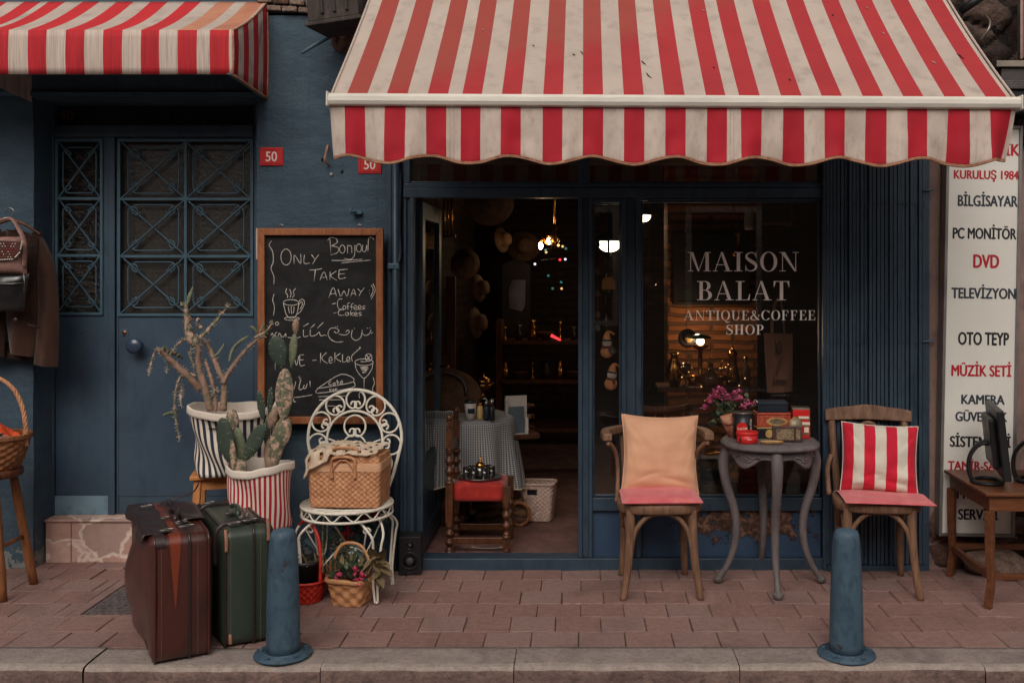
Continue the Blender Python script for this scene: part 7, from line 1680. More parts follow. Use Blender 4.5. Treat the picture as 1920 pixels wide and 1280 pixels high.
# napkin stand
p = W(967, 812, 6.2); X = Matrix.Translation(p) @ Matrix.Rotation(R(18), 4, 'Z'); t = thing('menu_stand', 'white card stand with grey leaflets right of the checked table', 'stand', p)
m = MB(); m.M = X; m.box(-.07, .07, -.005, .0, .0, .235); m.box(-.07, -.064, -.045, -.0055, 0, .235); m.box(.05, .07, -.045, -.0055, 0, .10); m.box(-.0635, .0495, -.045, -.0055, 0, .006); m.build('holder', M_paper, t)
for k in range(2): m = MB(); m.M = X; m.box(-.05, .045, -.028 - k * .01, -.024 - k * .01, .006, .17 - k * .07); m.build('leaflet', mk('leaflet', L(96, 110, 116), L(84, 98, 104), bump=0), t)
m = MB(); m.M = X; m.box(-.10, .14, -.06, .2, -.03, -.001); tag(m.build('side_shelf', M_wood, org=p, bevel=.003), 'small dark shelf under the white card stand', 'shelf')
for k in range(9):
    q = W(975 + (k % 3) * 8, 800 - (k // 3) * 20, 6.45 + .05 * (k % 2)); m = MB(); m.cbox(q, (.09 - .01 * (k % 3), .06, .018 + .006 * (k % 2)), rot=(0, 0, .3 * (k % 3 - 1))); tag(m.build('small_box', (M_wood, M_tingold, M_lbrown)[k % 3], org=q, bevel=.003), 'small trinket box piled on the shelf behind the card stand', 'box', 'trinket boxes behind the card stand')
# turned chair with red seat
cq = Vector((Xp(836, 5.5), 5.5 + CY, .018)); t = thing('turned_chair', 'dark turned oak chair with a red upholstered seat standing in the shop doorway', 'chair', cq)
cw, cdp, shh = .335, .30, .345
M_dk = mk('polished_oak', L(104, 64, 40), L(70, 40, 26), L(50, 30, 20), scale=10, stretch=(5, 5, 1), rough=.32, bump=.2)
def turned(m, x, y, z0, z1, r_):
    n = 18; m.lathe([(r_ * (1 + .32 * math.sin(q * PI * 7) * (1 if .12 < q < .88 else .2)) * (1.25 if q < .08 else 1), z0 + (z1 - z0) * q) for q in [i / 60 for i in range(61)]], n, (x, y, 0))
for y in (0, cdp):
    m = MB(); X0 = cq.x + .02; Y0_ = cq.y + y
    turned(m, X0, Y0_, .018, .19, .021); m.box(X0 - .02, X0 + .02, Y0_ - .02, Y0_ + .02, .191, .40); turned(m, X0, Y0_, .40, .60, .019); m.box(X0 - .019, X0 + .019, Y0_ - .019, Y0_ + .019, .60, .70); turned(m, X0, Y0_, .70, .745, .015); m.ell((X0, Y0_, .765), (.021, .021, .022), 14); m.build('back_post', M_dk, t)
    m = MB(); X1 = cq.x + cw; turned(m, X1, Y0_, .10, .30, .019); m.box(X1 - .02, X1 + .02, Y0_ - .02, Y0_ + .02, .30, .385); m.box(X1 - .019, X1 + .019, Y0_ - .019, Y0_ + .019, .045, .10); m.ell((X1, Y0_, .034), (.02, .02, .018), 12); m.build('leg', M_dk, t)
    m = MB(); m.bar((cq.x + .04, Y0_, .09), (cq.x + cw - .02, Y0_, .09), .022, .035); m.build('stretcher', M_dk, t, bevel=.003)
m = MB(); m.bar((cq.x + .02, cq.y + .02, .60), (cq.x + .02, cq.y + cdp - .02, .60), .022, .06); m.build('back_rail', M_dk, t); m = MB(); m.bar((cq.x + cw, cq.y + .02, .08), (cq.x + cw, cq.y + cdp - .02, .08), .022, .03); m.build('stretcher', M_dk, t)
m = MB(); vs, fs = rbox(cw - .04, cdp - .02, .10, .03, 0, 10); m.add([v + Vector((cq.x + cw / 2 + .01, cq.y + cdp / 2, .295 + .012 * math.cos(v.x * 8) * (v.z > .05))) for v in vs], fs, 0, True); m.build('seat', mk('red_velvet', L(178, 40, 30), L(150, 30, 24), L(196, 60, 44), scale=7, rough=.8, bump=.3, sheen=.2), t)
# tray, glasses and teapot
tp = Vector((cq.x + cw * .53, cq.y + .11, .408)); t = thing('serving_tray', 'round silver tray on the red seat of the doorway chair', 'tray', tp)
m = MB(); m.lathe([(.09, 0), (.11, .004), (.122, .012), (.124, .012), (.112, .001), (.0, .002)], 40, tp, ey=.8); m.build('tray', M_steel, t)
m = MB(); m.tube([tp + Vector((.123 * math.cos(a), .098 * math.sin(a), .012)) for a in [2 * PI * i / 40 for i in range(40)]], .002, 5, closed=True); m.build('rim', M_steel, t)
M_gl = glass('tumbler_glass', (.72, .7, .7), 2.4, .03, .1); gp = None
for k, (dx, dy) in enumerate(((-.075, -.02), (-.052, .03), (.03, -.045), (.066, .0), (.045, .045), (-.03, -.05))):
    q = tp + Vector((dx, dy, .006))
    if gp is None:
        gp = thing('tea_glass', 'small clear tea glass on the silver tray around the teapot', 'glass', q, 'tea glasses on the tray'); m = MB(); m.lathe([(.016, 0), (.019, .02), (.0205, .062), (.0185, .061), (.016, .006), (0, .005)], 18, q); m.build('bowl', M_gl, gp); m = MB(); m.lathe([(.0, .0055), (.0155, .006), (.0175, .035), (0, .035)], 18, q); m.build('tea', mk('tea', (.03, .012, .008), (.02, .01, .006), rough=.1, bump=0), gp)
    else: o = copy_tree(gp); o.location = q
q = tp + Vector((.0, .015, .004)); t = lat('teapot', 'little metal teapot with a domed lid amid the tea glasses', 'teapot', q, (('body', [(.026, 0), (.035, .02), (.036, .045), (.028, .06)], M_steel), ('lid', [(.029, .0605), (.026, .075), (.012, .088), (.006, .092), (.008, .1), (.004, .106), (.002, .12), (0, .12)], M_gold)))
m = MB(); m.tube(catmull([q + Vector((.035, 0, .03)), q + Vector((.055, 0, .045)), q + Vector((.062, 0, .065))], 4), .005, 6); m.build('spout', M_steel, t)
# kilim bundle, basket, cable
kb = W(945, 1000, 6.15); kb.z = .02; t = thing('kilim_bundle', 'bundle of folded kilims in a woven carrier behind the red chair', 'textiles', kb)
for k in range(6):
    m = MB(); vs, fs = rbox(.34 - .02 * k, .22, .05, .022, 0, 8); m.add([v + kb + Vector((-.03 + .02 * math.sin(k * 2.3), .05, k * .042 + .012 * math.sin(v.x * 14 + k) + .006 * noise.noise(v * 30))) for v in vs], fs, 0, True); m.build('folded_kilim', [M_kilim, mk('kilim_%s' % 'abcdef'[k], L(60 + 16 * k, 50 + 6 * k, 46), L(150 - 14 * k, 96, 60 + 4 * k), scale=30, stretch=(5, 1, 1), rough=1, bump=.5)][k % 2], t)
m = MB(); m.tube([kb + Vector((.10 + .06 * math.cos(a), -.07, .075 + .07 * math.sin(a))) for a in [2 * PI * i / 20 for i in range(20)]], .012, 7, closed=True); m.build('rolled_edge', M_wickerd, t)
bk = Vector((Xp(1010, 6.2), 6.25 + CY, .02)); X = Matrix.Translation(bk) @ Matrix.Rotation(R(-8), 4, 'Z'); t = thing('white_basket', 'white woven wicker basket with cut-out handle on the shop floor', 'basket', bk)
l1, l2 = rectloop(.165, .13, .02), rectloop(.205, .16, .022); M_ww = mk('white_wicker', L(206, 178, 164), L(184, 156, 142), scale=20, rough=.7, bump=.3)
m = MB(); m.M = X; weave_wall(m, lambda u, v: l1(u).lerp(l2(u), v) + Vector((0, 0, .003 + .225 * v)), 40, 17, .004)
nu_ = 160; 
def hole(c): c = X.inverted() @ c; return abs(c.x + .03) < .032 and .165 < c.z < .20 and c.y < 0
keep = [(f, mi_, sm_) for f, mi_, sm_ in zip(m.f, m.m, m.sm) if not hole(sum((m.v[i] for i in f), Vector()) / 4)]; m.f, m.m, m.sm = [list(z) for z in zip(*keep)]
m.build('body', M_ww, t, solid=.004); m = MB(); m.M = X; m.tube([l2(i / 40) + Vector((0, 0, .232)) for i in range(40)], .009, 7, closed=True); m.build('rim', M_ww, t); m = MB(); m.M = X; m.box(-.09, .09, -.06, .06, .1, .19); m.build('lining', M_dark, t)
p = W(895, 1018, 5.6); p.z = .024; m = MB(); m.tube(catmull([p + Vector((-.03, 0, 0)), p + Vector((.02, -.02, 0)), p + Vector((.1, -.02, 0)), p + Vector((.13, -.005, 0)), p + Vector((.17, 0, .003))], 6), .004, 6); tag(m.build('white_cable', M_paper, org=p), 'thin white cable lying under the red-seated chair', 'cable')
# hats on the left wall
hat = None
for k, (px, py, d, rx, ry, rz, lab) in enumerate(((940, 450, 7.6, 80, 0, 66, 'small oval straw hat highest on the brick wall inside the door'), (981, 462, 8.6, 86, 10, 20, 'wide ring-brimmed straw hat beside the hanging lanterns'), (872, 495, 6.5, 78, -20, 40, 'straw hat just inside the open door leaf'), (897, 540, 7.0, 84, 20, 70, 'tilted straw hat in the middle of the row on the wall'), (891, 605, 7.0, 84, 30, 72, 'pointed straw hat lowest of the row on the wall'), (918, 382, 6.4, 100, 12, 30, 'big straw hat hanging at the top of the doorway'))):
    p = W(px, py, d)
    if hat is None:
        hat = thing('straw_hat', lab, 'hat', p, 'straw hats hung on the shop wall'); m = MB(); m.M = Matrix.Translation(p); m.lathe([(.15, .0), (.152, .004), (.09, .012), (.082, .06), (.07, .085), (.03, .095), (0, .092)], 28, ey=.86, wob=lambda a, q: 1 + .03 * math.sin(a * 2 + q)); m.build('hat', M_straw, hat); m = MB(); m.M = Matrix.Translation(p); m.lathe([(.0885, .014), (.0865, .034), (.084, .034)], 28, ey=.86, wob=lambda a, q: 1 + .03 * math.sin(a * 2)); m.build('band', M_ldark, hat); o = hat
    else: o = copy_tree(hat); o.location = p; o['label'] = lab
    o.rotation_euler = (R(rx), R(ry), R(rz)); s_ = (.75, 1.0, .75, .75, .85, 1.1)[k]; o.scale = (s_, s_, s_)
# wall mirror, posts, brass rods
p = W(968, 553, 8.6); t = thing('wall_mirror', 'small arched mirror catching daylight on the back wall of the shop', 'mirror', p)
m = MB(); m.prism([(p.x + a, p.z + b) for a, b in ((-.06, -.12), (.05, -.14), (.075, -.09), (.08, .13), (-.035, .13), (-.07, .06))], p.y, p.y + .01); m.build('glass', mk('mirror_glass', (.75, .74, .73), (.7, .7, .7), rough=.12, metal=1, bump=.1, bscale=6), t); m = MB(); m.prism([(p.x + a, p.z + b) for a, b in ((-.12, -.34), (.12, -.34), (.12, .26), (.0, .32), (-.12, .26))], p.y + .012, p.y + .03); m.build('frame', M_ldark, t)
p = W(845, 590, 6.5); m = MB(); m.box(p.x - .03, p.x + .03, p.y, p.y + .05, .02, p.z + .25); tag(m.build('wooden_post', M_wood, org=p, bevel=.004), 'brown wooden post inside the door below the brass tubes', 'post')
p = W(840, 410, 6.5); t = thing('tube_chime', 'long brass tube wind chime hanging inside the doorway', 'wind chime', p)
m = MB(); m.box(p.x - .05, p.x + .05, p.y - .02, p.y + .02, p.z - .12, p.z - .108); m.build('sail_board', M_wood, t)
for k in range(3): m = MB(); m.tube([p + Vector((-.025 + k * .024, 0, .22)), p + Vector((-.025 + k * .024, 0, -.105 + .0 * k))], .008 - .002 * (k == 1), 8); m.build('tube', M_gold, t)
p = W(795, 440, 6.1); lat('brass_lantern', 'thin brass lantern seen through the open glass door leaf', 'lantern', p, (('body', [(.012, -.08), (.02, -.06), (.018, .0), (.008, .03), (.006, .14), (0, .14)], M_gold), ('candle', [(.006, -.115), (.008, -.1), (.006, -.085)], M_warmglow)), 14)
# chandelier and fairy lights
p = W(1024, 452, 7.4); t = thing('chandelier', 'old brass hanging lamp with two lit lantern globes at the back of the shop', 'lamp', p)
m = MB(); m.tube([p + Vector((.06, 0, .7)), p + Vector((.06, 0, .02))], .012, 8); m.tube(catmull([p + Vector((.06, 0, .02)), p + Vector((.02, -.01, -.03)), p + Vector((-.03, 0, .03))], 5), .008, 6); m.lathe([(.0, .16), (.03, .13), (.02, .06), (.045, .03), (.03, -.01), (.01, -.04), (0, -.045)], 16, p + Vector((.06, 0, -.02))); m.build('bracket', M_gold, t)
for dx, dz in ((-.04, -.035), (.022, .0)):
    m = MB(); m.ell(p + Vector((dx, -.01, dz)), (.017, .017, .028), 12); b_ = m.build('bulb', emis('lantern_bulb', (1, .72, .40), 22), t); m = MB(); m.lathe([(.022, .028), (.026, .024), (.012, .05), (0, .052)], 12, p + Vector((dx, -.01, dz))); m.build('cap', M_gold, b_)
glow('chandelier_light', p + Vector((-.02, -.12, .0)), .8, parent=t)
t = thing('fairy_lights', 'string of coloured fairy lights glowing in the dark of the doorway', 'lights', W(1050, 520, 7.3))
spots = [(1003, 495, 'w'), (1023, 470, 't'), (1050, 487, 'r'), (1060, 486, 'w'), (1055, 462, 'y'), (1024, 473, 'y'), (1028, 517, 't'), (1052, 529, 't'), (1053, 541, 'y'), (1036, 541, 't'), (1047, 460, 'o'), (1061, 466, 't')]
m = MB(); m.tube(catmull([W(px, py - 3, 7.3) for px, py, _ in sorted(spots, key=lambda s_: s_[1])], 3), .0015, 4); m.build('wire', M_blackpl, t)
EM = {'w': emis('bulb_white', (.8, .85, 1), 1.2), 'r': emis('bulb_red', (1, .03, .04), 2.2), 't': emis('bulb_teal', (.03, .25, .24), .5), 'y': emis('bulb_yellow', (1, .55, .2), .9), 'o': emis('bulb_orange', (1, .5, .12), 3)}
for px, py, c in spots: m = MB(); m.ell(W(px, py, 7.3), (.009,) * 3, 10); m.build('bulb', EM[c], t)
p = W(1042, 633, 7.2); m = MB(); m.tube([p + Vector((-.035, 0, .018)), p + Vector((.035, 0, -.018))], [.012, .007], 8); tag(m.build('red_streak', emis('red_glow', (1, .05, .06), 1.2), org=p), 'small glowing red streak on the shelf deep in the shop', 'light')  # short tapered bar with red emission
# dark shelving with bric-a-brac at the back of the doorway
p = W(1010, 705, 7.6); t = thing('display_shelf', 'dark wooden display shelf of curios deep inside the doorway', 'shelf', Vector((p.x, p.y, .018)))
for z in (.35, .72, 1.02): m = MB(); m.box(Xp(935, 7.6), Xp(1100, 7.6), p.y, p.y + .3, z, z + .025); m.build('board', M_wood, t)
for x in (Xp(935, 7.6), Xp(1100, 7.6)): m = MB(); m.box(x - .02, x + .02, p.y, p.y + .3, .02, 1.2); m.build('upright', M_wood, t)
rb_ = random.Random(5)
names = [('brass_jug', 'jug'), ('wooden_bowl', 'bowl'), ('brass_candlestick', 'candlestick'), ('china_vase', 'vase')]
for k in range(12):
    nm, ct_ = names[k % 4]; q = Vector((Xp(945 + (k % 6) * 26, 7.6), p.y + .1, (.745 if k < 6 else 1.045) + .0)); s_ = rb_.uniform(.8, 1.2)
    prof = {'jug': [(.03, 0), (.045, .04), (.03, .09), (.02, .11), (.028, .13), (.025, .13), (0, .1)], 'bowl': [(.03, 0), (.06, .04), (.07, .06), (.065, .06), (0, .01)], 'candlestick': [(.04, 0), (.012, .02), (.012, .1), (.02, .12), (.0, .121)], 'vase': [(.025, 0), (.04, .05), (.02, .1), (.025, .12), (.02, .12), (0, .1)]}[ct_]
    m = MB(); m.lathe([(a * s_, b * s_) for a, b in prof], 16, q); tag(m.build(nm, (M_gold, M_wood, M_gold, M_ldark)[k % 4], org=q), 'dusty curio standing on the dark display shelf deep inside the doorway', ct_, 'curios on the dark display shelf')

# ------------------------------------------------------------------ things behind the window glass
pd = 6.7; yP = pd + CY
m = MB(); m.box(Xp(1252, pd), Xp(1420, pd), yP, yP + .3, .02, 2.7); m.build('brick_pillar', brick('pillar_brick', L(176, 112, 66), L(140, 86, 50), L(96, 70, 50), row=.062, w_=.30, ms=.014), bld)
p = W(1333, 505, pd - .03); t = thing('dark_picture', 'dark framed picture hung on the brick pillar behind the big lettering', 'picture', p)
m = MB(); m.box(Xp(1266, pd), Xp(1400, pd), yP - .03, yP - .004, Zp(567, pd), Zp(444, pd)); m.build('canvas', M_dark, t, bevel=.003); m = MB(); a, b, c_, d_ = Xp(1262, pd), Xp(1404, pd), Zp(571, pd), Zp(440, pd)
for q in ((a, a + .02, c_, d_), (b - .02, b, c_, d_), (a + .02, b - .02, c_, c_ + .02), (a + .02, b - .02, d_ - .02, d_)): m.box(q[0], q[1], yP - .04, yP - .002, q[2], q[3])
m.build('frame', mk('ebony', (.02, .014, .01), bump=.1, rough=.4), t)
# shop lamps hanging over the window
pl = None
for px, py, d, r_, lab in ((1143, 455, 8.0, .095, 'lit white globe pendant lamp seen through the narrow side window'), (1206, 405, 7.2, .055, 'lit pendant lamp half hidden by the window post beside the lettering')):
    p = W(px, py, d)
    t = thing('pendant_lamp', lab, 'lamp', p, 'pendant lamps in the shop'); m = MB(); m.ell(p, (r_, r_, r_ * .8), 22); m.build('globe', M_lampglow, t); m = MB(); m.lathe([(r_ * 1.9, r_ * .1), (r_ * 1.2, r_ * .45), (r_ * .3, r_ * .9), (0, r_ * 1.0)], 28, p + Vector((0, 0, .0))); m.build('shade', M_ldark, t); m = MB(); m.tube([p + Vector((0, 0, r_)), p + Vector((0, 0, 2.7 - p.z))], .006, 6); m.build('cord', M_blackpl, t)
    glow('pendant_light', p + Vector((0, -r_ * .2, -r_ - .05)), .9, (1, .74, .46), .06, t)
# shelf of glass and brass lit by a small lamp
d = 6.3; ys_ = d + CY; zs_ = Zp(722, d)
m = MB(); m.box(Xp(1232, d), Xp(1420, d), ys_ - .12, ys_ + .16, zs_ - .03, zs_); tag(m.build('glass_shelf', M_wood, org=(Xp(1320, d), ys_, zs_), bevel=.004), 'wooden shelf carrying brass and glass ware in the window', 'shelf')
p = W(1313, 640, d); t = thing('glass_lamp', 'small lit glass lamp with green shade shining on the bricks in the window', 'lamp', p)
m = MB(); m.ell(p, (.026, .022, .022), 16); m.build('bulb', emis('bright_bulb', (1, .9, .68), 14), t)
m = MB(); m.lathe([(.075, .02), (.06, .034), (.03, .044), (0, .046)], 24, p); m.build('shade', mk('green_glass', L(40, 96, 60), L(30, 76, 50), rough=.15, bump=0), t); m = MB(); m.lathe([(.05, zs_ - p.z + .001), (.05, zs_ - p.z + .012), (.014, zs_ - p.z + .03), (.014, -.055), (.05, -.035), (.055, -.022), (0, -.022)], 20, p); m.build('base', M_gold, t)
glow('glass_lamp_light', p + Vector((.0, -.03, .0)), 1.4, (1, .70, .42), .02, t)
glow('glass_lamp_glow', p + Vector((-.02, .14, .08)), 2.2, (1, .70, .42), .03, t)
p = W(1289, 634, d + .05); t = thing('gramophone_horn', 'round brown disc with a pale centre beside the green glass lamp', 'ornament', p); m = MB(); m.M = Matrix.Translation(p) @ Matrix.Rotation(R(90), 4, 'X'); m.lathe([(.058, -.01), (.06, 0), (.05, .008), (.03, .004), (0, .004)], 28); m.build('disc', M_ldark, t); m = MB(); m.M = Matrix.Translation(p + Vector((.008, -.012, 0))) @ Matrix.Rotation(R(90), 4, 'X'); m.lathe([(.028, 0), (.026, .006), (.01, .004), (0, .008)], 24); m.build('centre', M_tingold, t)
WARE = [(1263, 'brass_jug', 'tall brass jug at the end of the window shelf near the post', M_gold, [(.03, 0), (.05, .05), (.055, .1), (.03, .16), (.02, .19), (.032, .21), (.026, .21), (0, .17)]),
        (1285, 'glass_goblet', 'stemmed glass goblet beside the tall brass jug', M_gloss, [(.03, 0), (.005, .01), (.005, .06), (.03, .09), (.034, .14), (.03, .14), (0, .08)]), (1300, 'brass_cup', 'squat brass cup under the green glass lamp', M_gold, [(.03, 0), (.036, .03), (.034, .06), (.03, .06), (0, .02)]),
        (1330, 'glass_decanter', 'round amber glass decanter right of the green glass lamp', M_gloss, [(.04, 0), (.055, .03), (.05, .07), (.015, .1), (.014, .14), (.02, .145), (0, .145)]), (1350, 'brass_bowl', 'small footed brass bowl beside the amber decanter', M_gold, [(.03, 0), (.01, .02), (.05, .05), (.055, .07), (.05, .07), (0, .03)]),
        (1374, 'brass_coffee_pot', 'tall brass coffee pot with a curved spout on the window shelf', M_gold, [(.045, 0), (.05, .03), (.03, .12), (.024, .18), (.035, .19), (.02, .22), (.006, .23), (.006, .25), (0, .25)]), (1396, 'glass_bottle', 'slim glass bottle at the far end of the window shelf', M_gloss, [(.025, 0), (.028, .1), (.01, .14), (.01, .19), (0, .19)])]
for k, (px, nm, lab, mm, prof) in enumerate(WARE):
    q = Vector((Xp(px, d), ys_ - .05 + .03 * (k % 3), zs_ + .001)); tag_ = MB(); tag_.lathe(prof, 24, q)
    if nm == 'brass_coffee_pot': tag_.tube(catmull([q + Vector((.04, 0, .05)), q + Vector((.07, 0, .1)), q + Vector((.075, 0, .17))], 5), .007, 7); tag_.tube(catmull([q + Vector((-.03, 0, .16)), q + Vector((-.07, 0, .14)), q + Vector((-.07, 0, .06)), q + Vector((-.045, 0, .03))], 5), .005, 6)
    tag(tag_.build(nm, mm, org=q), lab, nm.split('_')[-1])
t = thing('glint_dots', 'added warm glowing dots imitating lamp glints among the brass ware on the window shelf', 'lights', Vector((Xp(1320, d), ys_ - .1, zs_)))
rf_ = random.Random(14); P = []
for i in range(24): P.append(W(1268 + 122 * (i / 23) + rf_.gauss(0, 7), 700 + rf_.gauss(0, 17) + 14 * math.sin(i), d - .14 + rf_.uniform(-.04, .04)))
m = MB(); m.tube(catmull(P, 2), .0012, 4); m.build('wire', M_gold, t)
for q in P: m = MB(); s_ = rf_.uniform(.001, .0034); m.ell(q, (s_ * rf_.uniform(.8, 1.8), s_, s_), 7); m.build('bulb', M_warmglow, t)  # glowing dots added to imitate the lamp's glints on brass and glass
# bead string, tote bag, hanging china
t = thing('bead_string', 'long string of small glass beads hanging behind the big window', 'beads', W(1286, 580, 5.6)); m = MB(); m.tube([W(1285, 366, 5.6), W(1288, 830, 5.6)], .0012, 4); m.build('string', M_gold, t)
for k in range(24): m = MB(); q = W(1285 + 3 * k / 24, 374 + k * 19.5, 5.6); m.ell(q, (.004, .004, .006 + .004 * (k % 3 == 0)), 8); m.build('bead', M_steel, t)
p = W(1461, 680, 5.75); t = thing('tote_bag', 'beige cloth tote bag with a sketch printed on it hanging in the window', 'bag', p); M_tote = mk('tote_canvas', L(172, 130, 110), L(156, 114, 96), scale=6, rough=.95, bump=.3, bscale=200)
m = MB()
def tote(s_):
    def fn(u, v):
        a = W(1432 + 54 * u + 4 * v * (1 - u) * 1.5, 624 + 2 * u + (112 - 4 * u) * v, 5.75); return a + Vector((0, -s_ * .022 * math.sin(PI * u) * (.25 + v * .75) + .004 * math.sin(u * 9 + v * 5), 0))
    return fn
m.grid(tote(1), 16, 16); m.grid(tote(-1), 16, 16, flip=True); tb_ = m.build('bag', M_tote, t)
m = MB(); m.tube(catmull([W(1448, 625, 5.73), W(1448, 600, 5.73), W(1453, 572, 5.75), W(1462, 560, 5.77), (W(1468, 585, 5.75)), W(1471, 625, 5.73)], 6), .006, 6, sx=1.6, sy=.5); m.build('strap', M_tote, t)
m = MB(); rt_ = random.Random(2); P = [W(1452 + 18 * (i / 20) + rt_.gauss(0, 3), 652 + 12 * math.sin(i * 1.3) + rt_.gauss(0, 3), 5.712) for i in range(18)]; m.tube(catmull(P, 3), .0018, 4); m.tube(catmull([W(1466, 668, 5.71), W(1458, 690, 5.71), W(1455, 705, 5.71)], 4), .0016, 4)
put_text(m, 'SUMMER', W(1462, 716, 5.706), .030, .085, bold=.02, rot=.05); m.build('print', M_ldark, tb_)
for px, py, nm, lab, mm, prof in ((1405, 412, 'china_lamp', 'white china oil lamp hanging high behind the window', M_paper, [(.03, -.06), (.035, -.03), (.028, .03), (.03, .06), (.02, .07), (0, .07)]), (1385, 452, 'brass_lantern', 'brass lantern with long rods hanging left of the china lamp', M_gold, [(.035, -.09), (.04, -.085), (.012, -.05), (.01, .03), (.03, .05), (.0, .06)]), (1218, 522, 'wire_ball', 'silvery openwork ball hanging beside the window post', M_gloss, [(0, -.055), (.045, -.04), (.06, 0), (.045, .04), (0, .055)])):
    p = W(px, py, 6.1); t = thing(nm, lab, 'ornament', p); m = MB(); m.lathe(prof, 18, p); m.build('body', mm, t); m = MB(); m.tube([p + Vector((0, 0, .06)), p + Vector((0, 0, 2.5 - p.z))], .002, 4); m.build('cord', M_blackpl, t)
p = W(1452, 385, 6.3); t = thing('wall_cabinet', 'small wooden wall cabinet high in the corner of the window', 'cabinet', p)
for z in (-.12, -.02, .08): m = MB(); m.box(p.x - .10, p.x + .10, p.y - .06, p.y + .06, p.z + z, p.z + z + .014); m.build('shelf_board', M_wood, t)
for x in (-.10, .09): m = MB(); m.box(p.x + x, p.x + x + .012, p.y - .062, p.y + .06, p.z - .13, p.z + .15); m.build('side_board', M_wood, t)
# round cafe chair back and table behind the glass
p = W(1237, 768, 5.85); t = thing('cafe_chair', 'dark curved-back cafe chair behind the glass left of the grey table', 'chair', Vector((p.x, p.y + .15, .018)))
m = MB(); C = [Vector((p.x + .2 * math.cos(a), p.y + .16 + .18 * math.sin(a) * -1, p.z + .004 * math.sin(a * 3))) for a in [PI * i / 20 for i in range(21)]]
m.tube(C, .016, 8, sy=1.5); m.build('back_rail', M_wood, t)
for i in (1, 5, 9, 11, 15, 19): m = MB(); m.tube([C[i], C[i] + Vector((0, .02, -.34))], .008, 7); m.build('spindle', M_wood, t)
m = MB(); m.lathe([(.19, .42), (.2, .43), (.2, .45), (0, .455)], 28, (p.x, p.y + .16, .018)); m.build('seat', M_wood, t)
for sx in (-1, 1):
    for sy in (0, 1): m = MB(); m.tube([(p.x + sx * .13, p.y + .05 + sy * .2, .44), (p.x + sx * .16, p.y + .02 + sy * .26, .018)], .014, 8); m.build('leg', M_wood, t)
p = W(1400, 846, 5.75); t = thing('low_shelf', 'dark shelf unit close behind the window below the grey tabletop', 'shelf', Vector((p.x, p.y, .018)))
for z in (p.z - .02, .31, .06): m = MB(); m.box(Xp(1300, 5.75), Xp(1545, 5.75), p.y - .1, p.y + .22, z - .02, z); m.build('board', M_ldark, t, bevel=.002)
for x in (Xp(1300, 5.75), Xp(1545, 5.75)): m = MB(); m.box(x - .012, x + .012, p.y - .1, p.y + .22, .018, p.z - .02); m.build('side_board', M_ldark, t)
for k, (px, z, mm, lab) in enumerate(((1331, .31, M_print, 'round printed biscuit tin lowest in the stack behind the window'), (1331, .3815, M_tinnavy, 'round blue grey tin in the middle of the stack behind the window'), (1330, .453, M_print, 'round printed tin on top of the stack behind the window'))):
    q = Vector((Xp(px, 5.72), 5.72 + CY, z + .001)); lat('biscuit_tin', lab, 'tin', q, (('can', [(.058, 0), (.06, .004), (.06, .056)], mm), ('lid', [(.062, .054), (.062, .066), (.058, .069), (0, .069)], M_steelrim)), 28)
for k in range(3):
    q = Vector((Xp(1412, 5.7), 5.7 + CY, .312 + k * .047)); m = MB(); m.cbox(q + Vector((.004 * k, 0, .022)), (.155, .11, .043), rot=(0, 0, .04 * k)); tag(m.build('red_box', mk('lacquer_red', L(170, 50, 36), L(140, 38, 30), scale=9, rough=.4, bump=.1), org=q, bevel=.004), ('red lacquer box lowest in the pile behind the table legs', 'red lacquer box in the middle of the pile behind the table legs', 'red lacquer box topmost in the pile behind the table legs')[k], 'box')
q = Vector((Xp(1464, 5.66), 5.66 + CY, .56)); t = thing('blue_ball', 'small shiny blue glass ball on a stem behind the carved table', 'ornament', q); m = MB(); m.ell(q, (.022, .022, .022), 16); m.build('ball', mk('blue_glass', L(70, 110, 140), L(50, 84, 116), rough=.08, spec=.8, bump=0), t); m = MB(); m.lathe([(.03, .311 - q.z), (.03, .317 - q.z), (.006, .33 - q.z), (.006, -.02), (0, -.02)], 14, q); m.build('stem', M_gold, t)
q = W(1334, 838, 5.66); m = MB(); m.cbox((q.x, q.y, p.z - .012), (.115, .07, .014)); tag(m.build('paper_stack', M_paper, org=q), 'white stack of leaflets on the dark shelf behind the window', 'papers')
q = W(1334, 828, 5.68); m = MB(); m.lathe([(.05, 0), (.06, .014), (.058, .014), (.045, .004), (0, .004)], 24, Vector((q.x, q.y, p.z - .0045)), ey=.6); tag(m.build('brass_dish', M_gold, org=q), 'shallow brass dish lying on the white leaflets behind the window', 'dish')
# garlands in the narrow window
def cordtop(px, d): return W(px, 372, d)
p = W(1141, 530, 5.42); t = thing('hanging_bell', 'yellow brass cowbell on a leather strap in the narrow window', 'bell', p)
m = MB(); m.lathe([(.035, -.036), (.037, -.03), (.036, .0), (.03, .02), (.018, .03), (0, .032)], 24, p, ey=.7); m.build('bell', mk('bell_yellow', L(236, 178, 104), L(216, 154, 84), rough=.45, bump=.1), t); m = MB(); m.tube([p + Vector((-.012, 0, .03)), p + Vector((-.012, 0, .05)), p + Vector((.012, 0, .05)), p + Vector((.012, 0, .03))], .003, 6); m.build('loop', M_steel, t); m = MB(); m.tube([p + Vector((0, 0, .048)), cordtop(1141, 5.42)], .006, 6, sy=.4); m.build('strap', M_ldark, t); m = MB(); m.tube([p + Vector((.002, 0, -.03)), p + Vector((.002, 0, -.055))], .003, 6); m.build('clapper', M_steel, t)
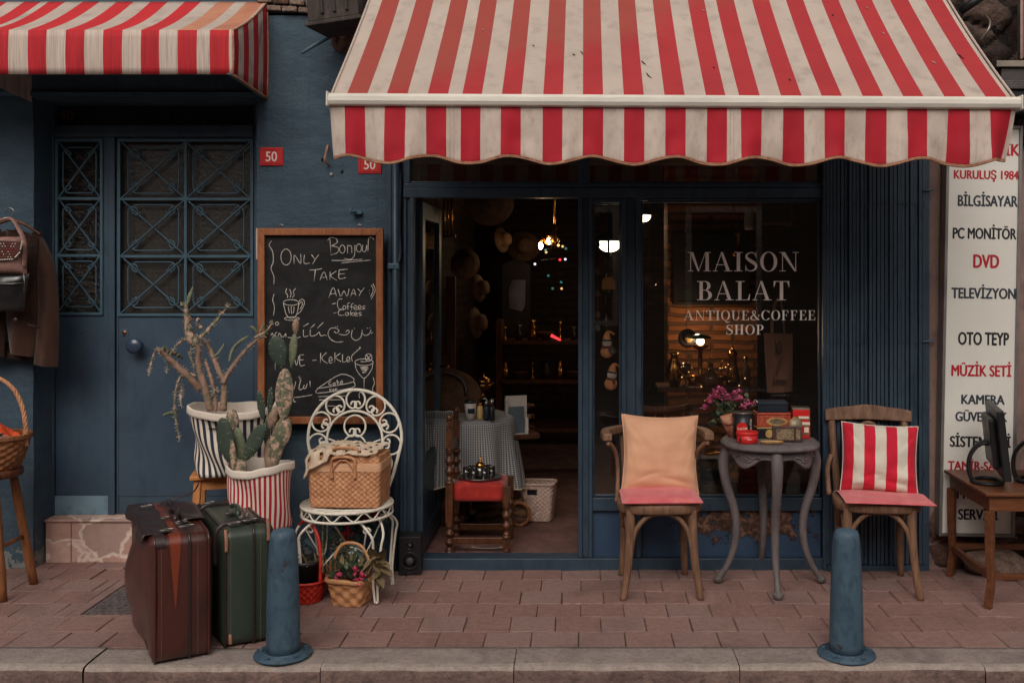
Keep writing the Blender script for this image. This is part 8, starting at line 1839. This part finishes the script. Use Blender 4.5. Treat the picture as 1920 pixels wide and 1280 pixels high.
sn = None; M_snow = mk('felt_white', L(244, 234, 222), L(232, 220, 206), rough=.95, bump=.2); M_peachf = mk('felt_peach', L(244, 176, 122), L(232, 158, 106), rough=.95, bump=.2); M_bluef = mk('felt_blue', L(60, 84, 108), bump=.1); M_scarf = mk('felt_berry', L(140, 70, 96), L(90, 110, 80), scale=60, bump=.1)
for k, (px, py, rz, lab) in enumerate(((1138, 645, 0, 'upper felt snowman with a glass bauble in the narrow window'), (1147, 705, .12, 'lower felt snowman with a mottled scarf in the narrow window'))):
    p = W(px, py, 5.40)
    if sn is None:
        sn = thing('snowman_ornament', lab, 'ornament', p, 'felt snowmen on the garland'); Pq = lambda x, y, z: p + Vector((x, y, z))
        m = MB(); m.ell(Pq(0, 0, -.042), (.036, .018, .034), 16); m.build('body', M_peachf, sn); m = MB(); m.ell(Pq(0, -.002, .006), (.027, .018, .025), 16); m.build('head', M_snow, sn)
        m = MB(); m.tube(catmull([Pq(0, -.002, .022), Pq(0, -.002, .045), Pq(.010, -.002, .066), Pq(.034, -.002, .058)], 5), smooth_r([.025, .018, .009, .004], 5), 10, sy=.8); m.ell(Pq(.036, -.002, .056), (.007,) * 3, 8); m.build('hat', M_peachf, sn)
        m = MB(); m.tube([Pq(.0265 * math.cos(a), -.002 + .018 * math.sin(a), .022) for a in [2 * PI * i / 20 for i in range(20)]], .005, 6, closed=True); m.build('hat_band', M_bluef, sn)
        m = MB(); m.tube([Pq(.025 * math.cos(a), -.002 + .017 * math.sin(a), -.014) for a in [2 * PI * i / 20 for i in range(20)]], .006, 6, closed=True); m.tube([Pq(.01, -.02, -.015), Pq(.016, -.022, -.04)], .006, 6); m.build('scarf', M_scarf, sn)
        for x in (-.009, .009): m = MB(); m.ell(Pq(x, -.020, .010), (.0026,) * 3, 6); m.build('eye', M_blackpl, sn)
        m = MB(); m.tube([Pq(0, -.019, .004), Pq(0, -.032, .002)], [.003, .0005], 6); m.build('nose', M_berry, sn)
    else: o = copy_tree(sn); o.location = p; o['label'] = lab; o.rotation_euler.y = rz
for px, py, r_, lab in ((1136, 598, .014, 'clear bluish glass bauble above the upper felt snowman'), (1149, 658, .021, 'larger glass bauble held in front of the upper felt snowman')):
    p = W(px, py, 5.37); t = thing('glass_bauble', lab, 'bauble', p); m = MB(); m.ell(p, (r_,) * 3, 18); m.build('ball', glass('bauble_glass_' + ('small' if r_ < .02 else 'large'), (.45, .6, .62), 4, .05, .5), t); m = MB(); m.lathe([(.005, r_ * .95), (.005, r_ + .006), (0, r_ + .007)], 10, p); m.build('cap', M_gold, t)
t = thing('ornament_garland', 'thread of small charms hanging beside the bell in the narrow window', 'garland', W(1121, 560, 5.42)); m = MB(); m.tube([cordtop(1120, 5.42), W(1121, 640, 5.42)], .0012, 4); m.build('thread', M_gold, t)
for k, (py, mm) in enumerate(((400, M_lfdry), (458, M_ldark), (508, M_lfdry), (550, M_scarf), (590, M_blush), (615, M_kick))): m = MB(); q = W(1121, py, 5.42); m.ell(q, (.014, .010, .018), 10, fn=lambda v: v * (1 + .4 * noise.noise(v * 90))); m.build('charm', mm, t)
t = thing('snowman_thread', 'thin thread carrying the bauble and felt snowmen', 'thread', cordtop(1137, 5.395)); m = MB(); m.tube([cordtop(1137, 5.395), W(1136, 590, 5.395), W(1138, 640, 5.40), W(1145, 690, 5.40)], .0012, 4); m.build('thread', M_gold, t)
